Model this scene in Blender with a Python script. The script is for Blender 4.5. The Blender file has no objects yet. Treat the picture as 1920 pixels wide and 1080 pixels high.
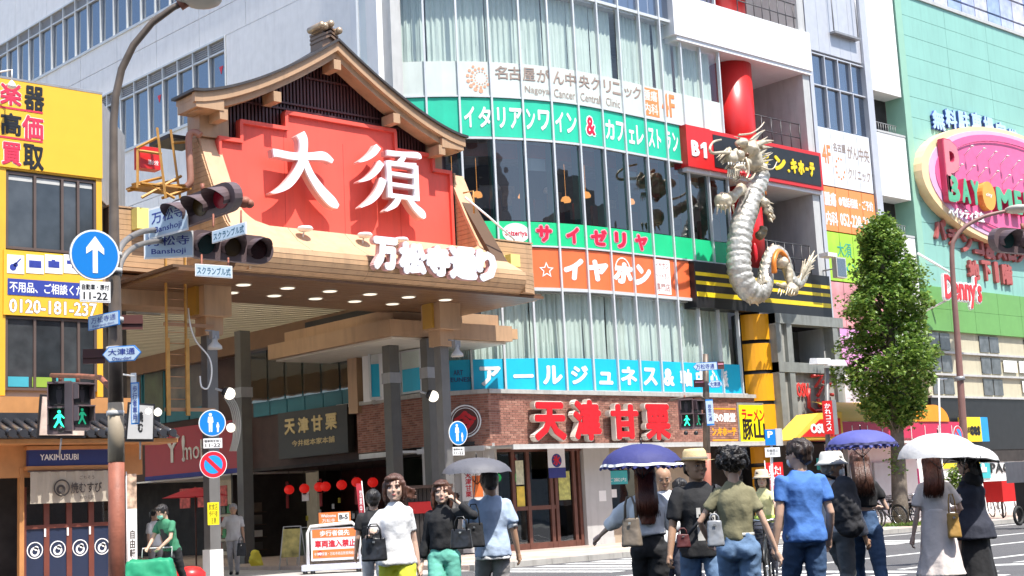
import bpy, bmesh, math, random
from math import sin, cos, tan, pi, radians, sqrt, atan2, hypot
from mathutils import Vector, Matrix, noise
random.seed(7)
SC = bpy.context.scene
COL = SC.collection

# ------------------------------------------------------------------ camera, world, sun, exposure
# world axes: +X runs along the avenue (right and away), +Y runs into the arcade (left and away)
CAM_H = 1.40
PITCH, ROLL, HEAD = radians(8.7), radians(2.9), radians(48)
F_ = Vector((cos(HEAD)*cos(PITCH), sin(HEAD)*cos(PITCH), sin(PITCH)))
_r = Vector((sin(HEAD), -cos(HEAD), 0)); _u = _r.cross(F_)
R_ = _r*cos(ROLL) - _u*sin(ROLL); U_ = _u*cos(ROLL) + _r*sin(ROLL)
cam_d = bpy.data.cameras.new('camera'); cam = bpy.data.objects.new('camera', cam_d); COL.objects.link(cam)
cam_d.lens = 50.0; cam_d.sensor_width = 36.0; cam_d.clip_start = 0.1; cam_d.clip_end = 3000
cam.matrix_world = Matrix(((R_.x, U_.x, -F_.x, 0), (R_.y, U_.y, -F_.y, 0), (R_.z, U_.z, -F_.z, CAM_H), (0, 0, 0, 1)))
SC.camera = cam

SUN_EL, SUN_AZ = radians(63), radians(-92)      # direction towards the sun (azimuth from +X)
world = bpy.data.worlds.new('World'); SC.world = world; world.use_nodes = True
wn = world.node_tree.nodes; wl = world.node_tree.links
sky = wn.new('ShaderNodeTexSky'); sky.sky_type = 'NISHITA'; sky.sun_disc = False
sky.sun_elevation = SUN_EL; sky.sun_rotation = radians(90) - SUN_AZ
sky.air_density = 1.0; sky.dust_density = 1.5; sky.ozone_density = 1.0
wn['Background'].inputs['Strength'].default_value = 0.15
wl.new(sky.outputs[0], wn['Background'].inputs['Color'])
sun_d = bpy.data.lights.new('sun', 'SUN'); sun_d.energy = 4.6; sun_d.angle = radians(0.53); sun_d.color = (1.0, 0.96, 0.89)
sun = bpy.data.objects.new('sun', sun_d); COL.objects.link(sun)
sd = Vector((cos(SUN_EL)*cos(SUN_AZ), cos(SUN_EL)*sin(SUN_AZ), sin(SUN_EL)))
sun.rotation_euler = sd.to_track_quat('Z', 'Y').to_euler(); sun.location = (0, -20, 60)
SC.view_settings.view_transform = 'Standard'; SC.view_settings.look = 'None'
SC.view_settings.gamma = 1; SC.view_settings.exposure = 0.76; SC.view_settings.use_curve_mapping = False
SC.cycles.max_bounces = 6; SC.cycles.diffuse_bounces = 3; SC.cycles.glossy_bounces = 3
SC.cycles.transmission_bounces = 4; SC.cycles.transparent_max_bounces = 10
SC.cycles.sample_clamp_indirect = 6; SC.cycles.use_denoising = True
SC.cycles.caustics_reflective = False; SC.cycles.caustics_refractive = False

# ------------------------------------------------------------------ measuring helpers
def ray(px, py):
    return F_*2666.667 + R_*(px-960) - U_*(py-540)
def G(px, py, z=0.0):
    d = ray(px, py); t = (z-CAM_H)/d.z; return Vector((d.x*t, d.y*t, z))
def P(px, py, D):
    d = ray(px, py); t = D/hypot(F_.x, F_.y)/1.0
    k = (d.x*F_.x + d.y*F_.y)/hypot(F_.x, F_.y); t = D/k
    return Vector((d.x*t, d.y*t, CAM_H + d.z*t))

class Fr:                       # upright plane; s grows to the viewer's right, n looks at the street
    def __init__(s, o, az):
        s.o = Vector((o[0], o[1])); a = radians(az); s.u = Vector((cos(a), sin(a))); s.n = Vector((sin(a), -cos(a))); s.arc = False
    def __call__(s, a, z, d=0.0):
        p = s.o + s.u*a + s.n*d; return Vector((p.x, p.y, z))
    def hit(s, px, py, d=0.0):
        r = ray(px, py); o = s.o + s.n*d
        t = o.dot(s.n)/(r.x*s.n.x + r.y*s.n.y)
        p = Vector((r.x*t, r.y*t)) - o
        return p.dot(s.u), CAM_H + r.z*t
    def S(s, px, py, d=0.0): return s.hit(px, py, d)[0]
    def Z(s, px, py, d=0.0): return s.hit(px, py, d)[1]
class Arc:                      # glass front: straight to the right of s=0, an arc of radius R to its left
    def __init__(s, xC, yG, R): s.x, s.y, s.R = xC, yG, R; s.arc = True
    def __call__(s, a, z, d=0.0):
        if a >= 0: return Vector((s.x+a, s.y-d, z))
        f = -a/s.R; r = s.R+d
        return Vector((s.x - r*sin(f), s.y + s.R - r*cos(f), z))
    def hit(s, px, py, d=0.0):
        q = ray(px, py); t = (s.y-d)/q.y
        if q.x*t >= s.x: return q.x*t - s.x, CAM_H + q.z*t
        cx, cy, R = s.x, s.y+s.R, s.R+d
        A = q.x**2+q.y**2; B = -2*(q.x*cx+q.y*cy); Cc = cx*cx+cy*cy-R*R
        disc = max(0, B*B-4*A*Cc); t = (-B-sqrt(disc))/(2*A)
        return -s.R*atan2(cx-q.x*t, cy-q.y*t), CAM_H + q.z*t
    def S(s, px, py, d=0.0): return s.hit(px, py, d)[0]
    def Z(s, px, py, d=0.0): return s.hit(px, py, d)[1]

# ------------------------------------------------------------------ materials
MATS = {}
def mat(name, col, rough=0.6, metal=0.0, var=0.06, scale=3.0, bump=0.0, bscale=40.0, spec=0.5, emit=None, estr=0.0, dirt=0.0, coat=0.0, transl=0.0):
    if name in MATS: return MATS[name]
    m = bpy.data.materials.new(name); m.use_nodes = True; nt = m.node_tree; n = nt.nodes; l = nt.links
    b = n['Principled BSDF']
    b.inputs['Roughness'].default_value = rough; b.inputs['Metallic'].default_value = metal
    b.inputs['Specular IOR Level'].default_value = spec; b.inputs['Coat Weight'].default_value = coat
    tc = n.new('ShaderNodeTexCoord')
    nz = n.new('ShaderNodeTexNoise'); nz.inputs['Scale'].default_value = scale; nz.inputs['Detail'].default_value = 5
    l.new(tc.outputs['Object'], nz.inputs['Vector'])
    rp = n.new('ShaderNodeValToRGB')
    c = Vector(col[:3])
    lo = c*(1-var); hi = c*(1+var)
    rp.color_ramp.elements[0].position = 0.3; rp.color_ramp.elements[1].position = 0.7
    rp.color_ramp.elements[0].color = (*lo, 1); rp.color_ramp.elements[1].color = (*[min(1, x) for x in hi], 1)
    l.new(nz.outputs['Fac'], rp.inputs['Fac']); out = rp.outputs['Color']
    if dirt > 0:      # streaks and grime
        mp = n.new('ShaderNodeMapping'); mp.inputs['Scale'].default_value = (2.2, 2.2, 0.25); l.new(tc.outputs['Object'], mp.inputs['Vector'])
        n2 = n.new('ShaderNodeTexNoise'); n2.inputs['Scale'].default_value = 2.3; n2.inputs['Detail'].default_value = 8; n2.inputs['Roughness'].default_value = 0.65
        l.new(mp.outputs[0], n2.inputs['Vector'])
        r2 = n.new('ShaderNodeValToRGB'); r2.color_ramp.elements[0].position = 0.48; r2.color_ramp.elements[1].position = 0.78
        r2.color_ramp.elements[0].color = (0, 0, 0, 1); r2.color_ramp.elements[1].color = (dirt, dirt, dirt, 1)
        l.new(n2.outputs['Fac'], r2.inputs['Fac'])
        mx = n.new('ShaderNodeMix'); mx.data_type = 'RGBA'; l.new(r2.outputs['Color'], mx.inputs['Factor'])
        l.new(out, mx.inputs['A']); mx.inputs['B'].default_value = (0.16*c.x+0.05, 0.15*c.y+0.045, 0.13*c.z+0.04, 1); out = mx.outputs['Result']
    l.new(out, b.inputs['Base Color'])
    if bump > 0:
        n3 = n.new('ShaderNodeTexNoise'); n3.inputs['Scale'].default_value = bscale; n3.inputs['Detail'].default_value = 4
        l.new(tc.outputs['Object'], n3.inputs['Vector'])
        bp = n.new('ShaderNodeBump'); bp.inputs['Strength'].default_value = bump; bp.inputs['Distance'].default_value = 0.02
        l.new(n3.outputs['Fac'], bp.inputs['Height']); l.new(bp.outputs[0], b.inputs['Normal'])
    if emit is not None:
        b.inputs['Emission Color'].default_value = (*emit, 1); b.inputs['Emission Strength'].default_value = estr
    if transl > 0:
        tr = n.new('ShaderNodeBsdfTranslucent'); l.new(out, tr.inputs['Color'])
        ms = n.new('ShaderNodeMixShader'); ms.inputs[0].default_value = transl
        l.new(b.outputs[0], ms.inputs[1]); l.new(tr.outputs[0], ms.inputs[2]); l.new(ms.outputs[0], n['Material Output'].inputs['Surface'])
    MATS[name] = m; return m
def glassmat(name, tint=(0.8, 0.9, 0.88), refl=0.12, rough=0.01, wav=0.0):
    if name in MATS: return MATS[name]
    m = bpy.data.materials.new(name); m.use_nodes = True; nt = m.node_tree; n = nt.nodes; l = nt.links
    n.remove(n['Principled BSDF'])
    tr = n.new('ShaderNodeBsdfTransparent'); tr.inputs[0].default_value = (*tint, 1)
    gl = n.new('ShaderNodeBsdfGlossy'); gl.inputs['Roughness'].default_value = rough; gl.inputs['Color'].default_value = (0.95, 0.97, 1, 1)
    fr = n.new('ShaderNodeFresnel'); ge = n.new('ShaderNodeNewGeometry'); io = n.new('ShaderNodeMapRange'); l.new(ge.outputs['Backfacing'], io.inputs['Value']); io.inputs['To Min'].default_value = 1.5; io.inputs['To Max'].default_value = 1/1.5; l.new(io.outputs[0], fr.inputs['IOR'])
    ad = n.new('ShaderNodeMath'); ad.operation = 'ADD'; ad.use_clamp = True; ad.inputs[1].default_value = refl
    l.new(fr.outputs[0], ad.inputs[0])
    ms = n.new('ShaderNodeMixShader'); l.new(ad.outputs[0], ms.inputs[0]); l.new(tr.outputs[0], ms.inputs[1]); l.new(gl.outputs[0], ms.inputs[2])
    if wav > 0:
        tc = n.new('ShaderNodeTexCoord'); nz = n.new('ShaderNodeTexNoise'); nz.inputs['Scale'].default_value = 0.9
        l.new(tc.outputs['Object'], nz.inputs['Vector']); bp = n.new('ShaderNodeBump'); bp.inputs['Strength'].default_value = wav; bp.inputs['Distance'].default_value = 0.05
        l.new(nz.outputs[0], bp.inputs['Height']); l.new(bp.outputs[0], gl.inputs['Normal'])
    l.new(ms.outputs[0], n['Material Output'].inputs['Surface'])
    MATS[name] = m; return m

# ------------------------------------------------------------------ objects
def tag(o, label=None, cat=None, group=None, kind=None):
    if label: o['label'] = label
    if cat: o['category'] = cat
    if group: o['group'] = group
    if kind: o['kind'] = kind
    return o
WL = {}                         # world origin of every built object
def thing(name, label, cat, loc=(0, 0, 0), group=None):
    o = bpy.data.objects.new(name, None); COL.objects.link(o); o.location = loc; o.empty_display_size = 0.3
    WL[o.name] = Vector(loc); return tag(o, label, cat, group)

class MB:
    def __init__(s): s.v = []; s.f = []; s.sm = []
    def face(s, pts, smooth=False):
        i = len(s.v); s.v += [Vector(p) for p in pts]; s.f.append(tuple(range(i, i+len(pts)))); s.sm.append(smooth); return s
    def hexa(s, p):             # 8 points: bottom ring 0-3, top ring 4-7
        i = len(s.v); s.v += [Vector(q) for q in p]
        for f in ((3, 2, 1, 0), (4, 5, 6, 7), (0, 1, 5, 4), (1, 2, 6, 5), (2, 3, 7, 6), (3, 0, 4, 7)):
            s.f.append(tuple(i+k for k in f)); s.sm.append(False)
        return s
    def box(s, x0, x1, y0, y1, z0, z1):
        return s.hexa([(x0, y0, z0), (x1, y0, z0), (x1, y1, z0), (x0, y1, z0), (x0, y0, z1), (x1, y0, z1), (x1, y1, z1), (x0, y1, z1)])
    def fb(s, fr, s0, s1, z0, z1, d0, d1, n=1):   # box in a frame; d0 back, d1 front
        if fr.arc: n = max(n, int(abs(s1-s0)/0.6)+1)
        for k in range(n):
            a = s0+(s1-s0)*k/n; b = s0+(s1-s0)*(k+1)/n
            s.hexa([fr(a, z0, d1), fr(b, z0, d1), fr(b, z0, d0), fr(a, z0, d0), fr(a, z1, d1), fr(b, z1, d1), fr(b, z1, d0), fr(a, z1, d0)])
        return s
    def poly(s, fr, pts, d0, d1):                 # prism of a polygon given as (s,z), wound anticlockwise
        n = len(pts)
        s.face([fr(a, z, d1) for a, z in pts]); s.face([fr(a, z, d0) for a, z in reversed(pts)])
        for k in range(n):
            (a, z), (b, y) = pts[k], pts[(k+1) % n]
            s.face([fr(b, y, d1), fr(a, z, d1), fr(a, z, d0), fr(b, y, d0)])
        return s
    def rings(s, rs, cap=True, smooth=True, closed=False):
        i0 = len(s.v); n = len(rs[0])
        for r in rs: s.v += [Vector(p) for p in r]
        m = len(rs)
        for a in range(m if closed else m-1):
            A = i0+a*n; B = i0+((a+1) % m)*n
            for k in range(n):
                s.f.append((A+k, A+(k+1) % n, B+(k+1) % n, B+k)); s.sm.append(smooth)
        if cap and not closed:
            s.f.append(tuple(i0+k for k in reversed(range(n)))); s.sm.append(False)
            s.f.append(tuple(i0+(m-1)*n+k for k in range(n))); s.sm.append(False)
        return s
    def tube(s, pts, r, n=8, cap=True, smooth=True, closed=False):
        pts = [Vector(p) for p in pts]; m = len(pts); rs = []
        rad = r if isinstance(r, (list, tuple)) else [r]*m
        prev = None
        for i, p in enumerate(pts):
            if closed: t = pts[(i+1) % m]-pts[i-1]
            else: t = pts[min(i+1, m-1)]-pts[max(i-1, 0)]
            if t.length < 1e-9: t = Vector((0, 0, 1))
            t.normalize()
            if prev is None:
                a = Vector((0, 0, 1)) if abs(t.z) < 0.9 else Vector((1, 0, 0)); x = t.cross(a).normalized()
            else:
                x = (prev - t*prev.dot(t)); x = x.normalized() if x.length > 1e-6 else t.orthogonal().normalized()
            prev = x; y = t.cross(x)
            rs.append([p + x*rad[i]*cos(2*pi*k/n) + y*rad[i]*sin(2*pi*k/n) for k in range(n)])
        return s.rings(rs, cap, smooth, closed)
    def cyl(s, a, b, r, n=16, r2=None): return s.tube([a, b], [r, r if r2 is None else r2], n)
    def ball(s, c, r, n=12, m=8, sc=(1, 1, 1), rot=None):
        c = Vector(c); rs = []
        for j in range(m+1):
            a = -pi/2 + pi*j/m; q = max(cos(a), 0.02)
            ring = []
            for k in range(n):
                v = Vector((r*q*cos(2*pi*k/n)*sc[0], r*q*sin(2*pi*k/n)*sc[1], r*sin(a)*sc[2]))
                if rot: v = rot @ v
                ring.append(c+v)
            rs.append(ring)
        return s.rings(rs)
    def lathe(s, c, prof, n=24, axis=None):       # prof = (r,z)
        c = Vector(c); rs = [[c+Vector((r*cos(2*pi*k/n), r*sin(2*pi*k/n), z)) for k in range(n)] for r, z in prof]
        return s.rings(rs)
    def disc(s, fr, a, z, r, d0, d1, n=28, rz=None):
        return s.poly(fr, [(a+r*cos(2*pi*k/n), z+(rz or r)*sin(2*pi*k/n)) for k in range(n)], d0, d1)
    def ring2(s, fr, a, z, r0, r1, d0, d1, n=32, rz=1.0):
        for k in range(n):
            t0, t1 = 2*pi*k/n, 2*pi*(k+1)/n
            q = [(a+r0*cos(t0), z+rz*r0*sin(t0)), (a+r1*cos(t0), z+rz*r1*sin(t0)), (a+r1*cos(t1), z+rz*r1*sin(t1)), (a+r0*cos(t1), z+rz*r0*sin(t1))]
            s.poly(fr, q, d0, d1)
        return s
    def build(s, name, m, parent=None, label=None, cat=None, kind=None, group=None):
        me = bpy.data.meshes.new(name)
        off = WL[parent.name] if parent is not None else Vector((0, 0, 0))
        me.from_pydata([tuple(p-off) for p in s.v], [], s.f)
        me.polygons.foreach_set('use_smooth', s.sm)
        me.materials.append(m)
        o = bpy.data.objects.new(name, me); COL.objects.link(o)
        if parent is not None: o.parent = parent
        WL[o.name] = Vector(off)
        return tag(o, label, cat, group, kind)
def fbox(name, m, parent, fr, s0, s1, z0, z1, d0, d1, **k): return MB().fb(fr, s0, s1, z0, z1, d0, d1).build(name, m, parent, **k)
def mesh_obj(name, me, parent=None, **k):
    o = bpy.data.objects.new(name, me); COL.objects.link(o)
    if parent is not None: o.parent = parent; WL[o.name] = WL[parent.name]
    else: WL[o.name] = Vector((0, 0, 0))
    return tag(o, k.get('label'), k.get('cat'), k.get('group'), k.get('kind'))
def children(o): return [c for c in ALLCH.get(o.name, [])]
ALLCH = {}
def copy_tree(o, loc=None, rz=None, label=None, scale=None):
    idx = {}
    for x in COL.objects:
        if x.parent: idx.setdefault(x.parent.name, []).append(x)
    def rec(a, par):
        c = a.copy(); COL.objects.link(c); WL[c.name] = WL.get(a.name, Vector())
        if par is not None: c.parent = par
        for ch in idx.get(a.name, []): rec(ch, c)
        return c
    r = rec(o, None)
    if loc is not None: r.location = loc
    if rz is not None: r.rotation_euler.z = rz
    if scale is not None: r.scale = (scale,)*3
    if label: r['label'] = label
    return r

# ------------------------------------------------------------------ lettering
TCACHE = {}
def text_mesh(s, bold=0.0, res=2, space=1.0, line=1.0, shear=0.0):
    key = (s, bold, res, space, line, shear)
    if key in TCACHE: return TCACHE[key]
    c = bpy.data.curves.new('t', 'FONT'); c.body = s; c.size = 1; c.offset = bold; c.resolution_u = res
    c.space_character = space; c.space_line = line; c.align_x = 'CENTER'; c.shear = shear
    c.fill_mode = 'FRONT'
    o = bpy.data.objects.new('t', c); COL.objects.link(o)
    dg = bpy.context.evaluated_depsgraph_get(); me = bpy.data.meshes.new_from_object(o.evaluated_get(dg))
    bm = bmesh.new(); bm.from_mesh(me); bmesh.ops.remove_doubles(bm, verts=bm.verts, dist=1e-5)
    vs = [(v.co.x, v.co.y) for v in bm.verts]; fs = [tuple(v.index for v in f.verts) for f in bm.faces]
    es = [tuple(v.index for v in (l.vert, l.link_loop_next.vert)) for e in bm.edges if len(e.link_faces) == 1 for l in e.link_loops]
    flip = sum(1 if f.normal.z > 0 else -1 for f in bm.faces) < 0
    bm.free(); bpy.data.meshes.remove(me); bpy.data.objects.remove(o); bpy.data.curves.remove(c)
    TCACHE[key] = (vs, fs, es, flip); return TCACHE[key]
def text(fr, s, s0, s1, z0, z1, d, m, parent, name='lettering', bold=0.02, thick=0.02, res=2, keep=False, space=1.0, line=1.0, shear=0.0, slope=0.0, mb=None):
    """flat or raised writing fitted into the rectangle s0..s1, z0..z1 of a frame; bold strokes come from overlapping shifted layers"""
    vs, fs, es, flip = text_mesh(s, 0.0, res, space, line, shear)
    if not vs: return None
    nl = len(s.split('\n'))
    offs = [(0, 0)]
    if bold > 0.012: offs += [(bold*cos(k*pi/4), bold*sin(k*pi/4)) for k in range(8)]
    if bold > 0.06: offs += [(0.55*bold*cos(k*pi/2+.4), 0.55*bold*sin(k*pi/2+.4)) for k in range(4)]
    e = bold if len(offs) > 1 else 0
    x0 = min(v[0] for v in vs)-e; x1 = max(v[0] for v in vs)+e; y0 = min(v[1] for v in vs)-e; y1 = max(v[1] for v in vs)+e
    kx = (s1-s0)/max(x1-x0, 1e-6); ky = (z1-z0)/max(y1-y0, 1e-6)
    cx = (s0+s1)/2; cz = (z0+z1)/2
    if keep: kx = ky = min(kx, ky)
    own = mb is None
    if own: mb = MB()
    for q, (ox, oy) in enumerate(offs):
        dq = -q*0.0006
        def mp(v, dd):
            a = cx+(v[0]+ox-(x0+x1)/2)*kx; return fr(a, cz+(v[1]+oy-(y0+y1)/2)*ky+slope*(a-cx), dd)
        i = len(mb.v)
        mb.v += [mp(v, d+thick+dq) for v in vs]
        for f in fs:
            mb.f.append(tuple(i+k for k in (reversed(f) if flip else f))); mb.sm.append(False)
        if thick > 0.012:
            j = len(mb.v); mb.v += [mp(v, d) for v in vs]
            for a, b in es:
                mb.f.append((i+b, i+a, j+a, j+b) if not flip else (i+a, i+b, j+b, j+a)); mb.sm.append(False)
    if own:
        o = mb.build(name, m, parent); o['kind'] = 'stuff' if False else 'print' 
        del o['kind']; return o
    return mb
def strokes_poly(pts):   # a brush stroke: list of (x, y, halfwidth) -> closed outline
    L, Rr = [], []
    n = len(pts)
    for i, (x, y, w) in enumerate(pts):
        a = pts[max(i-1, 0)]; b = pts[min(i+1, n-1)]
        dx, dy = b[0]-a[0], b[1]-a[1]; q = hypot(dx, dy) or 1
        nx, ny = -dy/q, dx/q
        L.append((x+nx*w, y+ny*w)); Rr.append((x-nx*w, y-ny*w))
    return Rr+L[::-1]
# ------------------------------------------------------------------ common materials
WHITE = mat('white_panel', (0.78, 0.78, 0.80), 0.5, var=0.02, dirt=0.10)
LAV = mat('tower_panel', (0.82, 0.81, 0.81), 0.5, var=0.04, dirt=0.14)
WPAINT = mat('white_paint', (0.82, 0.82, 0.80), 0.5, var=0.03)
MULL = mat('mullion_paint', (0.62, 0.64, 0.65), 0.4, metal=0.2, var=0.04)
GREY = mat('grey_metal', (0.30, 0.30, 0.31), 0.45, metal=0.3, var=0.1, dirt=0.3)
LGREY = mat('light_grey_panel', (0.50, 0.50, 0.49), 0.5, var=0.05, dirt=0.3)
DKGREY = mat('dark_metal', (0.06, 0.06, 0.065), 0.45, var=0.1)
BLACK = mat('black_paint', (0.015, 0.015, 0.017), 0.4, var=0.2)
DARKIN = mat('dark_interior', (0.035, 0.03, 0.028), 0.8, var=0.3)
RED = mat('red_paint', (0.62, 0.02, 0.02), 0.35, var=0.05, dirt=0.15)
REDL = mat('red_letter', (0.60, 0.012, 0.02), 0.4, var=0.05)
CONC = mat('concrete', (0.42, 0.41, 0.39), 0.85, var=0.12, bump=0.2, dirt=0.5)
GL_CLEAR = glassmat('window_glass', (0.95, 0.985, 0.97), 0.03, wav=0.12)
GL_DARK = glassmat('dark_window_glass', (0.42, 0.45, 0.46), 0.08, wav=0.1)
GL_BLUE = glassmat('blue_window_glass', (0.45, 0.52, 0.62), 0.20, wav=0.1)

# ------------------------------------------------------------------ the ground
def asphalt():
    m = mat('asphalt', (0.085, 0.085, 0.09), 0.85, var=0.12, scale=0.6, bump=0.5, bscale=60)
    nt = m.node_tree; n = nt.nodes; l = nt.links; b = n['Principled BSDF']
    tc = n['Texture Coordinate']; nz = n.new('ShaderNodeTexNoise'); nz.inputs['Scale'].default_value = 160; l.new(tc.outputs['Object'], nz.inputs['Vector'])
    rp = n.new('ShaderNodeValToRGB'); rp.color_ramp.elements[0].position = 0.35; rp.color_ramp.elements[1].position = 0.68
    rp.color_ramp.elements[0].color = (0.55, 0.55, 0.55, 1); rp.color_ramp.elements[1].color = (1.9, 1.85, 1.8, 1); l.new(nz.outputs[0], rp.inputs[0])
    mx = n.new('ShaderNodeMix'); mx.data_type = 'RGBA'; mx.blend_type = 'MULTIPLY'; mx.inputs['Factor'].default_value = 1
    src = b.inputs['Base Color'].links[0].from_socket; l.new(src, mx.inputs['A']); l.new(rp.outputs[0], mx.inputs['B']); l.new(mx.outputs['Result'], b.inputs['Base Color'])
    return m
ASPH = asphalt()
MB().face([(-900, -900, 0), (1200, -900, 0), (1200, 1200, 0), (-900, 1200, 0)]).build('ground', mat('far_ground', (0.2, 0.2, 0.19), 0.9, var=0.1, scale=0.05), kind='structure')
MB().face([(-120, -2, 0.004), (260, -2, 0.004), (260, 24.9, 0.004), (-120, 24.9, 0.004)]).build('avenue', ASPH, kind='structure')
MB().face([(16.2, 24.9, 0.004), (16.2, -60, 0.004), (4, -60, 0.004), (4, 24.9, 0.004)][::-1]).build('side_road', ASPH, kind='structure')
PAVE = mat('paving', (0.46, 0.36, 0.31), 0.8, var=0.12, scale=1.2, bump=0.15, dirt=0.25)
PAVE2 = mat('arcade_paving', (0.44, 0.42, 0.40), 0.7, var=0.08, scale=0.8, dirt=0.3)
KERB = mat('kerb_concrete', (0.40, 0.38, 0.35), 0.85, var=0.1, bump=0.2, dirt=0.4)
side = MB().box(20.9, 90, 25.15, 60, 0.0, 0.12).build('pavement', PAVE, kind='structure')
MB().box(-20, 15.9, 25.15, 60, 0.0, 0.12).build('pavement', PAVE, kind='structure')
arc_fl = MB().box(15.9, 20.9, 25.15, 80, 0.0, 0.02).build('arcade_floor', PAVE2, kind='structure')
# kerb stones and paving slabs that can be told apart
ks = None
for i in range(58):
    x = 20.92+i*1.2
    o = MB().box(x, x+1.188, 24.97, 25.148, 0.0, 0.13).build('kerb_stone', KERB, side)
TILE = [mat('paving_tile_%s' % n_, c_, 0.8, var=0.1, bump=0.1, dirt=0.2) for n_, c_ in (('pink', (0.50, 0.37, 0.31)), ('buff', (0.54, 0.46, 0.39)), ('grey', (0.44, 0.42, 0.40)))]
me_t = []
for t_ in TILE:
    m_ = MB(); m_.box(0, 0.594, 0, 0.594, 0.12, 0.127); me_t.append(m_)
for i in range(42):
    for j in range(7):
        x = 21.0+i*0.6; y = 25.2+j*0.6
        o = None
        k = 2 if j in (2, 3) and False else random.choice((0, 0, 1, 2) if j != 3 else (1, 1))
        if not hasattr(TILE[k], '_x'):
            pass
        key = 'tm%d' % k
        if key not in MATS:
            ob = me_t[k].build('paving_tile', TILE[k], side); MATS[key] = ob.data
            ob.location = (x, y, 0)
        else:
            ob = mesh_obj('paving_tile', MATS[key], side); ob.location = (x, y, 0)
# crosswalk paint
PAINT = mat('road_paint', (0.74, 0.74, 0.71), 0.7, var=0.06, scale=6, bump=0.1, dirt=0.55)
def stripes(x0, x1, y0, y1, n, along):
    for i in range(n):
        if along == 'x': a = x0+(x1-x0)*i/n; MB().box(a, a+0.45, y0, y1, 0.004, 0.009).build('road_marking', PAINT, kind='structure')
        else: a = y0+(y1-y0)*i/n; MB().box(x0, x1, a, a+0.45, 0.004, 0.009).build('road_marking', PAINT, kind='structure')
stripes(20.4, 33.0, 20.2, 24.4, 14, 'x')
stripes(6.0, 15.0, 16.0, 24.4, 10, 'x')
stripes(16.6, 20.0, 6.0, 19.4, 15, 'y')
for i, (x0, x1, y0, y1) in enumerate(((33.4, 90, 23.9, 24.05), (33.4, 90, 19.6, 19.75), (20.4, 20.8, 12, 19.6), (34, 60, 16.2, 16.35), (21.2, 33, 16.9, 17.05), (21.2, 33, 14.0, 14.15))):
    MB().box(x0, x1, y0, y1, 0.004, 0.009).build('road_marking', PAINT, kind='structure')
for a0, a1 in ((22, 26), (28, 32)):      # diagonal scramble stripes
    for k in range(4):
        q = a0+k*1.0
        MB().hexa([(q, 13, .004), (q+.45, 13, .004), (q+3.5, 8, .004), (q+3.05, 8, .004), (q, 13, .009), (q+.45, 13, .009), (q+3.5, 8, .009), (q+3.05, 8, .009)]).build('road_marking', PAINT, kind='structure')

# ------------------------------------------------------------------ the white corner building
A = Arc(32.25, 31.0, 9.5)
W = Fr((25.4, 32.3), 272.2)
K = Fr((0, 31.0), 0)
CH = Fr((25.4, 32.3), math.degrees(atan2(30.8-32.3, 26.6-25.4)))     # chamfered brick corner
CHL = hypot(1.2, 1.5)
FB = Fr((26.6, 30.8), 0)
bld = thing('corner_building', 'tall white corner building with a curved glass front, red columns and brick ground floor', 'building', (25.4, 31, 0))
# tower side wall along the arcade: panels in rows, two window strips
rows = [(7.9, 11.3), (11.3, 13.4), (13.4, 15.62), (18.25, 19.35), (19.35, 20.42), (22.95, 25.0), (25.0, 27.2)]
fbox('wall_core', DARKIN, bld, W, -62, -2.2, 7.6, 27.2, -1.4, -0.9)
for z0, z1 in rows:
    for k in range(20):
        s1 = -2.6-k*3.0; s0 = s1-3.0
        fbox('wall_panel', LAV, bld, W, s0+0.012, s1-0.012, z0+0.012, z1-0.012, -0.2, 0.0)
fbox('wall_panel', LAV, bld, W, -9.86, -2.6, 15.62, 18.25, -0.2, -0.002)
fbox('wall_panel', LAV, bld, W, -5.0, -2.6, 20.42, 22.95, -0.2, -0.002)
BLIND = mat('blue_grey_blind', (0.30, 0.34, 0.42), 0.7, var=0.08, scale=0.6)
VENT = mat('vent_grille', (0.42, 0.42, 0.44), 0.5, metal=0.3)
REDTRI = mat('red_marker', (0.75, 0.03, 0.06), 0.5)
for (z0, z1, sR, tri) in ((15.66, 18.22, -9.9, (0, 4)), (20.45, 22.9, -5.1, (9,))):
    n = 34; w = 1.06
    fbox('sill', MULL, bld, W, sR-n*w, sR, z0-0.10, z0, -0.25, 0.06)
    fbox('window_head', MULL, bld, W, sR-n*w, sR, z1-0.02, z1+0.05, -0.25, 0.04)
    for k in range(n):
        b_ = sR-k*w; a_ = b_-w
        f = MB(); f.fb(W, b_-0.05, b_, z0, z1-.02, -0.22, 0.03); f.fb(W, a_, b_-0.05, z1-0.50, z1-0.43, -0.2, 0.0)
        fo = f.build('window', MULL, bld)
        fbox('pane', GL_BLUE, fo, W, a_, b_-0.05, z0, z1-0.5, -0.10, -0.09)
        fbox('blind', BLIND, fo, W, a_, b_-0.05, z0, z1-0.5, -0.30, -0.26)
        v = MB()
        for q in range(5): v.fb(W, a_, b_-0.05, z1-0.42+q*0.08, z1-0.38+q*0.08, -0.15, -0.07)
        v.build('vent', VENT, fo)
        if k in tri:
            c = (a_+b_)/2+0.1; zc = (z0+z1)/2+0.2
            MB().poly(W, [(c, zc-0.17), (c+0.13, zc+0.12), (c-0.13, zc+0.12)], -0.085, -0.08).build('red_triangle_marker', REDTRI, fo)
fbox('building_core', DARKIN, bld, W, -62, -7, 3.06, 7.6, -9, -1.45)
fbox('building_core', DARKIN, bld, W, -62, -7, 7.6, 27, -9, -1.45)
fbox('building_core', DARKIN, bld, W, -62, -14.6, 0.02, 3.06, -9, -3.2)
fbox('building_roof', CONC, bld, W, -62, -2.0, 27.2, 27.5, -20, 0.0)
# column between the side wall and the glass
fbox('corner_pier', WHITE, bld, W, -2.6, -1.3, 4.7, 27.0, -0.5, 0.12)
fbox('corner_pier', LGREY, bld, W, -1.3, -0.9, 4.7, 27.0, -0.5, -0.1)

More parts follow.
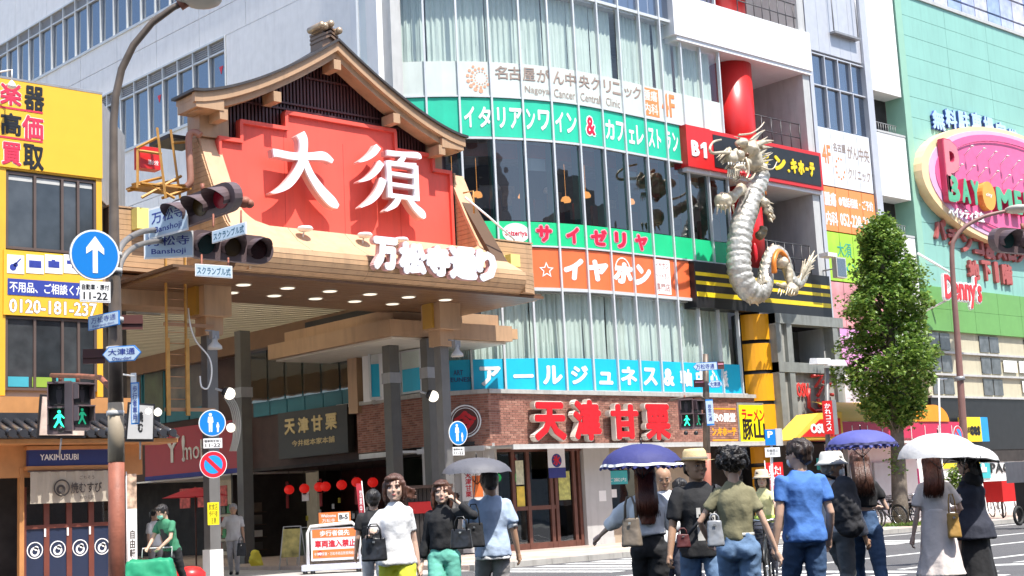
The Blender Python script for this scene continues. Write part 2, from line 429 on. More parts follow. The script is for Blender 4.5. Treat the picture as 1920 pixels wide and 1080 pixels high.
# curved glass front
SL = -8.2; SRg = 6.2; NP = 14; PW = 1.0
svals = [SL+0.02+k*1.01 for k in range(15)]
ZB = dict(blbot=4.76, bltop=5.80, orbot=7.90, g2bot=9.24, dkbot=10.02, grbot=12.60, clinbot=13.92, clintop=15.06, trans=17.55, top=22.0)
CURT = None
def curtain_mat():
    m = mat('pale_curtain', (0.66, 0.74, 0.69), 0.9, var=0.07, scale=1.5, transl=0.15); return m
CURT = curtain_mat()
CURT2 = mat('office_blind_pale', (.80, .86, .84), .9, var=.04)
def curtain(s0, s1, z0, z1, d, parent, amp=0.035, m=None, gap=0.0, ph=0.0):
    """hanging cloth with vertical folds"""
    n = 30; v = MB(); rs = []; f1 = random.uniform(3.2, 5.6); f2 = random.uniform(7.5, 11.5); amp *= random.uniform(.8, 1.7)
    for j in range(5):
        z = z1-(z1-z0)*j/4; row = []
        for k in range(n+1):
            t = k/n; a = s0+gap+(s1-s0-gap)*t
            dd = d+amp*(sin(t*2*pi*f1+ph+.5*sin(j*.8+ph))+0.5*sin(t*2*pi*f2+ph*2+j*0.35))
            row.append(A(a, z, dd))
        rs.append(row)
    for j in range(4):
        for k in range(n):
            v.face([rs[j+1][k], rs[j+1][k+1], rs[j][k+1], rs[j][k]], True)
    me = v.build('curtain', m or CURT, parent); return me
# floor slabs and back walls inside
INW = mat('office_interior', (0.45, 0.44, 0.42), 0.9, var=0.1)
RESTW = mat('restaurant_interior', (0.12, 0.10, 0.09), 0.9, var=0.25, scale=2)
for z in (4.70, 7.86, 9.20, 12.64, 15.0, 17.5, 21.9):
    v = MB(); v.fb(A, SL, SRg, z-0.04 if z > 5 else 4.6, z+0.02, -3.5, -0.12); v.build('floor_slab', CONC, bld)
v = MB(); v.fb(A, SL, SRg, 4.7, 21.9, -3.7, -3.5); v.build('back_wall', INW, bld)
v = MB(); v.fb(A, SL, SRg, 10.0, 12.55, -3.3, -3.2); v.build('restaurant_back_wall', RESTW, bld)
MULLG = mat('mullion_green', (0.03, 0.16, 0.12), 0.4, var=0.1)
for k, s in enumerate(svals):
    m_ = MB(); m_.fb(A, s-0.03, s+0.03, 4.78, 21.9, -0.02, 0.10, 1); m_.build('mullion', MULL, bld)
    m_ = MB(); m_.fb(A, s-0.10, s+0.02, 10.04, 12.58, -0.32, -0.02, 1); m_.build('mullion_fin', MULLG, bld)
for z, h in ((ZB['blbot'], .06), (ZB['orbot'], .10), (ZB['g2bot'], .05), (ZB['grbot'], .07), (ZB['clinbot'], .05), (ZB['trans'], .10), (21.9, .1), (19.6, .05)):
    m_ = MB(); m_.fb(A, SL, SRg, z-h/2, z+h/2, -0.06, 0.07); m_.build('transom', MULL, bld)
SBLIND = mat('pale_blind', (0.55, 0.60, 0.62), 0.8, var=0.08)
orange_film = mat('orange_blind', (0.55, 0.13, 0.04), 0.7, var=0.1)
for k in range(len(svals)-1):
    a, b = svals[k]+0.03, svals[k+1]-0.03
    for (z0, z1, gm) in ((5.80, 7.85, GL_CLEAR), (10.03, 12.56, GL_DARK), (15.06, 17.5, GL_CLEAR), (17.6, 19.57, GL_BLUE), (19.62, 21.85, GL_BLUE)):
        v = MB(); mid = (a+b)/2; v.face([A(a, z0), A(mid, z0), A(mid, z1), A(a, z1)]); v.face([A(mid, z0), A(b, z0), A(b, z1), A(mid, z1)]); po = v.build('pane', gm, bld)
        if gm is GL_CLEAR:
            g = random.choice((0, 0.04, 0.10, 0.28, 0)) if z0 > 10 else random.choice((0, 0.02))
            curtain(a-0.03, b+0.03, z0-(0 if z0 < 10 else 0.0), z1, -0.36, po, 0.03 if z0 < 10 else 0.02, gap=g, ph=random.random()*6)
        if gm is GL_BLUE:
            fbox('blind', BLIND, po, A, a, b, z0, z1, -0.4, -0.38)
        if gm is GL_DARK:
            fbox('orange_roller_blind', orange_film, po, A, a, b, z1-0.42-0.06*(k % 3 == 1), z1, -0.42, -0.40)
for k in range(16):
    a = -7.6+k*.88; z = 10.05
    fbox('table', RESTW, bld, A, a, a+.55, z+.68, z+.74, -1.9, -1.3); fbox('seat_back', mat('booth_seat', (.22, .05, .03), .6), bld, A, a+.1, a+.5, z+.02, z+.95, -1.25, -1.15)
    if k % 3 == 0: fbox('wall_picture', mat('wall_picture', (.45, .32, .2), .6, var=.6, scale=4), bld, A, a, a+.7, 11.2, 11.9, -3.2, -3.15)
    if k % 4 == 1: fbox('roller_blind_half', CURT2, bld, A, svals[min(12, k)]+.05, svals[min(12, k)]+.95, 11.75, 12.15, -.45, -.43)
LAMPY = mat('pendant_lamp_orange', (0.9, 0.45, 0.15), 0.5, emit=(1, 0.4, 0.1), estr=1.5)
LAMPW = mat('pendant_lamp_white', (0.85, 0.85, 0.82), 0.4)
for k, s in enumerate((-6.6, -5.3, -4.4, -3.7, -2.6, -1.5, -0.7, 0.3, 1.1, 2.4)):
    c = A(s, 11.35 if k % 2 else 11.1, -1.3)
    m_ = LAMPW if k in (3, 5, 8) else LAMPY
    v = MB(); v.lathe(c, [(0.02, 0.14), (0.12, 0.1), (0.17, 0.0), (0.16, -0.06), (0.02, -0.07)], 14); v.tube([c+Vector((0, 0, .14)), c+Vector((0, 0, 1.2))], 0.008, 4); v.build('pendant_lamp', m_, bld)

# ---- printed bands on the glass (signs)
def band(name, label, z0, z1, col, k0, k1, d=0.022, rough=0.45):
    t = thing(name, label, 'sign', tuple(A(-2, z0, 0)))
    m = mat(name+'_film', col, rough, var=0.07, scale=1.3, dirt=0.10)
    for k in range(k0, k1):
        v = MB(); v.fb(A, svals[k]+0.03, svals[k+1]-0.03, z0, z1, 0.0, d); v.build('film_panel', m, t)
    return t
E_ = lambda px, py: A.S(px, py)
LM_TAUPE = mat('taupe_letter', (0.34, 0.26, 0.22), 0.6)
LM_OR = mat('orange_letter', (0.85, 0.25, 0.08), 0.5)
LM_W = mat('white_letter', (0.86, 0.86, 0.86), 0.5, var=0.01)
LM_R = mat('crimson_letter', (0.62, 0.01, 0.05), 0.5)
LM_PK = mat('pink_letter', (0.75, 0.30, 0.40), 0.5)
clin = band('clinic_window_sign', 'pale clinic sign film with brown lettering above the green band on the curved glass front', 13.96, 15.04, (0.60, 0.66, 0.62), 0, 14)
def arc_text(parent, chars, m, bold=0.03, thick=0.006, d=0.03, name='lettering'):
    for ch, px0, py0, px1, py1 in chars:
        s0 = A.S(px0, (py0+py1)/2); s1 = A.S(px1, (py0+py1)/2); xm = (px0+px1)/2
        z1 = A.Z(xm, py0); z0 = A.Z(xm, py1)
        text(A, ch, s0, s1, z0, z1, d, m, parent, name, bold, thick)
cl = '名古屋がん中央クリニック'
xs = [(928, 952), (953, 977), (980, 1003), (1006, 1030), (1036, 1057), (1059, 1078), (1084, 1104), (1107, 1122), (1130, 1144), (1146, 1161), (1168, 1182), (1184, 1199)]
for ch, (a, b) in zip(cl, xs):
    s0, s1 = E_(a, 150), E_(b, 150); small = ch in 'ッ'
    text(A, ch, s0, s1, 14.50, 14.80 if small else 14.93, 0.03, LM_TAUPE, clin, bold=0.02, thick=0.005)
for w, a, b in (('Nagoya', 984, 1029), ('Cancer', 1038, 1077), ('Central', 1087, 1123), ('Clinic', 1134, 1160)):
    text(A, w, E_(a, 178), E_(b, 178), 14.06, 14.34, 0.03, LM_TAUPE, clin, bold=0.0, thick=0.005)
s0, s1 = E_(1204, 193), E_(1234, 193)
fbox('orange_square', LM_OR, clin, A, s0, s1, 14.02, 14.98, 0.022, 0.03)
text(A, '腫瘍', s0+.06, s1-.06, 14.54, 14.92, 0.031, mat('pale_letter', (0.8, 0.75, 0.68), 0.5), clin, bold=0.02, thick=0.004)
text(A, '内科', s0+.06, s1-.06, 14.08, 14.46, 0.031, MATS['pale_letter'], clin, bold=0.02, thick=0.004)
text(A, '4F', E_(1240, 200), E_(1264, 200), 14.12, 14.94, 0.03, LM_OR, clin, bold=0.02, thick=0.005)
v = MB(); cs, cz = E_(901, 138), 14.52
for ring, (rr, n0, n1, sz) in enumerate(((0.42, 2, 9, 0.075), (0.30, 0, 11, 0.045), (0.20, 0, 14, 0.022))):
    for k in range(n0, n1):
        a = pi*0.42+k*2*pi/(15 if ring < 2 else 14); v.disc(A, cs+rr*cos(a), cz+rr*sin(a), sz*(0.5+0.5*k/n1) if ring == 0 else sz, 0.022, 0.03, 10)
v.build('dotted_spiral_logo', mat('salmon_letter', (0.75, 0.35, 0.22), 0.5), clin)
grn = band('italian_restaurant_sign', 'wide green window band with white lettering and a red ampersand', 12.66, 13.88, (0.02, 0.52, 0.33), 0, 14)
xs = [('イ', 870, 890), ('タ', 897, 921), ('リ', 932, 948), ('ア', 955, 979), ('ン', 986, 1003), ('ワ', 1008, 1030), ('イ', 1040, 1056), ('ン', 1061, 1080), ('カ', 1133, 1150), ('フ', 1153, 1167), ('ェ', 1176, 1187), ('レ', 1190, 1204), ('ス', 1212, 1224), ('ト', 1228, 1236), ('ラ', 1244, 1254), ('ン', 1257, 1268)]
for ch, a, b in xs: text(A, ch, E_(a, 225), E_(b, 235), 12.93, 13.40 if ch in 'ェ' else 13.60, 0.03, LM_W, grn, bold=0.035, thick=0.006)
text(A, '&', E_(1096, 235), E_(1116, 237), 12.92, 13.62, 0.03, LM_W, grn, 'ampersand_outline', bold=0.09, thick=0.006)
text(A, '&', E_(1098, 235), E_(1114, 237), 12.97, 13.57, 0.038, LM_R, grn, 'ampersand', bold=0.03, thick=0.006)
gr2 = band('family_restaurant_sign', 'bright green window band with crimson katakana and an oval logo', 9.28, 10.0, (0.01, 0.55, 0.22), 0, 14)
for ch, a, b in (('サ', 1005, 1034), ('イ', 1061, 1085), ('ゼ', 1107, 1137), ('リ', 1152, 1173), ('ヤ', 1190, 1213)):
    q = 440+(a-1005)*0.12
    text(A, ch, E_(a-2, q), E_(b+2, q), 9.34, 9.94, 0.03, LM_PK, gr2, 'letter_outline', bold=0.10, thick=0.005)
    text(A, ch, E_(a, q), E_(b, q), 9.38, 9.90, 0.037, LM_R, gr2, bold=0.06, thick=0.005)
cs = E_(967, 433); MB().disc(A, cs, 9.64, 0.44, 0.022, 0.03, 28, 0.31).build('oval_logo', mat('pale_oval', (0.75, 0.85, 0.8), 0.5), gr2)
text(A, 'Saizeriya', cs-0.36, cs+0.36, 9.50, 9.72, 0.031, LM_R, gr2, bold=0.03, thick=0.004)
oran = band('earphone_shop_sign', 'orange window band with slanted white katakana, a star and a small white panel', 7.95, 9.19, (0.82, 0.16, 0.05), 5, 14)
sst, zst = E_(1024, 504), 8.5
v = MB(); pts = [(sst+(0.26 if i % 2 == 0 else 0.12)*cos(pi/2+i*pi/5), zst+(0.26 if i % 2 == 0 else 0.12)*sin(pi/2+i*pi/5)) for i in range(10)]
for i in range(10):
    (x0, y0), (x1, y1) = pts[i], pts[(i+1) % 10]; k_ = 0.72
    v.poly(A, [(x0, y0), (x1, y1), (sst+(x1-sst)*k_, zst+(y1-zst)*k_), (sst+(x0-sst)*k_, zst+(y0-zst)*k_)], 0.024, 0.03)
v.build('star_outline', LM_W, oran)
for ch, a, b in (('イ', 1056, 1094), ('ヤ', 1102, 1140), ('ホ', 1149, 1186), ('ン', 1189, 1220)):
    q = 510+(a-1056)*0.1
    text(A, ch, E_(a, q), E_(b, q), 8.22, 8.92, 0.03, LM_W, oran, bold=0.07, thick=0.006, shear=0.15)
s0 = E_(1167, 508); v = MB()
for k in range(14):
    t0, t1 = pi*k/14, pi*(k+1)/14
    v.poly(A, [(s0+.33*cos(t0), 8.62+.42*sin(t0)), (s0+.37*cos(t0), 8.62+.46*sin(t0)), (s0+.37*cos(t1), 8.62+.46*sin(t1)), (s0+.33*cos(t1), 8.62+.42*sin(t1))], 0.024, 0.03)
v.build('headphone_arc', LM_W, oran)
s0, s1 = E_(1226, 520), E_(1256, 524)
fbox('white_panel', WPAINT, oran, A, s0, s1, 8.0, 9.15, 0.022, 0.034)
for t_, a, b in (('イヤホン', 8.85, 9.05), ('ヘッドホン', 8.5, 8.7), ('専門店', 8.1, 8.36)): text(A, t_, s0+.06, s1-.06, a, b, 0.035, mat('brownred_letter', (0.4, 0.08, 0.06), .5), oran, bold=0.01, thick=0.004)
blu = band('cyan_window_sign', 'long cyan window band with bold white katakana above the brick wall', 4.80, 5.78, (0.01, 0.47, 0.72), 0, 14)
for ch, a, b in (('ア', 899, 939), ('ー', 962, 1000), ('ル', 1017, 1054), ('ジ', 1070, 1102), ('ュ', 1122, 1148), ('ネ', 1163, 1193), ('ス', 1205, 1231), ('&', 1243, 1263), ('軸', 1274, 1296), ('中', 1304, 1322), ('心', 1330, 1345), ('派', 1351, 1364)):
    z0, z1 = (4.98, 5.56)
    if ch == 'ー': z0, z1 = 5.19, 5.30
    if ch == 'ュ': z1 = 5.38
    q = 705+(a-900)*0.018
    text(A, ch, E_(a, q), E_(b, q), z0, z1, 0.03, LM_W, blu, bold=0.045, thick=0.006)
text(A, 'ART', E_(850, 700), E_(868, 700), 5.32, 5.48, 0.03, mat('navy_letter', (0.05, 0.12, 0.3), .5), blu, bold=0.02, thick=0.005)
text(A, 'JEUNESS', E_(840, 712), E_(886, 712), 5.08, 5.26, 0.03, MATS['navy_letter'], blu, bold=0.02, thick=0.005)

# ---- brick storey
BRICKS = [mat('brick_%d' % i, c, 0.85, var=0.18, scale=8, bump=0.25, dirt=0.25) for i, c in enumerate(((0.33, 0.15, 0.11), (0.38, 0.19, 0.14), (0.25, 0.11, 0.08)))]
MORT = mat('mortar', (0.36, 0.30, 0.27), 0.9, var=0.1)
def bricks(fr, s0, s1, z0, z1, near=False):
    fbox('brick_backing', MORT, bld, fr, s0, s1, z0, z1, -0.3, -0.012)
    bh = 0.068; bl = 0.225; z = z0; r = 0; pool = [MB(), MB(), MB()]; cnt = 0
    while z+bh <= z1+0.01:
        a = s0-(bl/2 if r % 2 else 0)
        while a < s1:
            b = min(a+bl-0.012, s1); aa = max(a, s0)
            if b-aa > 0.03:
                pool[random.choice((0, 0, 1, 2))].fb(fr, aa, b, z+0.006, z+bh-0.006, -0.012, random.uniform(0.0, 0.006))
            a += bl
        z += bh; r += 1
    for i, p in enumerate(pool): p.build('brickwork', BRICKS[i], bld, kind='stuff')
bricks(FB, 0, 12.0, 3.12, 4.62)
bricks(CH, 0, CHL, 3.12, 4.62)
bricks(W, -3.1, 0, 3.2, 4.62)
for fr, a, b in ((FB, -0.02, 12.0), (CH, 0, CHL), (W, -4.0, 0.02)):
    fbox('concrete_ledge', CONC, bld, fr, a, b, 4.62, 4.74, -0.8, 0.10)
AWN = mat('awning_metal', (0.52, 0.52, 0.50), 0.45, metal=0.2, dirt=0.35)
v = MB()
for fr, a, b in ((FB, 0.0, 12.6), (CH, 0, CHL), (W, -1.8, 0)):
    v = MB(); v.fb(fr, a, b, 3.03, 3.10, -0.2, .98); v.build('awning', AWN, bld)
    v = MB(); v.fb(fr, a, b, 2.96, 3.03, .9, .98); v.build('awning_trim', LGREY, bld)
# the other side of the avenue, seen only as reflections in the glass
for i_, (x0, x1, hh_, c_) in enumerate(((-40, -8, 22, (.42, .40, .36)), (-6, 22, 30, (.5, .5, .52)), (24, 48, 18, (.33, .22, .17)), (50, 90, 26, (.45, .43, .4)))):
    ob = thing('opposite_building', ('cream', 'tall grey', 'low brown', 'far beige')[i_]+' office block across the avenue behind the viewer, seen only in reflections', 'building', (x0, -30, 0))
    MB().box(x0, x1, -50, -24, 0, hh_).build('wall', mat('opposite_wall_%d' % i_, c_, .7, var=.1, dirt=.3), ob)
    z = 4.0
    while z < hh_-2:
        MB().box(x0+1, x1-1, -24.0, -23.9, z, z+1.7).build('window_strip', mat('opposite_glass', (.03, .04, .05), .1, spec=.8), ob); z += 3.4
# big red neon-box letters 天津甘栗
nb = thing('chestnut_shop_lettering', 'four big red box characters with white sides mounted on the brick wall', 'sign', (29, 30.5, 3.4))
SIDE = mat('letter_side_cream', (0.72, 0.66, 0.58), 0.5)
for ch, a, b, t0, t1 in (('天', 999, 1061, 752, 828), ('津', 1073, 1127, 748, 828), ('甘', 1143, 1197, 756, 826), ('栗', 1208, 1256, 756, 827)):
    s0, s1 = FB.S(a, 790, .3), FB.S(b, 790, .3); z0, z1 = FB.Z((a+b)/2, t1, .3), FB.Z((a+b)/2, t0, .3)
    text(FB, ch, s0, s1, z0, z1, 0.12, SIDE, nb, 'letter_body', bold=0.055, thick=0.20)
    text(FB, ch, s0+.03, s1-.03, z0+.03, z1-.03, 0.32, REDL, nb, 'letter_face', bold=0.045, thick=0.03)
    MB().tube([FB((s0+s1)/2-.3, z1-.1, 0), FB((s0+s1)/2-.3, z1-.1, .12)], 0.02, 6).build('bracket', LGREY, nb)
# emblem on the chamfer
em = thing('round_emblem_sign', 'round sign with a red character under a double white ring on the brick corner', 'sign', tuple(CH(CHL/2, 3.5)))
sc_ = CH.S(873, 790); zc = CH.Z(873, 790)
MB().disc(CH, sc_, zc, 0.47, 0.01, 0.05).build('emblem_plate', mat('brown_plate', (0.10, 0.03, 0.025), 0.5), em)
MB().ring2(CH, sc_, zc, 0.43, 0.47, 0.05, 0.07).build('outer_ring', LM_W, em)
MB().ring2(CH, sc_, zc, 0.37, 0.39, 0.05, 0.07).build('inner_ring', LM_W, em)
text(CH, '今', sc_-.33, sc_+.33, zc-.28, zc+.30, 0.05, REDL, em, bold=0.05, thick=0.03)

# ---- ground floor under the awning
GF = thing('chestnut_shop', 'ground floor shop front with brown wood doors between grey pillars under the awning', 'shop', (28, 31, 0))
GG = Fr((26.6, 31.1), 0)
gz = lambda px, py: GG.Z(px, py)
def gs(px, py=930): return GG.S(px, py)
WOODB = mat('brown_door_wood', (0.13, 0.05, 0.035), 0.45, var=0.2, scale=6)
PILL = mat('grey_pillar_panel', (0.46, 0.46, 0.45), 0.5, var=0.04, dirt=0.25)
BEIGE = mat('beige_wall', (0.42, 0.34, 0.25), 0.7, var=0.06, dirt=0.2)
fbox('shop_back_wall', DARKIN, GF, GG, -1.0, 12.0, 0.12, 3.3, -3.1, -3.0)
fbox('shop_ceiling', DARKIN, GF, GG, -1.0, 12.0, 3.17, 3.27, -3.0, -0.05)
fbox('grey_pillar', PILL, GF, GG, gs(1093), gs(1142), 0.30, 3.18, -0.5, 0.12)
fbox('pillar_base', LGREY, GF, GG, gs(1093)-.01, gs(1142)+.01, 0.12, 0.30, -0.5, 0.14)
fbox('grey_pillar', PILL, GF, GG, gs(905), gs(926), 0.12, 3.18, -0.5, 0.10)
fbox('grey_pillar', PILL, GF, GG, gs(1316), gs(1330), 0.12, 3.18, -0.5, 0.10)
# timber doors
fx0, fx1 = gs(927), gs(1092)
fr_ = MB()
for a in (927, 962, 990, 1033, 1042, 1076, 1086): fr_.fb(GG, gs(a), gs(a)+0.12, 0.12, 3.1, -0.12, 0.0)
fr_.fb(GG, fx0, fx1+.1, 2.95, 3.17, -0.1, 0.02); fr_.fb(GG, fx0, fx1, 0.12, 0.30, -0.10, -0.01); fr_.fb(GG, fx0, gs(1042), 1.25, 1.37, -0.1, -0.01)
fr_.build('door_frame', WOODB, GF)
for a, b in ((927, 962), (962, 990), (990, 1033), (1042, 1076)):
    fbox('door_glass', GL_DARK, GF, GG, gs(a)+.12, gs(b), 0.30, 2.95, -0.07, -0.06)
GRN = mat('green_lit_sign', (0.05, 0.5, 0.1), 0.5, emit=(0.05, 0.9, 0.15), estr=1.2)
for a, q in ((972, 893), (1003, 893)):
    s = gs(a); MB().ball(GG(s, GG.Z(a, q), -0.9), 0.13, 10, 6).build('green_lamp', GRN, GF)
POST = mat('yellow_poster', (0.75, 0.55, 0.08), 0.6, var=0.2, scale=5)
fbox('poster', POST, GF, GG, gs(965)+.13, gs(986), 1.3, 1.95, -0.05, -0.045)
fbox('poster', mat('pale_menu', (0.6, 0.62, 0.45), .6, var=.2, scale=9), GF, GG, gs(965)+.13, gs(986), 2.0, 2.7, -0.05, -0.045)
fbox('poster', mat('yellow_green_poster', (0.5, 0.5, 0.15), 0.6, var=0.4, scale=7), GF, GG, gs(1046)+.1, gs(1072), 1.5, 2.35, -0.05, -0.045)
# counter window to the right of the pillar
fbox('beige_wall', BEIGE, GF, GG, gs(1142), gs(1316), 0.12, 1.15, -0.25, -0.05)
fbox('beige_wall', BEIGE, GF, GG, gs(1142), gs(1316), 2.35, 3.17, -0.25, -0.05)
fbox('beige_wall', BEIGE, GF, GG, gs(1230), gs(1316), 1.15, 2.35, -0.25, -0.05)
fbox('counter_window', GL_DARK, GF, GG, gs(1142), gs(1230), 1.15, 2.35, -0.15, -0.14)
tq = mat('turquoise_notice', (0.05, 0.42, 0.45), 0.6)
fbox('notice_board', tq, GF, GG, gs(1142)+.02, gs(1183), 1.9, 2.32, -0.12, -0.1)
text(GG, 'ご案内', gs(1146), gs(1180), 1.98, 2.1, -0.099, LM_W, GF, bold=0.01, thick=0.003)
fbox('notice', WPAINT, GF, GG, gs(1118), gs(1131), GG.Z(1125, 940, .12), GG.Z(1125, 920, .12), 0.12, 0.13)
fbox('notice', WPAINT, GF, GG, gs(1150), gs(1162), 1.5, 1.75, -0.13, -0.12)
fl = thing('shaved_ice_banner', 'small white and navy cloth banner with a red 氷 character hanging over the brown doors', 'banner', tuple(GG(gs(1043), 3.1, 0.3)))
fbl = mat('banner_cloth', (0.75, 0.75, 0.78), 0.8); nav = mat('navy_cloth', (0.03, 0.04, 0.2), 0.8)
a, b = GG.S(1028, 880, .3), GG.S(1060, 880, .3)
fbox('cloth_top', fbl, fl, GG, a, b, 2.2, 3.1, 0.3, 0.31); fbox('cloth_bottom', nav, fl, GG, a, b, 2.15, 2.45, 0.30, 0.316)
MB().disc(GG, (a+b)/2, 2.66, 0.20, 0.31, 0.317).build('ice_roundel', nav, fl)
text(GG, '氷', (a+b)/2-.15, (a+b)/2+.15, 2.52, 2.82, 0.317, REDL, fl, bold=0.04, thick=0.006)

# ---- the discount store part: white balconies, red columns, signs
def kx(px, py, d=0): return K.S(px, py, d)
fbox('balcony_fascia', WHITE, bld, K, 35.75, 43.5, 17.05, 18.55, -0.4, 0.25)
fbox('balcony_fascia', WHITE, bld, K, 38.0, 43.5, 23.0, 24.6, -0.4, 0.25)
fbox('balcony_slab', WHITE, bld, K, 35.9, 43.5, 16.9, 17.05, -4.2, 0.2)
fbox('balcony_slab', WHITE, bld, K, 35.95, 43.5, 12.28, 12.42, -4.2, 0.2)
fbox('balcony_back_wall', WHITE, bld, K, 37.5, 43.45, 7.7, 17.0, -4.2, -4.0)
fbox('balcony_back_wall', WHITE, bld, K, 37.5, 43.45, 18.5, 24, -4.2, -4.0)
fbox('balcony_side_wall', LGREY, bld, K, 43.05, 43.45, 12.42, 16.97, -4.0, 0.1)
fbox('balcony_side_wall', LGREY, bld, K, 43.05, 43.45, 9.2, 12.27, -4.0, 0.1)
fbox('balcony_side_wall', LGREY, bld, K, 43.05, 43.45, 18.5, 23, -4.0, 0.1)
# door and small fittings on the back wall
dz = MB(); dz.fb(K, 41.0, 42.3, 12.45, 14.6, -4.0, -3.97); dz.build('service_door', LGREY, bld)
MB().tube([K(42.6, 12.4, -3.8), K(42.6, 16.9, -3.8)], 0.06, 8).build('drain_pipe', WHITE, bld)
MB().tube([K(42.6, 9.2, -3.8), K(42.6, 11.6, -3.8), K(42.3, 12.0, -3.8), K(41.7, 12.1, -3.8)], 0.07, 8).build('drain_pipe', LGREY, bld)
for z in (16.95, 12.25):
    MB().ball(K(41.0, z, -1.6), 0.16, 12, 6).build('ceiling_speaker', mat('dark_red_dome', (0.15, 0.03, 0.03), 0.4), bld)
for (z0, z1) in ((12.42, 16.98), (9.2, 12.27), (18.5, 23.0)):
    c = K(39.95, 0, -0.85); v = MB(); v.cyl(Vector((c.x, c.y, z0)), Vector((c.x, c.y, z1)), 0.78, 32); v.build('red_column', RED, bld)
def railing(s0, s1, z0, d, n):
    v = MB()
    for z in (z0+1.15, z0+0.62, z0+0.1): v.tube([K(s0, z, d), K(s1, z, d)], 0.022, 6)
    v.build('railing_rail', DKGREY, bld)
    for k in range(n+1):
        s = s0+(s1-s0)*k/n; MB().tube([K(s, z0, d), K(s, z0+1.17, d)], 0.02, 6).build('railing_post', DKGREY, bld)
railing(39.6, 43.0, 13.85, -0.2, 6); railing(39.6, 43.4, 18.5, 0.0, 8); railing(36.4, 37.9, 18.5, 0.0, 4); railing(40.0, 43.0, 9.2, -0.2, 6)
# sign fascia B1 / black sign
bs = thing('black_store_sign', 'black fascia sign with red border and yellow katakana, red B1 panel at its left end', 'sign', (38, 31, 12.4))
zt = 13.85
fbox('red_panel', RED, bs, K, 35.9, 37.15, 12.42, zt+.02, -0.3, 0.32)
text(K, 'B', 36.1, 36.5, 12.8, 13.35, 0.32, LM_W, bs, bold=0.05, thick=0.03)
MB().poly(K, [(36.72, 12.8), (36.88, 12.8), (36.88, 13.35), (36.76, 13.35), (36.58, 13.22), (36.58, 13.10), (36.72, 13.17)], 0.32, 0.35).build('lettering', LM_W, bs)
fbox('red_border', RED, bs, K, 37.16, 43.5, 12.42, zt, -0.3, 0.30)
fbox('black_board', BLACK, bs, K, 37.3, 43.36, 12.56, zt-.14, 0.2, 0.32)
YEL = mat('yellow_letter', (0.85, 0.62, 0.02), 0.45)
for ch, a, b in (('ド', 1385, 1405), ('ン', 1452, 1473), ('.', 1476, 1480), ('キ', 1482, 1494), ('ホ', 1496, 1507), ('ー', 1509, 1515), ('テ', 1517, 1526)):
    if ch == 'ド': s0, s1 = 39.6, 40.3
    else: s0, s1 = K.S(a, 325, .3), K.S(b, 325, .3)
    z0, z1 = 12.85, 13.4
    if ch == 'ー': z0, z1 = 13.05, 13.17
    if ch == '.': z1 = 12.97
    text(K, ch, s0, s1, z0, z1, 0.32, YEL, bs, bold=0.07, thick=0.03)
# striped fascia
st = thing('striped_fascia_sign', 'black fascia with four yellow stripes behind the dragon tail', 'sign', (38, 31, 7.7))
fbox('black_board', BLACK, st, K, 35.9, 43.45, 7.62, 9.18, -0.3, 0.25)
for i, z in enumerate((8.82, 8.52, 8.15)):
    fbox('yellow_stripe', YEL, st, K, 35.95, 43.40, z-0.16 if i == 2 else z-.12, z+0.0, 0.25, 0.262)
fbox('store_back_wall', LGREY, bld, K, 37.5, 43.4, 0.12, 7.6, -3.6, -3.4)
# orange pillar of lit panels
op = thing('orange_banded_pillar', 'tall rounded orange pillar divided by black bands, left of the grey shop frame', 'pillar', (39.2, 30.4, 0))
ORP = mat('orange_panel', (0.80, 0.36, 0.01), 0.4, var=0.03)
c = K(39.5, 0, -0.35)
MB().cyl(Vector((c.x, c.y, 0.12)), Vector((c.x, c.y, 7.6)), 0.72, 28).build('black_core', BLACK, op)
z = 0.3
while z < 7.5:
    z1 = min(z+0.93, 7.55); v = MB(); rs = []
    for zz in (z, z1):
        rs.append([Vector((c.x+0.77*cos(t), c.y+0.77*sin(t), zz)) for t in [radians(188)+k*radians(130)/12 for k in range(13)]])
    for k in range(12): v.face([rs[0][k], rs[0][k+1], rs[1][k+1], rs[1][k]], True)
    v.build('orange_panel', ORP, op); z += 1.06
fbox('orange_wall_panels', BLACK, op, K, 40.2, 42.9, 0.12, 3.3, -0.9, -0.8)
for i in range(3):
    for j in range(3): fbox('orange_panel', ORP, op, K, 40.25+i*0.9, 41.07+i*0.9, 0.3+j*1.02, 1.24+j*1.02, -0.8, -0.78)
# board signs at the right end of the awning
dn = thing('dark_lit_sign_board', 'dark brown sign board with white and orange lettering beside the yellow noodle sign', 'sign', (37.2, 30.6, 3.3))
D1 = Fr((0, 30.9), 0)
a, b = D1.S(1322, 795), D1.S(1378, 795); z0, z1 = D1.Z(1350, 834), D1.Z(1350, 756)
fbox('board', mat('dark_brown_board', (0.07, 0.045, 0.04), .5), dn, D1, a, b, z0, z1, -0.3, 0.1)
text(D1, '安の殿堂', a+.25, b-.08, (z0+z1)/2+.05, (z0+z1)/2+.36, 0.1, LM_W, dn, bold=0.05, thick=0.01)
ORL = mat('orange_neon_letter', (0.9, 0.35, 0.02), 0.5)
text(D1, 'ン.キホーテ', a+.2, b-.08, z0+.28, z0+.58, 0.1, ORL, dn, bold=0.07, thick=0.01)
for z in (z0+.12, z1-.22): fbox('orange_line', ORL, dn, D1, a+.2, b-.05, z, z+.05, 0.1, 0.11)
yn = thing('yellow_noodle_sign', 'square yellow sign with red and black lettering in a dark frame above the awning end', 'sign', (38.9, 30.6, 3.3))
a, b = D1.S(1379, 795), D1.S(1436, 795)
fbox('frame', GREY, yn, D1, a, b, z0-.08, z1+.02, -0.3, 0.12)
fbox('yellow_face', mat('bright_yellow', (0.86, 0.72, 0.01), 0.45, var=.02), yn, D1, a+.07, b-.1, z0, z1-.06, 0.12, 0.14)
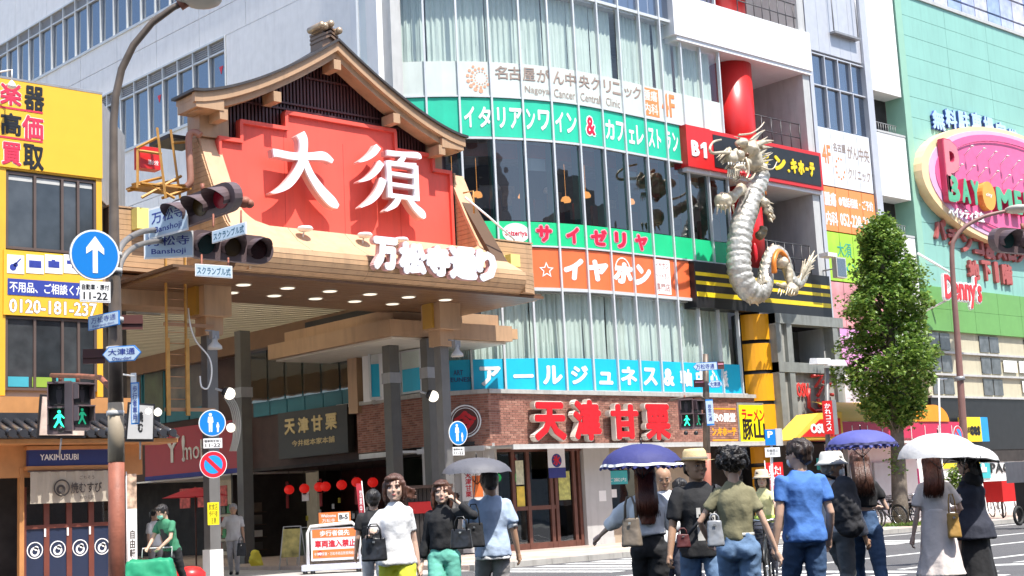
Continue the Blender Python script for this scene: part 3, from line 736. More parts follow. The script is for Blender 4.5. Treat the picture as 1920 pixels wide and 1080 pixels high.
text(D1, 'ラーメン', a+.18, b-.22, z1-.62, z1-.2, 0.14, REDL, yn, bold=0.03, thick=0.01)
text(D1, '豚', a+.17, a+.72, z0+.14, z0+.86, 0.14, BLACK, yn, bold=0.03, thick=0.01)
text(D1, '山', b-.85, b-.25, z0+.16, z0+.84, 0.14, BLACK, yn, bold=0.03, thick=0.01)
fbox('dark_store_entrance', DARKIN, bld, K, 36.6, 38.4, 0.12, 3.2, -1.0, -0.9)
# ------------------------------------------------------------------ the gate
TAN = mat('tan_cladding', (0.46, 0.29, 0.17), 0.5, var=0.08, scale=1.2, dirt=0.35)
TANL = mat('pale_tan_rim', (0.60, 0.37, 0.22), 0.45, var=0.06, dirt=0.28)
BRD = mat('brown_board', (0.50, 0.31, 0.17), 0.5, var=0.10, scale=2, dirt=0.45)
BRDJ = mat('board_joint', (0.10, 0.055, 0.03), 0.8)
SOF = mat('soffit_brown', (0.16, 0.085, 0.045), 0.35, var=0.1)
GRED = mat('gate_red_board', (0.76, 0.10, 0.07), 0.6, var=0.07, scale=0.7, dirt=0.22)
GX = Fr((0, 29.5), 0)
gate = thing('entrance_gate', 'huge tan arcade gate with a gabled roof, stepped red board and white kanji', 'gate', (20.85, 29.5, 0))
COLG = mat('column_grey', (0.17, 0.165, 0.16), 0.5, metal=0.2, var=0.1, dirt=0.3)
for x, y, nm in ((16.95, 29.6, 'l'), (23.98, 29.6, 'r')):
    MB().box(x-0.14, x+0.14, y-0.14, y+0.14, 0.02, 6.0).build('column', COLG, gate)
    MB().box(x-.36, x+.36, y-.45, y+.35, 6.15, 6.88).build('bracket_block', TAN, gate)
    MB().box(x-.23, x+.23, y-.27, y+.23, 5.72, 6.2).build('bracket_block', TAN, gate)
    MB().box(x-.44, x-.36, y-.2, y+.2, 6.2, 6.88).build('bracket_side', mat('ochre_side', (0.45, 0.25, 0.04), .5), gate)
MB().box(16.78, 17.12, 29.43, 29.77, 0.02, 0.75).build('base_wrap', WPAINT, gate)
# curved flaring profile of the tray (y, z)
PROF = [(29.62, 10.55), (29.28, 9.85), (28.95, 9.2), (28.62, 8.62), (28.35, 8.22), (27.95, 7.86), (27.35, 7.52)]
def prof_y(z):
    for (y0, z0), (y1, z1) in zip(PROF, PROF[1:]):
        if z1 <= z <= z0: t = (z0-z)/(z0-z1); return y0+(y1-y0)*t
    return PROF[0][0] if z > PROF[0][1] else PROF[-1][0]
XL0, XR0 = 16.78, 25.05
def inner(z, r=0.62):
    if z > 8.25+r: return 0.52
    if z >= 8.25: return 0.52 + r - sqrt(max(0, r*r-(8.25+r-z)**2))
    return None
zs = [10.55-i*(10.55-8.25)/22 for i in range(23)]
for side_ in (0, 1):
    v = MB()
    for z0, z1 in zip(zs, zs[1:]):
        q = []
        for z in (z0, z1):
            w = inner(z, 0.62 if side_ == 0 else 0.2)
            a = XL0 if side_ == 0 else XR0; b = a+w if side_ == 0 else a-w
            q.append((min(a, b), max(a, b), prof_y(z), z))
        (a0, b0, y0, u0), (a1, b1, y1, u1) = q
        v.hexa([(a1, y1, u1), (b1, y1, u1), (b1, y1+.09, u1), (a1, y1+.09, u1), (a0, y0, u0), (b0, y0, u0), (b0, y0+.09, u0), (a0, y0+.09, u0)])
    v.build('rim_side', TANL, gate)
# apron in panels
ap = [(27.35, 7.52), (27.95, 7.86), (28.35, 8.22), (28.37, 8.25)]
nseg = 5
for k in range(nseg):
    a = XL0-.0+(XR0-XL0)*k/nseg; b = XL0+(XR0-XL0)*(k+1)/nseg-0.012; v = MB()
    for (y0, z0), (y1, z1) in zip(ap, ap[1:]):
        v.hexa([(a, y0, z0-.08), (b, y0, z0-.08), (b, y1, z1-.08), (a, y1, z1-.08), (a, y0, z0), (b, y0, z0), (b, y1, z1), (a, y1, z1)])
    v.build('rim_panel', TANL, gate)
MB().box(XL0, XR0, 28.36, 29.45, 8.12, 8.2).build('ledge_behind_rim', TANL, gate)
# front face boards below the lip, curving under
fp = [(27.32, 7.50), (27.29, 7.38), (27.29, 7.26), (27.33, 7.14), (27.42, 7.03), (27.58, 6.94), (27.85, 6.88)]
for (y0, z0), (y1, z1) in zip(fp, fp[1:]):
    for xa, xb in ((XL0-.35, 20.0), (20.01, 25.1)):
        v = MB(); g = 0.006
        v.hexa([(xa, y1, z1+g), (xb, y1, z1+g), (xb, y1+.08, z1+g), (xa, y1+.08, z1+g), (xa, y0, z0-g), (xb, y0, z0-g), (xb, y0+.08, z0-g), (xa, y0+.08, z0-g)])
        v.build('front_board', BRD, gate)
v = MB()
for (y0, z0), (y1, z1) in zip(fp, fp[1:]):
    v.hexa([(XL0-.3, y1+.03, z1), (25.1, y1+.03, z1), (25.1, y1+.5, z1), (XL0-.3, y1+.5, z1), (XL0-.3, y0+.03, z0), (25.1, y0+.03, z0), (25.1, y0+.5, z0), (XL0-.3, y0+.5, z0)])
v.build('front_backing', BRDJ, gate)
# right end, rounded towards the back
for i in range(5):
    z0 = 6.95+i*0.115; v = MB(); r = 0.75
    for k in range(6):
        t0, t1 = -pi/2+k*pi/12, -pi/2+(k+1)*pi/12; yc = 27.35+r
        p0 = (25.1+r*cos(t0), yc+r*sin(t0)); p1 = (25.1+r*cos(t1), yc+r*sin(t1))
        v.hexa([(p0[0], p0[1], z0), (p1[0], p1[1], z0), (25.1, yc, z0), (25.09, yc, z0), (p0[0], p0[1], z0+.105), (p1[0], p1[1], z0+.105), (25.1, yc, z0+.105), (25.09, yc, z0+.105)])
    v.box(25.1, 25.85, 28.1, 29.3, z0, z0+.105)
    v.build('end_board', BRD, gate)
MB().box(25.05, 25.8, 28.0, 29.2, 7.51, 7.56).build('end_cap', TANL, gate)
# soffit and downlights
for k in range(12):
    y = 27.62+k*0.31; MB().box(15.1, 26.0, y, y+0.298, 6.86, 6.93).build('soffit_board', SOF, gate)
MB().box(15.0, 26.0, 27.7, 31.3, 6.935, 7.0).build('soffit_core', BRDJ, gate)
LITE = mat('downlight_glass', (0.9, 0.88, 0.8), 0.4, emit=(1, 0.93, 0.75), estr=0.55)
TRIM = mat('downlight_trim', (0.6, 0.55, 0.45), 0.35, metal=0.3)
for r_, (y, x0) in enumerate(((28.75, 17.3), (29.9, 17.35))):
    for k in range(6):
        x = x0+k*1.22+(0.4 if r_ else 0.1)
        c = Vector((x, y, 0)); v = MB().lathe(c, [(0.20, 6.845), (0.20, 6.86)], 20); o = v.build('downlight', TRIM, gate)
        MB().lathe(c, [(0.165, 6.838), (0.165, 6.846)], 20).build('lamp_disc', LITE, o)
# wing side boards
for z in [6.97+i*0.128 for i in range(28)]:
    ya = prof_y(z+0.06); yb = 30.45-(z-7)*0.12
    MB().hexa([(XL0-.03, prof_y(z)+.06, z), (XL0+.03, prof_y(z)+.06, z), (XL0+.03, yb, z), (XL0-.03, yb, z), (XL0-.03, prof_y(z+.12)+.06, z+.12), (XL0+.03, prof_y(z+.12)+.06, z+.12), (XL0+.03, yb, z+.12), (XL0-.03, yb, z+.12)]).build('side_board', BRD, gate)
    if z > 8.1:
        x = XR0-.50
        MB().hexa([(x, prof_y(z)+.06, z), (x+.05, prof_y(z)+.06, z), (x+.05, 29.42, z), (x, 29.42, z), (x, prof_y(z+.12)+.06, z+.12), (x+.05, prof_y(z+.12)+.06, z+.12), (x+.05, 29.42, z+.12), (x, 29.42, z+.12)]).build('side_board', BRD, gate)
MB().hexa([(XL0+.03, 27.6, 7), (XL0+.08, 27.6, 7), (XL0+.08, 30.3, 7), (XL0+.03, 30.3, 7), (XL0+.03, 29.75, 10.5), (XL0+.08, 29.75, 10.5), (XL0+.08, 30.0, 10.5), (XL0+.03, 30.0, 10.5)]).build('side_backing', BRDJ, gate)
MB().hexa([(XR0-.45, 27.7, 7.5), (XR0, 27.7, 7.5), (XR0, 29.6, 7.5), (XR0-.45, 29.6, 7.5), (XR0-.45, 29.72, 10.45), (XR0, 29.72, 10.45), (XR0, 30.0, 10.45), (XR0-.45, 30.0, 10.45)]).build('side_backing', BRDJ, gate)
# side wings
for x0, x1, y, z0, z1 in ((14.75, XL0-.04, 30.2, 7.35, 8.72), (25.2, 26.95, 29.0, 7.15, 8.66)):
    n = 11
    for i in range(n):
        a = z0+(z1-z0)*i/n; MB().box(x0, x1, y, y+.06, a+.004, a+(z1-z0)/n-.004).build('wing_board', BRD, gate)
    MB().box(x0, x1, y+.06, y+1.0, z0-.02, z1+.02).build('wing_body', BRDJ, gate)
    MB().box(x0-.02, x1+.02, y-.04, y+1.04, z0-.10, z0-.02).build('wing_bottom', TAN, gate)
    MB().box(x0-.02, x1+.02, y-.02, y+1.02, z1+.02, z1+.06).build('wing_cap', TAN, gate)
MB().box(14.6, 17.4, 30.4, 31.4, 6.5, 7.2).build('rear_beam', TAN, gate)
YB = mat('pale_yellow_box', (0.80, 0.72, 0.22), 0.5)
for px, py in ((935, 490), (963, 489), (965, 519)):
    s, z = Fr((0, 28.8), 0).hit(px, py); MB().box(s-.17, s+.17, 28.72, 28.98, z-.17, z+.17).build('yellow_box_lamp', YB, gate)
s, z = Fr((0, 30.0), 0).hit(268, 411); MB().box(s-.2, s+.2, 29.9, 30.18, z-.25, z+.25).build('yellow_box_lamp', YB, gate)
# red board
BZ = [(17.26, 8.1), (24.44, 8.1), (24.44, 10.55), (23.83, 10.55), (23.83, 10.95), (22.56, 10.95), (22.56, 11.47), (19.18, 11.47), (19.18, 11.05), (17.85, 11.05), (17.85, 10.55), (17.26, 10.55)]
MB().poly(GX, BZ, -0.12, 0.0).build('red_board', GRED, gate)
for (a, z, b, q) in ((17.22, 10.55, 17.85, 0), (17.82, 11.05, 19.18, 0), (19.14, 11.47, 22.6, 0), (22.56, 10.95, 23.87, 0), (23.83, 10.55, 24.48, 0)):
    fbox('board_edge', GRED, gate, GX, a, b, z-.05, z+.05, -0.12, 0.09)
for x, z0, z1 in ((17.85, 10.5, 11.05), (19.16, 11.0, 11.47), (22.58, 10.95, 11.47), (23.85, 10.5, 10.95), (24.44, 8.2, 10.5), (17.24, 8.9, 10.5)):
    fbox('board_edge', GRED, gate, GX, x-.045, x+.045, z0, z1, -0.12, 0.088)
for x in (19.1, 20.9, 22.7): fbox('board_seam', mat('red_seam', (0.55, 0.05, 0.04), .6), gate, GX, x, x+.012, 8.2, 10.9, 0.0, 0.004)
# brush kanji 大 and 須 from strokes (unit square, y up)
DAI = [[(0.06, 0.66, .055), (0.12, 0.665, .05), (0.35, 0.655, .05), (0.60, 0.69, .05), (0.80, 0.72, .06), (0.93, 0.66, .028)],
       [(0.46, 0.99, .075), (0.50, 0.90, .07), (0.49, 0.70, .06), (0.43, 0.48, .055), (0.28, 0.26, .05), (0.12, 0.14, .028), (0.02, 0.10, .008)],
       [(0.50, 0.64, .05), (0.60, 0.42, .055), (0.74, 0.23, .07), (0.90, 0.08, .075), (0.99, 0.02, .03)]]
SU = [[(0.34, 0.97, .045), (0.26, 0.86, .04), (0.14, 0.76, .028), (0.03, 0.70, .008)],
      [(0.38, 0.74, .045), (0.29, 0.60, .04), (0.16, 0.48, .028), (0.02, 0.41, .008)],
      [(0.40, 0.50, .05), (0.33, 0.32, .045), (0.20, 0.16, .035), (0.03, 0.04, .008)],
      [(0.46, 0.90, .035), (0.70, 0.91, .035), (0.96, 0.93, .042), (1.0, 0.88, .02)],
      [(0.74, 0.88, .035), (0.66, 0.76, .04)],
      [(0.48, 0.78, .04), (0.49, 0.50, .038), (0.49, 0.24, .04)], [(0.48, 0.75, .035), (0.70, 0.755, .03), (0.93, 0.76, .045)],
      [(0.92, 0.77, .042), (0.92, 0.50, .04), (0.92, 0.24, .042)],
      [(0.50, 0.60, .026), (0.90, 0.60, .026)], [(0.50, 0.44, .026), (0.90, 0.44, .026)], [(0.50, 0.27, .032), (0.90, 0.27, .032)],
      [(0.62, 0.25, .045), (0.56, 0.14, .04), (0.42, 0.03, .01)], [(0.78, 0.26, .035), (0.88, 0.14, .05), (0.99, 0.05, .06), (1.03, -0.01, .02)]]
LSIDE = mat('kanji_side', (0.72, 0.42, 0.40), 0.5); LFACE = mat('kanji_face', (0.84, 0.83, 0.88), 0.45, var=0.01)
LBACK = mat('kanji_neon_line', (0.45, 0.02, 0.05), 0.4)
def smooth_stroke(st):
    out = []
    n = len(st)
    for i in range(n-1):
        p0 = st[max(i-1, 0)]; p1 = st[i]; p2 = st[i+1]; p3 = st[min(i+2, n-1)]
        for k in range(5):
            t = k/5
            out.append(tuple(0.5*((2*b)+(-a+c)*t+(2*a-5*b+4*c-d)*t*t+(-a+3*b-3*c+d)*t**3) for a, b, c, d in zip(p0, p1, p2, p3)))
    out.append(st[-1]); return [(x, y, max(w, 0.004)) for x, y, w in out]
def brush(fr, sts, s0, s1, z0, z1, d, name, grow=1.0):
    kx_, kz = s1-s0, z1-z0
    bodies = {}
    for (nm, m, d0, d1, gr) in (('kanji_body', LSIDE, d, d+.17, 1.0), ('kanji_red_line', LBACK, d+.17, d+.185, .88), ('kanji_front', LFACE, d+.185, d+.26, 1.0)):
        v = MB()
        for i, st in enumerate(sts):
            st = smooth_stroke(st)
            e = i*0.0016
            for (a, b) in zip(range(len(st)-1), range(1, len(st))):
                pass
            L = []; Rr = []
            for k, (x, y, w) in enumerate(st):
                a = st[max(k-1, 0)]; b = st[min(k+1, len(st)-1)]
                dx, dy = (b[0]-a[0])*kx_, (b[1]-a[1])*kz; q = hypot(dx, dy) or 1
                nx, ny = -dy/q, dx/q; W_ = w*(kx_+kz)/2*gr*grow
                X, Y = s0+x*kx_, z0+y*kz
                L.append((X+nx*W_, Y+ny*W_)); Rr.append((X-nx*W_, Y-ny*W_))
            for k in range(len(L)-1):
                v.hexa([fr(*Rr[k], d1+e), fr(*Rr[k+1], d1+e), fr(*Rr[k+1], d0-e), fr(*Rr[k], d0-e), fr(*L[k], d1+e), fr(*L[k+1], d1+e), fr(*L[k+1], d0-e), fr(*L[k], d0-e)])
        v.build(nm, m, gate)
def rect_from(fr, x0, y0, x1, y1, d):
    xm, ym = (x0+x1)/2, (y0+y1)/2
    return fr.S(x0, ym, d), fr.S(x1, ym, d), fr.Z(xm, y1, d), fr.Z(xm, y0, d)
a, b, c_, e_ = rect_from(GX, 500, 252, 628, 384, .35); brush(GX, DAI, a, b, c_, e_, 0.22, 'dai', .96)
a, b, c_, e_ = rect_from(GX, 666, 276, 784, 402, .35); brush(GX, SU, a, b, c_, e_, 0.22, 'su', .98)
# 万松寺通り on the lip
LX = Fr((0, 27.15), 0)
for ch, x0, y0, x1, y1 in (('万', 694, 446, 740, 508), ('松', 742, 456, 793, 516), ('寺', 792, 462, 838, 520), ('通', 836, 464, 888, 526), ('り', 886, 470, 925, 530)):
    s0, s1, z0, z1 = rect_from(LX, x0, y0, x1, y1, 0)
    text(LX, ch, s0, s1, z0, z1, -0.04, LSIDE, gate, 'street_letter_body', bold=0.075, thick=0.13)
    text(LX, ch, s0+.015, s1-.015, z0+.015, z1-.015, 0.095, LBACK, gate, 'street_letter_line', bold=0.06, thick=0.01)
    text(LX, ch, s0, s1, z0, z1, 0.11, LFACE, gate, 'street_letter_front', bold=0.075, thick=0.04)
    MB().tube([LX((s0+s1)/2, z0+.15, -0.05), LX((s0+s1)/2, z0+.1, -0.3)], .02, 6).build('letter_bracket', GREY, gate)
# flood lights on the rim
for px, py in ((572, 429), (684, 441), (752, 450)):
    s, z = Fr((0, 28.0), 0).hit(px, py); v = MB(); c = Vector((s, 28.0, z))
    v.lathe(c, [(0.02, -.07), (0.15, -.05), (0.2, 0.0), (0.16, .05), (0.02, .07)], 16); v.cyl(c+Vector((0, .05, -.05)), c+Vector((0, .15, -.3)), .02, 6); v.build('flood_light', WPAINT, gate)
# posts, roof
GB = Fr((0, 29.0), 0)
def roof_z(x):
    t = min(1, abs(x-20.45)/4.15); return 11.45+2.0*(1-t)**1.45
xs_ = [20.45+4.15*(i/16-1) for i in range(33)]
def roof_band(name, m, y0, y1, dz0, dz1, xlim=1.0):
    v = MB(); X = [20.45+(x-20.45)*xlim for x in xs_]
    for a, b in zip(X, X[1:]):
        za, zb = roof_z(a), roof_z(b)
        v.hexa([(a, y0, za+dz0), (b, y0, zb+dz0), (b, y1, zb+dz0), (a, y1, za+dz0), (a, y0, za+dz1), (b, y0, zb+dz1), (b, y1, zb+dz1), (a, y1, za+dz1)])
    return v.build(name, m, gate)
ROOFM = mat('roof_sheet', (0.05, 0.045, 0.045), 0.5, var=0.15)
roof_band('roof_covering', ROOFM, 28.85, 29.95, -0.02, 0.045, 1.015)
roof_band('barge_board', TAN, 28.92, 29.05, -0.26, -0.02, 1.0)
roof_band('inner_barge_board', TAN, 29.05, 29.5, -0.43, -0.1, 0.965)
roof_band('roof_body', TAN, 29.0, 29.9, -0.16, -0.03, 0.99)
for sx in (-1, 1):   # squared-off eave ends
    x = 20.45+sx*4.1; MB().box(min(x, x-sx*.75), max(x, x-sx*.75), 28.95, 29.85, 11.08, 11.34).build('eave_end', TAN, gate)
MB().box(16.75, 17.55, 29.52, 30.1, 10.56, 11.5).build('roof_post', TAN, gate)
MB().box(23.95, 24.25, 29.55, 30.1, 10.56, 11.5).build('roof_post', TAN, gate)
MB().box(16.3, 17.2, 30.2, 31.2, 10.6, 10.7).build('roof_post_cap', ROOFM, gate)
for x in (20.45, 18.62, 22.3, 17.1, 23.8):
    z = roof_z(x)-0.62; MB().box(x-.11, x+.11, 28.97, 29.5, z-.14, z+.12).build('purlin_end', TAN, gate)
MAR = mat('louvre_maroon', (0.085, 0.028, 0.028), 0.45, var=0.15); MARD = mat('louvre_dark', (0.02, 0.008, 0.01), 0.8)
v = MB()
for i in range(71):
    x = 17.05+i*0.104
    zt_ = roof_z(x)-0.22; zb_ = 10.4
    if zt_ > zb_+.1: MB().box(x, x+.055, 29.66, 29.72, zb_, zt_).build('louvre_slat', MAR, gate)
pts = [(17.0, 10.3)]+[(24.55, 10.3)]+[(x, roof_z(min(x, 24.4))-.10) for x in [24.55-i*.3775 for i in range(21)]]
MB().poly(Fr((0, 29.75), 0), pts, -0.3, 0.0).build('louvre_backing', MARD, gate)
for z, a, b in ((11.78, 18.9, 22.2), (12.55, 19.9, 21.2), (11.62, 17.3, 23.8)): fbox('louvre_rail', MAR, gate, Fr((0, 29.64), 0), a, b, z-.025, z+.025, 0, 0.03)
# ridge finial
fx = 20.35; v = MB(); v.box(fx-.22, fx+.22, 29.15, 29.7, 13.2, 13.7)
for k in range(3):
    z = 13.56+k*0.11
    v.hexa([(fx-.24, 29.08, z-.1), (fx, 29.08, z+.03), (fx, 29.7, z+.03), (fx-.24, 29.7, z-.1), (fx-.24, 29.08, z-.04), (fx, 29.08, z+.09), (fx, 29.7, z+.09), (fx-.24, 29.7, z-.04)])
    v.hexa([(fx, 29.08, z+.03), (fx+.24, 29.08, z-.1), (fx+.24, 29.7, z-.1), (fx, 29.7, z+.03), (fx, 29.08, z+.09), (fx+.24, 29.08, z-.04), (fx+.24, 29.7, z-.04), (fx, 29.7, z+.09)])
v.build('ridge_ornament', mat('bronze_brown', (0.24, 0.15, 0.10), 0.4, metal=.3), gate)
BALLM = mat('bronze_ball', (0.50, 0.36, 0.24), 0.3, metal=.5)
for dx, dz in ((-.22, 0.10), (-.03, .20), (.22, .06), (-.32, .11)):
    v = MB(); c = Vector((fx+dx, 29.02, 13.7+dz)); v.tube([c+Vector((0, .55, 0)), c], .09, 12); v.ball(c, .095, 12, 8); v.build('ornament_ball', BALLM, gate)
# ---- sub canopy beside the right column
sc = thing('arcade_side_canopy', 'tan fascia canopy with a pale underside behind the right gate column', 'canopy', (25.5, 33, 6.1))
MB().box(23.55, 27.4, 31.1, 36.6, 6.62, 6.95).build('upper_fascia', TAN, sc)
MB().box(23.2, 27.65, 30.8, 37.0, 6.15, 6.6).build('lower_fascia', TAN, sc)
MB().box(27.65, 28.0, 30.95, 31.3, 6.25, 6.55).build('fascia_end', BRD, sc)
MB().box(23.35, 27.5, 30.95, 36.8, 6.08, 6.14).build('pale_underside', mat('pale_underside', (0.66, 0.62, 0.54), .6), sc)
MB().box(23.9, 27.0, 31.4, 36.0, 6.96, 7.2).build('black_shadow_fill', BLACK, sc)  # solid black block painted as the shadow above the canopy

# ------------------------------------------------------------------ arcade roof and interior
TRANS = mat('translucent_roof_sheet', (0.9, 0.87, 0.76), 0.7, var=0.03, transl=0.95)
ar = thing('arcade_roof', 'ribbed translucent arcade roof running back behind the gate', 'roof', (20, 50, 7.4))
MB().box(14.8, 25.2, 31.4, 90, 7.62, 7.66).build('translucent_sheet', TRANS, ar)
RIB = mat('roof_rib', (0.45, 0.40, 0.32), 0.6, var=0.05, transl=0.25)
first = None
for i in range(150):
    y = 31.5+i*0.36
    if first is None: first = MB().box(14.9, 25.1, 0, 0.16, 7.50, 7.60).build('roof_rib', RIB, ar); first.location.y = y
    else: o = mesh_obj('roof_rib', first.data, ar); o.location = first.location; o.location.y = y
for i in range(12):
    y = 33+i*4.5; x = random.choice((16.5, 18.5, 20.5)); MB().box(x, x+3.4, y, y+.10, 7.44, 7.5).build('tube_lamp', GREY, ar)
MB().box(24.75, 25.2, 31.3, 90, 6.9, 7.5).build('side_beam', SOF, ar)
MB().box(14.8, 15.3, 31.3, 90, 6.7, 7.5).build('side_beam', TAN, ar)
MB().box(14.8, 25.2, 89, 90, 0, 7.6).build('far_end_wall', mat('far_arcade_haze', (0.35, 0.33, 0.3), .8, var=.3, scale=.5), ar)

# wall of the corner building inside the arcade, upper storey with posters
DKBROWN = mat('dark_brown_wall', (0.05, 0.025, 0.02), 0.7, var=0.2)  # the cladding's own dark brown
fbox('arcade_wall', DKBROWN, bld, W, -62, -0.6, 2.95, 7.55, -0.7, -0.25)
CY = mat('cyan_strip', (0.01, 0.13, 0.17), 0.5)
POSM = []
for i, (c1, c2) in enumerate((((0.35, 0.30, 0.28), (0.08, 0.10, 0.12)), ((0.45, 0.35, 0.25), (0.10, 0.08, 0.09)), ((0.25, 0.32, 0.20), (0.08, 0.07, 0.06)), ((0.50, 0.42, 0.36), (0.14, 0.18, 0.2)))):
    c1 = tuple(q*.4 for q in c1); c2 = tuple(q*.4 for q in c2); m = mat('darkened_poster_%d' % i, c1, 0.5, var=0.6, scale=1.1)  # colours darkened throughout to put the arcade's deep shade into the posters
    r_ = [n_ for n_ in m.node_tree.nodes if n_.type == 'VALTORGB'][0]; r_.color_ramp.elements[0].color = (*c2, 1); r_.color_ramp.elements[1].color = (*c1, 1)
    POSM.append(m)
for k in range(6):
    s0 = -8.9+k*0.98; f = fbox('poster_window', CY, bld, W, s0, s0+.94, 4.75, 7.3, -0.25, -0.16)
    fbox('poster', POSM[k % 4], f, W, s0+.05, s0+.9, 5.35, 7.25, -0.16, -0.14)
    fbox('pane', GL_DARK, f, W, s0+.02, s0+.92, 5.2, 7.28, -0.10, -0.09)
for k in range(7):
    s0 = -22.5+k*1.6; f = fbox('poster_window', CY, bld, W, s0, s0+1.5, 5.0, 7.2, -0.25, -0.16); fbox('poster', POSM[(k+2) % 4], f, W, s0+.1, s0+1.4, 5.4, 7.1, -0.16, -0.14)
# bright cyan glazing at the corner over the brick
for k in range(3):
    a = -2.7+k*0.9; f = fbox('corner_window', MULL, bld, W, a, a+.86, 4.78, 6.05, -0.2, 0.0)
    fbox('cyan_film', MATS['cyan_window_sign_film'], f, W, a+.05, a+.82, 4.84, 5.5, 0.0, 0.02); fbox('curtain_panel', CURT, f, W, a+.05, a+.82, 5.52, 6.0, 0.0, 0.02)
fbox('tan_pier', TAN, bld, W, -3.3, -2.85, 4.4, 6.1, -0.3, 0.15)
# black nameboard in the arcade
bk = thing('black_nameboard', 'black hanging board with faint gold characters in the shade of the arcade', 'sign', tuple(W(-5, 3, 0)))
a, b = W.S(522, 815, .15), W.S(652, 815, .15)
fbox('board', mat('nameboard_black', (0.02, 0.018, 0.014), .5), bk, W, a, b, 3.25, 4.72, -0.1, 0.15)
GOLD = mat('gold_letter', (0.50, 0.36, 0.15), 0.4, metal=.3)
L_ = (b-a)
for i, ch in enumerate('天津甘栗'): text(W, ch, a+L_*(.10+.2*i), a+L_*(.26+.2*i), 4.0, 4.5, 0.15, GOLD, bk, bold=0.04, thick=0.02)
text(W, '今井総本家本舗', a+L_*.2, a+L_*.82, 3.6, 3.8, 0.15, GOLD, bk, bold=0.02, thick=0.01)
# dark open shop under it with red lanterns
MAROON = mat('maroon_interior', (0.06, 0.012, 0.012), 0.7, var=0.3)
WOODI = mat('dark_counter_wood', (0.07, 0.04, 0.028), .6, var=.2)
sh = thing('lantern_lit_shop', 'dim open shop inside the arcade with maroon walls and a row of red lanterns', 'shop', tuple(W(-5, 0, 0)))
W2 = lambda s, z, d=0: W(s, z, d)
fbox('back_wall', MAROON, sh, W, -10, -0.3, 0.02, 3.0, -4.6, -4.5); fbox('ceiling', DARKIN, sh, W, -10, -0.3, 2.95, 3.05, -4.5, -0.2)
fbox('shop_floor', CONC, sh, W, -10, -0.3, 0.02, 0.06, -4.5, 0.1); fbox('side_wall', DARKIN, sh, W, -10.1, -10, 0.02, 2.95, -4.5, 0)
for q in ((-8.6, 0.9), (-6.4, 1.0), (-3.9, .95)): fbox('counter', WOODI, sh, W, q[0], q[0]+1.5, 0.06, q[1], -3.5, -2.7)
for q in range(8): fbox('shelf_goods', POSM[q % 4], sh, W, -9.0+q*.9, -8.4+q*.9, 0.95, 1.2, -3.3, -3.0)
fbox('paper_menu', WPAINT, sh, W, -8.0, -7.6, 1.9, 2.2, -1.4, -1.38)
for q in range(14):
    a_ = -9.5+q*.62; fbox('price_card', WPAINT if q % 3 else mat('card_yellow', (.6, .5, .05), .6), sh, W, a_, a_+.14, 1.25+.18*(q % 4), 1.42+.18*(q % 4), -2.6-.1*(q % 3), -2.59-.1*(q % 3))
for q in range(5): fbox('hanging_strip', mat('strip_red', (.25, .02, .02), .7), sh, W, -9.2+q*1.9, -9.05+q*1.9, 1.7, 2.6, -1.6, -1.58)
for q in range(9): fbox('jar', POSM[q % 4], sh, W, -8.6+q*.33, -8.42+q*.33, 1.22, 1.5, -3.2, -3.05)
LANT = mat('red_lantern_paper', (0.5, 0.03, 0.02), 0.6, emit=(1, 0.02, 0.015), estr=0.22)
lp = [(240, 700), (307, 695), (372, 688), (400, 686), (471, 679), (537, 667), (608, 668), (690, 668)]
FL = Fr(tuple(W.o + W.n*(-1.0)), 272.2)
for i, (cx, cy) in enumerate(lp):
    px, py = 440+cx/2.348, 620+cy/2.348; s, z = FL.hit(px, py)
    t = thing('red_lantern', '%s red paper lantern from the left in the dark shop, %s' % (('leftmost', 'second', 'third', 'fourth', 'fifth', 'sixth', 'seventh', 'rightmost')[i], '' if i < 5 else 'near the red flag'), 'lantern', tuple(FL(s, z)), 'red lanterns in the arcade shop')
    v = MB(); v.ball(FL(s, z), 0.17, 14, 8, (1, 1, .92)); v.build('shade', LANT, t)
    MB().cyl(FL(s, z+.15), FL(s, z+.19), .07, 10).build('cap', BLACK, t); MB().cyl(FL(s, z-.19), FL(s, z-.15), .07, 10).build('cap', BLACK, t)
    MB().tube([FL(s, z+.19), FL(s, 2.95)], .008, 4).build('cord', BLACK, t)
# red phone shop further in
ph = thing('red_phone_shop_sign', 'long deep red sign with pale grey lettering over the phone shop', 'sign', tuple(W(-13, 3, 0)))
a, b = W.S(272, 850, .2), W.S(445, 850, .2)
DRED = mat('deep_red_board', (0.30, 0.008, 0.02), 0.45, var=.05)
fbox('board', DRED, ph, W, a, b, 3.1, 4.72, -0.25, 0.2)
fbox('blue_edge', nav, ph, W, a, b, 2.95, 3.1, -0.2, 0.22)
LG2 = mat('pale_grey_letter', (0.55, 0.53, 0.5), .5)
s0 = W.S(309, 850, .2); s1 = W.S(348, 850, .2); text(W, 'Y!', s0, s1, 3.5, 4.42, 0.2, LG2, ph, bold=0.01, thick=0.03)
s0 = W.S(344, 850, .2); s1 = W.S(412, 850, .2); text(W, 'mobile', s0, s1, 3.55, 4.2, 0.2, LG2, ph, bold=0.01, thick=0.03)
psp = thing('phone_shop', 'lit phone shop interior with shelves of goods behind the red parasol', 'shop', tuple(W(-14, 0, 0)))
fbox('back_wall', mat('shop_glow_wall', (0.42, 0.36, 0.28), .8, var=.15, emit=(1, .85, .6), estr=.05), psp, W, a-1, b, 0.02, 2.95, -3.1, -3.0)  # faint warm emission makes the back wall glow as if lit
fbox('ceiling', WPAINT, psp, W, a-1, b, 2.9, 2.95, -3, 0)
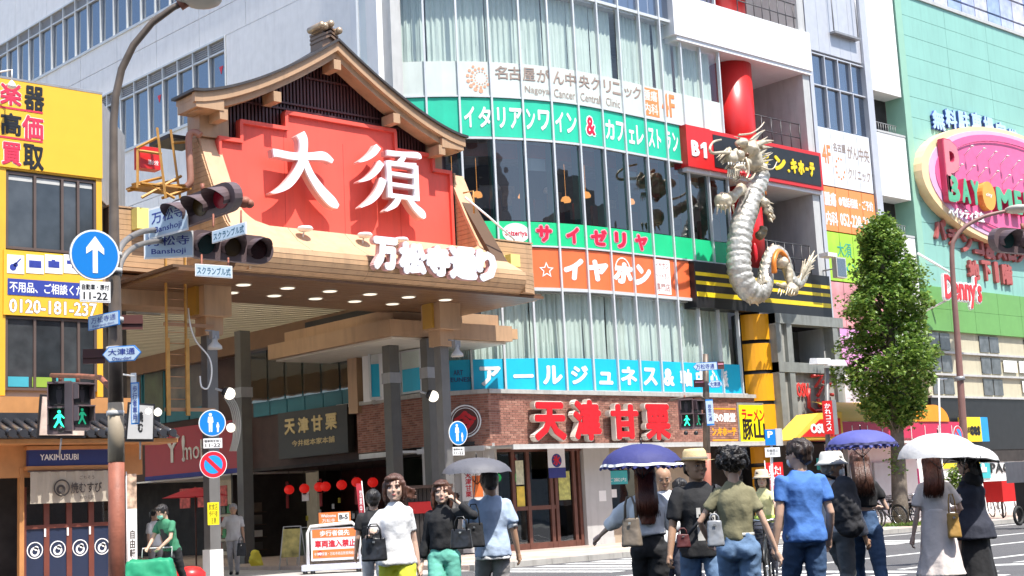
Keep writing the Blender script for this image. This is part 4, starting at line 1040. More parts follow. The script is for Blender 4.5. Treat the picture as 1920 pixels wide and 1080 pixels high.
for j in range(4):
    fbox('shelf', WOODI, psp, W, a+3.0, b-.6, 0.35+j*.42, 0.38+j*.42, -1.3, -.6)
    for q in range(9):
        o = MB().fb(W, b-.8-q*.33, b-.56-q*.33, 0.38+j*.42, 0.60+j*.42+random.random()*.1, -1.1, -.7)
        o.build('boxed_goods', (POSM+[mat('goods_red', (.4, .03, .02), .5), mat('goods_white', (.6, .6, .58), .5), mat('goods_green', (.05, .25, .08), .5)])[(q*3+j*5) % 7], psp)
for q in range(3): fbox('poster', mat('red_white_poster', (0.6, 0.10, 0.08), .6, var=.5, scale=6), psp, W, b-2.6-q*1.2, b-1.9-q*1.2, 1.9, 2.6, -.6, -.58)
# free-standing arcade posts
FP = mat('arcade_post_grey', (0.12, 0.115, 0.105), 0.5, metal=.2, var=.1, dirt=.3)
def apost(px, pyb, D, w, lab, ztop=7.0):
    p = P(px, pyb, D); t = thing('arcade_post', lab, 'post', (p.x, p.y, 0))
    MB().box(p.x-w/2, p.x+w/2, p.y-w/2, p.y+w/2, 0.02, ztop).build('shaft', FP, t); MB().box(p.x-w/2-.04, p.x+w/2+.04, p.y-w/2-.04, p.y+w/2+.04, 0.02, .3).build('foot', FP, t)
    MB().box(p.x-w/2-.03, p.x+w/2+.03, p.y-w/2-.03, p.y+w/2+.03, 5.0, 5.3).build('clamp_band', GREY, t); return t, p
apost(462, 1000, 42.5, .34, 'wide grey arcade post left of the lantern lit shop')
apost(741, 900, 40.3, .34, 'broad grey arcade post behind the woman in the white T-shirt', 6.1)
apost(812, 900, 39.3, .30, 'narrow grey arcade post just left of the right gate column', 6.1)

# ------------------------------------------------------------------ yellow building
YP = mat('yellow_facade', (0.74, 0.42, 0.035), 0.45, var=0.03, dirt=0.12)
Yf = Fr((0, 30.2), 0)
yb = thing('yellow_building', 'narrow yellow second-hand shop building with dark windows at the left edge', 'building', (12, 31, 0))
XR = 14.54
MB().box(6.0, XR, 30.24, 38, 4.1, 11.3).build('body', mat('shop_core', (0.3, 0.3, 0.3), .8), yb).hide_render = False
side_az = 48+4
gs_ = Fr((XR, 30.22), side_az)
for k in range(14):
    f = MB(); f.fb(gs_, 0.02+k*.2, .19+k*.2, 8.9 if k < 4 else 7.2, 11.28-.12*(k > 6), -0.4, 0.0); f.build('siding_board', mat('grey_siding', (0.42, 0.42, 0.43), .5, metal=.2, dirt=.3), yb)
fbox('dark_corner_wall', DARKIN, yb, gs_, 0.0, 2.9, 0.1, 8.9, -1.0, -0.02)
fbox('yellow_frame', YP, yb, Yf, 6, XR, 9.32, 11.38, -0.1, 0.05)
fbox('yellow_frame', YP, yb, Yf, 14.40, XR, 4.3, 9.32, -0.1, 0.05); fbox('yellow_frame', YP, yb, Yf, 12.02, 12.28, 4.3, 9.32, -0.1, 0.05); fbox('yellow_frame', YP, yb, Yf, 6, 12.02, 4.3, 9.32, -0.1, 0.04)
fbox('roof_trim', GREY, yb, Yf, 6, XR+.02, 11.38, 11.43, -0.2, 0.07)
WFR = mat('brown_window_frame', (0.10, 0.07, 0.06), .5)
for z0, z1 in ((7.54, 9.28), (4.42, 6.04)):
    fbox('room_back', DARKIN, yb, Yf, 12.28, 14.4, z0, z1, -2.0, -1.9) if False else None
    wf = MB(); wf.fb(Yf, 12.28, 14.40, z1-.05, z1, -.03, .03); wf.fb(Yf, 12.28, 14.4, z0, z0+.06, -.03, .03)
    for s in (12.28, 12.92, 13.56, 13.94, 14.34): wf.fb(Yf, s, s+.06, z0, z1, -.03, .035)
    w_ = wf.build('window', WFR, yb)
    for i, (a, b) in enumerate(((12.34, 12.92), (12.98, 13.56), (13.62, 13.94), (14.0, 14.34))):
        fbox('pane', mat('dark_pane_%d' % (i % 2), (0.03, 0.035, 0.04) if i % 2 else (0.05, 0.055, 0.06), .08, var=.3, spec=.8), w_, Yf, a, b, z0+.06, z1-.05, -.02, -.01)
        if z0 > 7: fbox('pale_shade', mat('pale_shade', (.5, .5, .48), .7), w_, Yf, a+.02, b-.02, z1-.18, z1-.08, -.01, -.004)
for a, b, c in ((12.36, 12.82, (0.05, .35, .45)), (12.9, 13.35, (0.25, .4, .05)), (13.45, 13.9, (.05, .35, .4))):
    fbox('seat_back', mat('seat_%d' % int(a*100), c, .5), yb, Yf, a, b, 4.5, 4.72, .0, .008)
us = thing('used_goods_sign', 'big yellow sign with rows of red and black kanji atop the yellow building', 'sign', (13, 30.1, 9.3))
fbox('sign_face', mat('sign_yellow', (0.76, 0.45, 0.035), .45, var=.02), us, Yf, 11.9, XR, 9.36, 11.36, 0.05, 0.09)
KR = mat('kanji_red', (0.72, 0.03, 0.08), .5); WO = mat('kanji_white_outline', (0.8, 0.78, 0.7), .5)
for ch, x0, y0, x1, y1, c in (('楽', 0, 155, 40, 198, KR), ('器', 45, 162, 83, 208, BLACK), ('高', 1, 212, 40, 254, BLACK), ('価', 41, 217, 81, 262, KR), ('買', 3, 267, 40, 310, KR), ('取', 43, 271, 82, 319, BLACK)):
    s0, s1, z0, z1 = rect_from(Yf, x0, y0, x1, y1, .09)
    if c is KR: text(Yf, ch, s0-.015, s1+.015, z0-.015, z1+.015, .09, WO, us, 'letter_outline', bold=.07, thick=.004)
    text(Yf, ch, s0, s1, z0, z1, .098, c, us, bold=.032, thick=.006)
for py in (207, 262): fbox('red_line', KR, us, Yf, 11.95, Yf.S(80, py, .09), Yf.Z(40, py-1, .09)-.02, Yf.Z(40, py-1, .09)+.02, .09, .1)
lw = thing('contact_sign', 'yellow and navy sign with item icons and phone number between two window rows', 'sign', (13, 30.1, 6.1))
fbox('sign_face', MATS['sign_yellow'], lw, Yf, 12.22, 14.42, 6.06, 7.5, 0.05, 0.09)
NB = mat('navy_blue', (0.03, 0.05, 0.30), .5)
sq = 'ギ'
for i, (x0, x1) in enumerate(((13, 45), (49, 82), (84, 117), (119, 150))):
    s0, s1, z0, z1 = rect_from(Yf, x0, 478, x1, 513, .09)
    o = fbox('icon_tile', WPAINT, lw, Yf, s0, s1, z0, z1, .09, .1)
    v = MB(); c, z = (s0+s1)/2, (z0+z1)/2
    if i == 0:
        v.disc(Yf, c-.06, z-.07, .075, .1, .106, 14); v.disc(Yf, c, z-.01, .05, .1, .106, 14); v.poly(Yf, [(c, z-.01), (c+.12, z+.12), (c+.1, z+.14), (c-.02, z+.01)], .1, .106)
    elif i == 1: v.fb(Yf, c-.14, c+.14, z-.08, z+.08, .1, .104); v.ring2(Yf, c-.07, z, .02, .045, .104, .108, 12); v.ring2(Yf, c+.07, z, .02, .045, .104, .108, 12)
    elif i == 2: v.fb(Yf, c-.13, c+.13, z-.08, z+.07, .1, .104); v.fb(Yf, c-.05, c+.03, z+.07, z+.1, .1, .104); v.ring2(Yf, c+.02, z-.01, .03, .055, .104, .108, 12)
    else: v.fb(Yf, c-.12, c+.12, z+.0, z+.08, .1, .104); v.fb(Yf, c+.0, c+.06, z-.09, z, .1, .104)
    v.build('icon', NB, o)
s0, s1, z0, z1 = rect_from(Yf, 14, 527, 170, 557, .09)
fbox('navy_band', NB, lw, Yf, s0, s1, z0, z1, .09, .1)
text(Yf, '不用品、ご相談ください', s0+.04, s1+.2, z0+.06, z1-.06, .1, LM_W, lw, bold=.02, thick=.005)
text(Yf, '0120-181-237', Yf.S(16, 575, .09), Yf.S(182, 575, .09), Yf.Z(95, 591, .09), Yf.Z(95, 563, .09), .09, mat('brown_outline', (.25, .12, .05), .5), lw, 'letter_outline', bold=.06, thick=.004)
text(Yf, '0120-181-237', Yf.S(17, 575, .09), Yf.S(181, 575, .09), Yf.Z(95, 590, .09), Yf.Z(95, 564, .09), .094, LM_W, lw, bold=.025, thick=.005)
# roof lamps on brackets
for px, py, zt_, lab in ((22, 160, 'small white lamp on a bent bracket above the used goods sign', 1),):
    s, z = Yf.hit(px, py, .5); t = thing('bracket_lamp', zt_, 'lamp', tuple(Yf(s, z, .5)))
    MB().tube([Yf(s-.8, z+.15, 0.05), Yf(s-.1, z+.33, .45), Yf(s, z+.36, .5), Yf(s, z+.1, .5)], .02, 6).build('arm', WPAINT, t); MB().lathe(Yf(s, z, .5), [(.03, .1), (.08, .03), (.1, -.04), (.04, -.08)], 14).build('shade', WPAINT, t)

# ------------------------------------------------------------------ rice-ball shop front
rs_ = thing('rice_ball_shop', 'small wooden shop front with black roof tiles and a blue name board', 'shop', (13, 29, 0))
Rf = Fr((0, 29.2), 0)
OW = mat('orange_wood', (0.50, 0.23, 0.08), .5, var=.1, scale=4, dirt=.15)
fbox('orange_wall', OW, rs_, Rf, 6, 15.1, 3.72, 4.22, -1.2, -0.3)
fbox('wall', OW, rs_, Rf, 6, 15.0, 2.5, 3.3, -.3, 0.0)
TILEM = mat('black_roof_tile', (0.035, 0.036, 0.042), .25, var=.2, spec=.8)
# tile roof sloping down to the street: rolls with round end caps
tw = 0.24
for i in range(17):
    x = 11.45+i*tw
    v = MB(); v.tube([(x, 28.35, 3.36), (x, 28.7, 3.46), (x, 29.4, 3.72)], [.075, .075, .07], 10); v.build('cover_tile', TILEM, rs_)
    v = MB(); v.hexa([(x+.05, 28.42, 3.27), (x+tw-.05, 28.42, 3.27), (x+tw-.05, 29.4, 3.62), (x+.05, 29.4, 3.62), (x+.05, 28.42, 3.31), (x+tw-.05, 28.42, 3.31), (x+tw-.05, 29.4, 3.66), (x+.05, 29.4, 3.66)]); v.build('pan_tile', TILEM, rs_)
    MB().disc(Fr((0, 28.34), 0), x, 3.36, .088, 0, .03, 12).build('end_tile', TILEM, rs_)
MB().box(11.4, 15.5, 29.3, 29.6, 3.66, 3.86).build('ridge_tile', TILEM, rs_)
MB().box(11.4, 15.5, 28.5, 29.4, 3.16, 3.25).build('eave_board', OW, rs_)
bb_ = fbox('name_board', mat('royal_navy', (0.02, 0.035, 0.16), .5), rs_, Rf, 12.35, 14.32, 2.72, 3.06, .0, .12)
text(Rf, 'YAKIMUSUBI', Rf.S(75, 860, .12), Rf.S(147, 860, .12), 2.84, 2.97, .12, LM_W, bb_, bold=.02, thick=.006)
fbox('name_board_frame', OW, rs_, Rf, 12.3, 14.37, 3.06, 3.14, .0, .16); fbox('name_board_frame', OW, rs_, Rf, 12.3, 14.37, 2.64, 2.72, .0, .16)
gs2 = Fr((14.45, 29.2), 50)
b2 = fbox('side_name_board', MATS['royal_navy'], rs_, gs2, .25, 1.25, 2.76, 3.06, 0.0, .1); text(gs2, 'YAKIMUSUBI', .45, .95, 2.86, 2.96, .1, LM_W, b2, bold=.02, thick=.005)
fbox('side_wall', OW, rs_, gs2, 0.0, 1.4, 2.5, 3.2, -.3, 0.0); fbox('side_lintel', WFR, rs_, gs2, 0, 1.4, 2.35, 2.5, -.3, .05)
for i in range(6):
    p0 = gs2(.2+i*.22, 3.34, .75); p1 = gs2(.1+i*.2, 3.7, -.3); MB().tube([p0, p1], .07, 8).build('cover_tile', TILEM, rs_)
for s in (12.2, 14.36): fbox('timber_post', OW, rs_, Rf, s, s+.1, .12, 2.7, -.1, .02)
fbox('shop_dark_interior', DARKIN, rs_, Rf, 6, 14.3, .12, 2.65, -1.1, -1.0)
# sliding doors with lower navy panels
DRW = mat('red_brown_timber', (0.16, 0.045, 0.03), .45, var=.15)
for k in range(4):
    a = 12.32+k*.5
    d_ = MB(); d_.fb(Rf, a, a+.06, .12, 2.3, -.12, -.06); d_.fb(Rf, a+.44, a+.5, .12, 2.3, -.12, -.06); d_.fb(Rf, a, a+.5, 1.42, 1.5, -.12, -.055)
    do = d_.build('door', DRW, rs_)
    fbox('door_glass', GL_DARK, do, Rf, a+.06, a+.44, 1.5, 2.3, -.1, -.09)
    fbox('navy_panel', mat('dark_navy_panel', (0.015, 0.025, 0.06), .5), do, Rf, a+.06, a+.44, .12, 1.42, -.1, -.08)
    v = MB(); cs = a+.25; v.ring2(Rf, cs, .98, .155, .175, -.08, -.072, 24); v.ring2(Rf, cs, .95, .06, .1, -.08, -.072, 16); v.disc(Rf, cs+.03, 1.02, .05, -.08, -.072, 14); v.build('crest', LM_W, do)
    fbox('door_pull', WPAINT, do, Rf, a+.44, a+.48, 1.25, 1.42, -.055, -.045)
nr = thing('noren_curtain', 'beige noren cloth with a round crest and brushed hiragana over the sliding doors', 'curtain', (13, 28.9, 1.9))
NC = mat('noren_cloth', (0.50, 0.44, 0.35), .85, var=.06, transl=.15)
nf = Fr((0, 29.0), 0); v = MB(); n = 44; R0 = []
for j in range(4):
    R0.append([nf(12.35+2.0*k/n, 2.60-.66*j/3, .0+.018*sin(k*.9)+.01*sin(k*2.3+j)) for k in range(n+1)])
for j in range(3):
    for k in range(n): v.face([R0[j+1][k], R0[j+1][k+1], R0[j][k+1], R0[j][k]], True)
v.build('cloth', NC, nr); MB().tube([nf(12.3, 2.61), nf(14.4, 2.61)], .018, 8).build('rod', WFR, nr)
ink = mat('ink', (0.05, 0.04, 0.035), .7)
v = MB(); v.ring2(nf, 13.02, 2.25, .15, .18, .04, .046, 28); v.ring2(nf, 13.0, 2.22, .05, .10, .04, .046, 20); v.build('crest', ink, nr)
text(nf, '焼むすび', 13.22, 13.92, 2.13, 2.36, .04, ink, nr, bold=.015, thick=.005); text(nf, 'ごちそう', 13.42, 13.75, 2.42, 2.5, .04, ink, nr, bold=.0, thick=.004); text(nf, 'たわら家', 13.42, 13.75, 2.0, 2.08, .04, ink, nr, bold=.0, thick=.004)
# banner next to the doors
sb = thing('tall_photo_banner', 'tall narrow white banner with food pictures beside the leaning red-brown pole', 'banner', (14.5, 28.7, 0))
fbox('banner_cloth', mat('food_photo_print', (.5, .35, .25), .6, var=.7, scale=7), sb, Rf, 14.40, 14.62, 1.75, 2.5, .45, .46); fbox('banner_cloth', WPAINT, sb, Rf, 14.40, 14.62, .2, 1.75, .45, .46)
text(Rf, '自\n由\n軒\n弁\n当', 14.44, 14.58, .3, 1.3, .461, ink, sb, bold=.03, thick=.003)
MB().tube([Rf(14.38, .12, .46), Rf(14.38, 2.55, .46)], .012, 6).build('banner_pole', WPAINT, sb)
# tilted photo poster boards above the tiles
for (x0, y0, x1, y1, lab, nm, m_) in ((74, 748, 160, 815, 'pale square picture board behind the left pedestrian signal', 'picture_board', 'p'), (238, 762, 288, 822, 'grey square board with black calligraphy beside the blue vertical plate', 'calligraphy_board', 'c')):
    c0_ = P((x0+x1)/2, (y0+y1)/2, 28.4); bf = Fr((c0_.x, c0_.y), -12 if m_ == 'p' else -25); s0, s1, z0, z1 = rect_from(bf, x0, y0, x1, y1, 0)
    t = thing(nm, lab, 'sign', tuple(bf(s0, z0)))
    v = MB(); tl = .12; v.poly(bf, [(s0, z0), (s1-tl*.2, z0-.02), (s1, z1), (s0+tl*.5, z1+.05)], -.06, 0); v.build('panel', mat('picture_print' if m_ == 'p' else 'calligraphy_ground', (.55, .42, .35) if m_ == 'p' else (.45, .44, .43), .5, var=.35 if m_ == 'p' else .05, scale=4), t)
    v = MB(); v.poly(bf, [(s0-.04, z0-.05), (s1, z0-.07), (s1+.04, z1+.04), (s0+tl*.5-.04, z1+.1)], -.1, -.06); v.build('frame', BLACK, t)
    if m_ == 'c': text(bf, '焼\nむ', s0+.2, s1-.2, z0+.12, z1-.1, .0, BLACK, t, bold=.06, thick=.01)
    MB().tube([bf((s0+s1)/2, z0, -.08), bf((s0+s1)/2, z0-.4, -.3)], .02, 6).build('bracket', GREY, t)
def remesh(mb, voxel, name, m, parent, disp=0.0, dscale=6.0, dfn=None, smooth=3, extra=None):
    """merge the overlapping shapes of a builder into one continuous skin"""
    off = WL[parent.name] if parent is not None else Vector((0, 0, 0))
    me = bpy.data.meshes.new('tmp'); me.from_pydata([tuple(p-off) for p in mb.v], [], mb.f)
    o = bpy.data.objects.new('tmp', me); COL.objects.link(o)
    md = o.modifiers.new('r', 'REMESH'); md.mode = 'VOXEL'; md.voxel_size = voxel; md.use_smooth_shade = True
    if smooth:
        sm = o.modifiers.new('s', 'SMOOTH'); sm.iterations = smooth; sm.factor = 0.5
    dg = bpy.context.evaluated_depsgraph_get(); me2 = bpy.data.meshes.new_from_object(o.evaluated_get(dg))
    bpy.data.objects.remove(o); bpy.data.meshes.remove(me)
    if disp or dfn:
        nr = [v.normal.copy() for v in me2.vertices]
        for v, nn in zip(me2.vertices, nr):
            if dfn: v.co += nn*dfn(v.co)
            else: v.co += nn*disp*noise.fractal(v.co*dscale, 1.0, 2.0, 3)
    me2.name = name; me2.materials.clear(); me2.materials.append(m)
    for p in me2.polygons: p.use_smooth = True
    o = bpy.data.objects.new(name, me2); COL.objects.link(o)
    if parent is not None: o.parent = parent
    WL[o.name] = Vector(off); return o

# ------------------------------------------------------------------ building with the signs in a column
sgb = thing('sign_column_building', 'narrow grey building with stacked window signs between the white balconies and the teal building', 'building', (45.5, 31, 0))
STEEL = mat('pale_steel', (0.55, 0.56, 0.60), .4, metal=.25, var=.05, dirt=.1)
fbox('core', DARKIN, sgb, K, 43.5, 47.6, 0.1, 26, -3, -.5)
fbox('edge_strip', STEEL, sgb, K, 43.5, 43.72, 7.6, 26, -.5, .12); fbox('edge_strip', STEEL, sgb, K, 47.2, 47.62, 3.9, 26, -.5, .12)
for k in range(5):
    a = 43.74+k*.69; fbox('wall_panel', STEEL, sgb, K, a, a+.68, 18.05, 26, -.5, 0)
MB().fb(K, 45.2, 46.9, 18.9, 18.98, .0, .25).tube([K(45.2, 19.0, .2), K(45.2, 21, .2)], .03, 6).tube([K(46.8, 19.0, .2), K(46.8, 21, .2)], .03, 6).build('maintenance_rail', GREY, sgb)
for r_, (z0, z1) in enumerate(((16.75, 17.95), (15.05, 16.7))):
    for k in range(4):
        a = 43.76+k*.86; w_ = MB(); w_.fb(K, a, a+.05, z0, z1, -.2, .03); w_.fb(K, a+.05, a+.86, z1-.05, z1, -.2, .02); wo = w_.build('window', STEEL, sgb)
        fbox('pane', GL_BLUE, wo, K, a+.05, a+.85, z0, z1-.05, -.1, -.09); fbox('blind', mat('pale_blue_blind', (.45, .52, .58), .7) if r_ == 0 else BLIND, wo, K, a+.05, a+.85, z0, z1-.05, -.3, -.28)
def panel_sign(name, label, z0, z1, col, x0=43.75, x1=47.15, n=4, var=.03):
    t = thing(name, label, 'sign', (x0, 30.9, z0)); m = mat(name+'_film', col, .4, var=var, scale=1.3)
    w = (x1-x0)/n
    for k in range(n): fbox('film_panel', m, t, K, x0+k*w+.012, x0+(k+1)*w-.012, z0, z1, -.1, .04)
    return t
c1 = panel_sign('white_clinic_sign', 'white clinic sign of four panes with orange 4F, right of the black fascia sign', 12.75, 15.0, (.72, .73, .76))
text(K, '4F', 43.95, 44.5, 13.6, 14.35, .045, LM_OR, c1, bold=.02, thick=.006)
text(K, '名古屋', 44.7, 45.5, 14.15, 14.5, .045, LM_TAUPE, c1, bold=.015, thick=.006); text(K, 'がん中央', 45.6, 47.05, 13.95, 14.5, .045, LM_TAUPE, c1, bold=.015, thick=.006)
text(K, 'クリニック', 45.55, 47.0, 13.15, 13.6, .045, LM_TAUPE, c1, bold=.015, thick=.006)
v = MB()
for k in range(9): v.disc(K, 45.05+.27*cos(k*.6+1.2), 13.5+.4*sin(k*.6+1.2), .05, .04, .05, 8)
v.build('dotted_logo', LM_OR, c1)
c2 = panel_sign('orange_phone_sign', 'orange sign with white phone number 052-228-2285 below the white clinic sign', 11.0, 12.7, (.84, .28, .08))
text(K, '腫瘍', 43.85, 44.6, 11.95, 12.5, .045, LM_W, c2, bold=.03, thick=.006); text(K, '内科', 43.85, 44.6, 11.2, 11.75, .045, LM_W, c2, bold=.03, thick=.006)
text(K, '●電話相談・ご予約', 44.75, 47.0, 12.0, 12.4, .045, LM_W, c2, bold=.03, thick=.006); text(K, '052-228-2285', 44.75, 47.05, 11.25, 11.75, .045, LM_W, c2, bold=.03, thick=.006)
c3 = panel_sign('lime_sign', 'lime green sign with teal lettering partly behind the tree top', 9.1, 10.95, (.38, .66, .05), var=.2)
TL = mat('teal_letter', (.02, .35, .3), .5)
text(K, '大須', 44.4, 45.3, 10.05, 10.6, .045, TL, c3, bold=.01, thick=.006); text(K, 'メンタル', 44.7, 46.7, 9.4, 9.85, .045, TL, c3, bold=.01, thick=.006)
c4 = panel_sign('rose_sign', 'faded rose red window sign above the magenta sign', 7.35, 9.05, (.68, .30, .32), var=.35)
c5 = panel_sign('magenta_sign', 'magenta sign with three lines of white and maroon katakana left of the tree', 5.7, 7.3, (.72, .32, .62), var=.1)
for i, (t_, c_) in enumerate((('オーダーウィッグ', LM_W), ('ヘッドスパ・', mat('pink_print', (.8, .5, .7), .5)), ('アットグラム', mat('maroon_print', (.25, .05, .12), .5)))):
    text(K, t_, 43.85, 46.9, 6.78-i*.5, 7.18-i*.5, .045, c_, c5, bold=.02, thick=.006)
c6 = panel_sign('white_pink_sign', 'white and pink window sign mostly hidden behind the tree', 3.95, 5.6, (.72, .66, .68), var=.2)
fbox('pink_band', mat('hot_pink', (.72, .05, .22), .5), c6, K, 43.9, 47.1, 4.0, 4.35, .04, .05)
# grey steel frame with red logo under it
gf = thing('grey_shop_frame', 'weathered grey steel framed bay with an empty opening and red scrawled logo', 'building', (42, 30.6, 0))
GST = mat('weathered_steel', (.30, .31, .29), .5, metal=.3, var=.12, dirt=.5)
GF_ = Fr((0, 30.4), 0)
for a in (39.45, 40.05, 42.75): fbox('upright', GST, gf, GF_, a, a+.30, .12, 7.55, -.4, .1)
for z in (7.2, 5.5): fbox('beam', GST, gf, GF_, 39.45, 43.4, z, z+.35, -.4, .12)
fbox('lower_panel', mat('grey_panel_dirty', (.36, .36, .33), .6, dirt=.6), gf, GF_, 40.35, 42.75, 3.2, 5.5, -.3, -.05)
fbox('lower_panel', MATS['grey_panel_dirty'], gf, GF_, 39.75, 40.05, .12, 7.2, -.3, -.05); fbox('lower_panel', MATS['grey_panel_dirty'], gf, GF_, 43.05, 43.4, .12, 7.5, -.3, -.05)
fbox('opening_back', mat('dim_wall', (.16, .15, .14), .8, var=.2), gf, GF_, 40.35, 42.75, 5.85, 7.2, -1.5, -1.4); fbox('pale_post', LGREY, gf, GF_, 41.6, 41.85, 5.85, 7.2, -1.4, -1.2); fbox('inner_side', LGREY, gf, GF_, 42.68, 42.75, 5.85, 7.2, -1.4, -.3)
NR = mat('neon_red_tube', (.80, .06, .05), .4)
def scrawl(parent, fr, pts, r, name='neon_stroke'):
    MB().tube([fr(a, z, .05) for a, z in pts], r, 6).build(name, NR, parent)
text(GF_, 'OSU', 40.45, 41.15, 4.65, 5.15, 0, NR, gf, bold=.03, thick=.04)
for pts in ([(41.35, 5.4), (41.95, 5.42), (41.5, 5.0), (41.95, 5.05), (41.6, 4.7)], [(41.1, 4.95), (41.05, 4.3), (41.35, 4.15), (41.8, 4.2)], [(42.0, 5.2), (42.4, 5.15), (42.15, 4.8), (42.5, 4.75)], [(42.1, 4.6), (42.05, 4.3), (42.45, 4.2)], [(41.6, 4.6), (41.65, 4.35), (41.95, 4.45)]):
    scrawl(gf, GF_, pts, .07)
fbox('dark_entrance', DARKIN, gf, GF_, 39.75, 48.2, .12, 3.2, -1.2, -1.1)
# white rough-faced strip with openings
rw = thing('white_stucco_building', 'tall narrow white building with a rough face and dark openings beside the teal wall', 'building', (48.5, 31, 0))
STU = mat('rough_white_stucco', (.78, .78, .76), .9, var=.04, bump=1.0, bscale=9)
fbox('core', DARKIN, rw, K, 47.62, 49.78, .1, 28, -5, -.75)
for z0, z1 in ((0.1, 4.0), (6.2, 9.0), (9.0, 11.2), (12.75, 15.35), (17.05, 20.3), (20.3, 28)):
    fbox('stucco_panel', STU, rw, K, 47.64, 49.72, z0, z1, -.74, .06)
for z in (4.0, 11.2, 15.35):
    fbox('opening_sill', LGREY, rw, K, 47.64, 49.72, z, z+.08, -.74, .08)
    v = MB(); v.tube([K(47.7, z+.55, -.3), K(49.7, z+.55, -.3)], .02, 6)
    for q in range(12): v.tube([K(47.75+q*.17, z+.05, -.3), K(47.75+q*.17, z+.55, -.3)], .012, 4)
    v.build('opening_rail', GREY, rw)
# teal building
tb = thing('teal_building', 'huge teal panelled building with an oval pink sign and green lower storey', 'building', (56, 31, 0))
TEAL = mat('teal_panel', (.25, .49, .42), .5, var=.05, scale=.5, dirt=.18)
TEALE = mat('teal_edge', (.28, .50, .38), .5, var=.03)
fbox('core', DARKIN, tb, K, 49.85, 90, .1, 21.6, -20, -1.2)
fbox('core_upper', DARKIN, tb, K, 49.85, 90, 21.6, 28, -20, -1.35)
fbox('corner_strip', TEALE, tb, K, 49.80, 50.25, 9.3, 21.6, -1.2, .12)
rows_ = [9.3+i*(21.6-9.3)/14 for i in range(15)]
for z0, z1 in zip(rows_, rows_[1:]):
    for k in range(8):
        a = 50.26+k*3.4; fbox('wall_panel', TEAL, tb, K, a, a+3.385, z0+.008, z1-.008, -1.2, .05)
fbox('roof_trim', LGREY, tb, K, 49.75, 80, 21.6, 21.75, -1.2, .12)
for r_ in range(4):
    for k in range(26):
        a = 50+k*1.15; fbox('top_window', mat('lilac_glass_%d' % ((k*7+r_*3) % 3), ((.40, .44, .60), (.52, .52, .60), (.30, .38, .55))[(k*7+r_*3) % 3], .15, var=.2, spec=.8), tb, K, a, a+1.1, 21.85+r_*1.05, 22.8+r_*1.05, -1.1, -.9)
fbox('top_frame', LGREY, tb, K, 49.8, 80, 21.75, 26, -1.3, -1.15)
GREENP = mat('leaf_green_panel', (.15, .36, .10), .5, var=.05, dirt=.1)
for r_ in range(2):
    for k in range(8): fbox('green_panel', GREENP, tb, K, 49.8+k*1.9, 49.8+k*1.9+1.885, 7.5+r_*.9, 8.39+r_*.9, -1.0, .15)
CREAM = mat('cream_wall', (.55, .50, .36), .6, var=.05, dirt=.2)
fbox('cream_wall', CREAM, tb, K, 49.8, 80, 4.8, 7.5, -1.0, .0)
for r_ in range(3):
    fbox('ledge', LGREY, tb, K, 49.8, 80, 4.8+r_*.9, 4.88+r_*.9, 0, .12)
    for k, xx in enumerate((50.1, 50.9, 53.9, 54.7, 57.6, 58.4)):
        fbox('strip_window', mat('grey_strip_glass', (.10, .11, .12), .2, var=.4, spec=.7), tb, K, xx, xx+.72, 4.95+r_*.9, 5.62+r_*.9, 0, .05)
for k, (xx, zz) in enumerate(((55.6, 5.95), (56.9, 5.95), (57.0, 5.1))): fbox('paper_sign', WPAINT, tb, K, xx, xx+1.1, zz, zz+.5, .06, .08)
fbox('black_band', BLACK, tb, K, 49.8, 80, 2.7, 4.8, -1, .05)
fbox('shop_white_wall', WPAINT, tb, K, 50, 80, .12, 2.7, -1, .0)
fbox('shop_dark_gap', DARKIN, tb, K, 50, 80, 2.2, 2.7, 0.0, .03)
fbox('yellow_strip', YEL, tb, K, 50.2, 53, 2.0, 2.2, 0, .05)
ov = thing('oval_parlour_sign', 'giant oval pink sign with cream rim and green lettering on the teal wall', 'sign', (57, 30.8, 11.4))
PKS = mat('sign_pink', (.74, .13, .30), .5, var=.06); CRM = mat('sign_cream', (.86, .62, .36), .5); LIL = mat('sign_lilac', (.70, .42, .62), .5)
oc, oz, orx, orz = 57.2, 13.95, 7.2, 2.65
def ell(f): return [(oc+orx*f*cos(2*pi*k/56), oz+orz*f*sin(2*pi*k/56)) for k in range(56)]
MB().poly(K, ell(1.0), .06, .5).build('cream_rim', CRM, ov); MB().poly(K, ell(.93), .5, .53).build('lilac_ring', LIL, ov); MB().poly(K, ell(.87), .53, .56).build('pink_face', PKS, ov)
v = MB()
for k in range(56):
    a, b = 2*pi*k/56, 2*pi*(k+1)/56; v.tube([K(oc+orx*.8*cos(a), oz+orz*.76*sin(a), .62), K(oc+orx*.8*cos(b), oz+orz*.76*sin(b), .62)], .025, 5)
v.build('neon_tube', mat('neon_tube_rose', (.45, .08, .2), .4), ov)
for i in range(8):
    for j in range(2):
        s_, z_ = 51.4+i*.95, 15.3-j*.85+(-.02*(i-3)**2)
        if ((s_-oc)/(orx*.8))**2+((z_-oz)/(orz*.8))**2 < 1:
            MB().lathe(K(s_, z_, .95), [(.02, .04), (.09, .0), (.02, -.04)], 10).tube([K(s_, z_, .92), K(s_, z_-.3, .56)], .02, 5).build('bulb_fitting', WPAINT, ov)
GL_ = mat('sign_green_letter', (.10, .42, .24), .5); RD_ = mat('sign_red_side', (.55, .05, .12), .5)
text(K, 'P', 51.25, 52.45, 13.0, 15.4, .56, RD_, ov, 'letter_side', bold=.04, thick=.25)
text(K, 'P', 51.3, 52.4, 13.05, 15.35, .81, mat('letter_rose', (.70, .22, .26), .5), ov, 'letter_face', bold=.03, thick=.02)
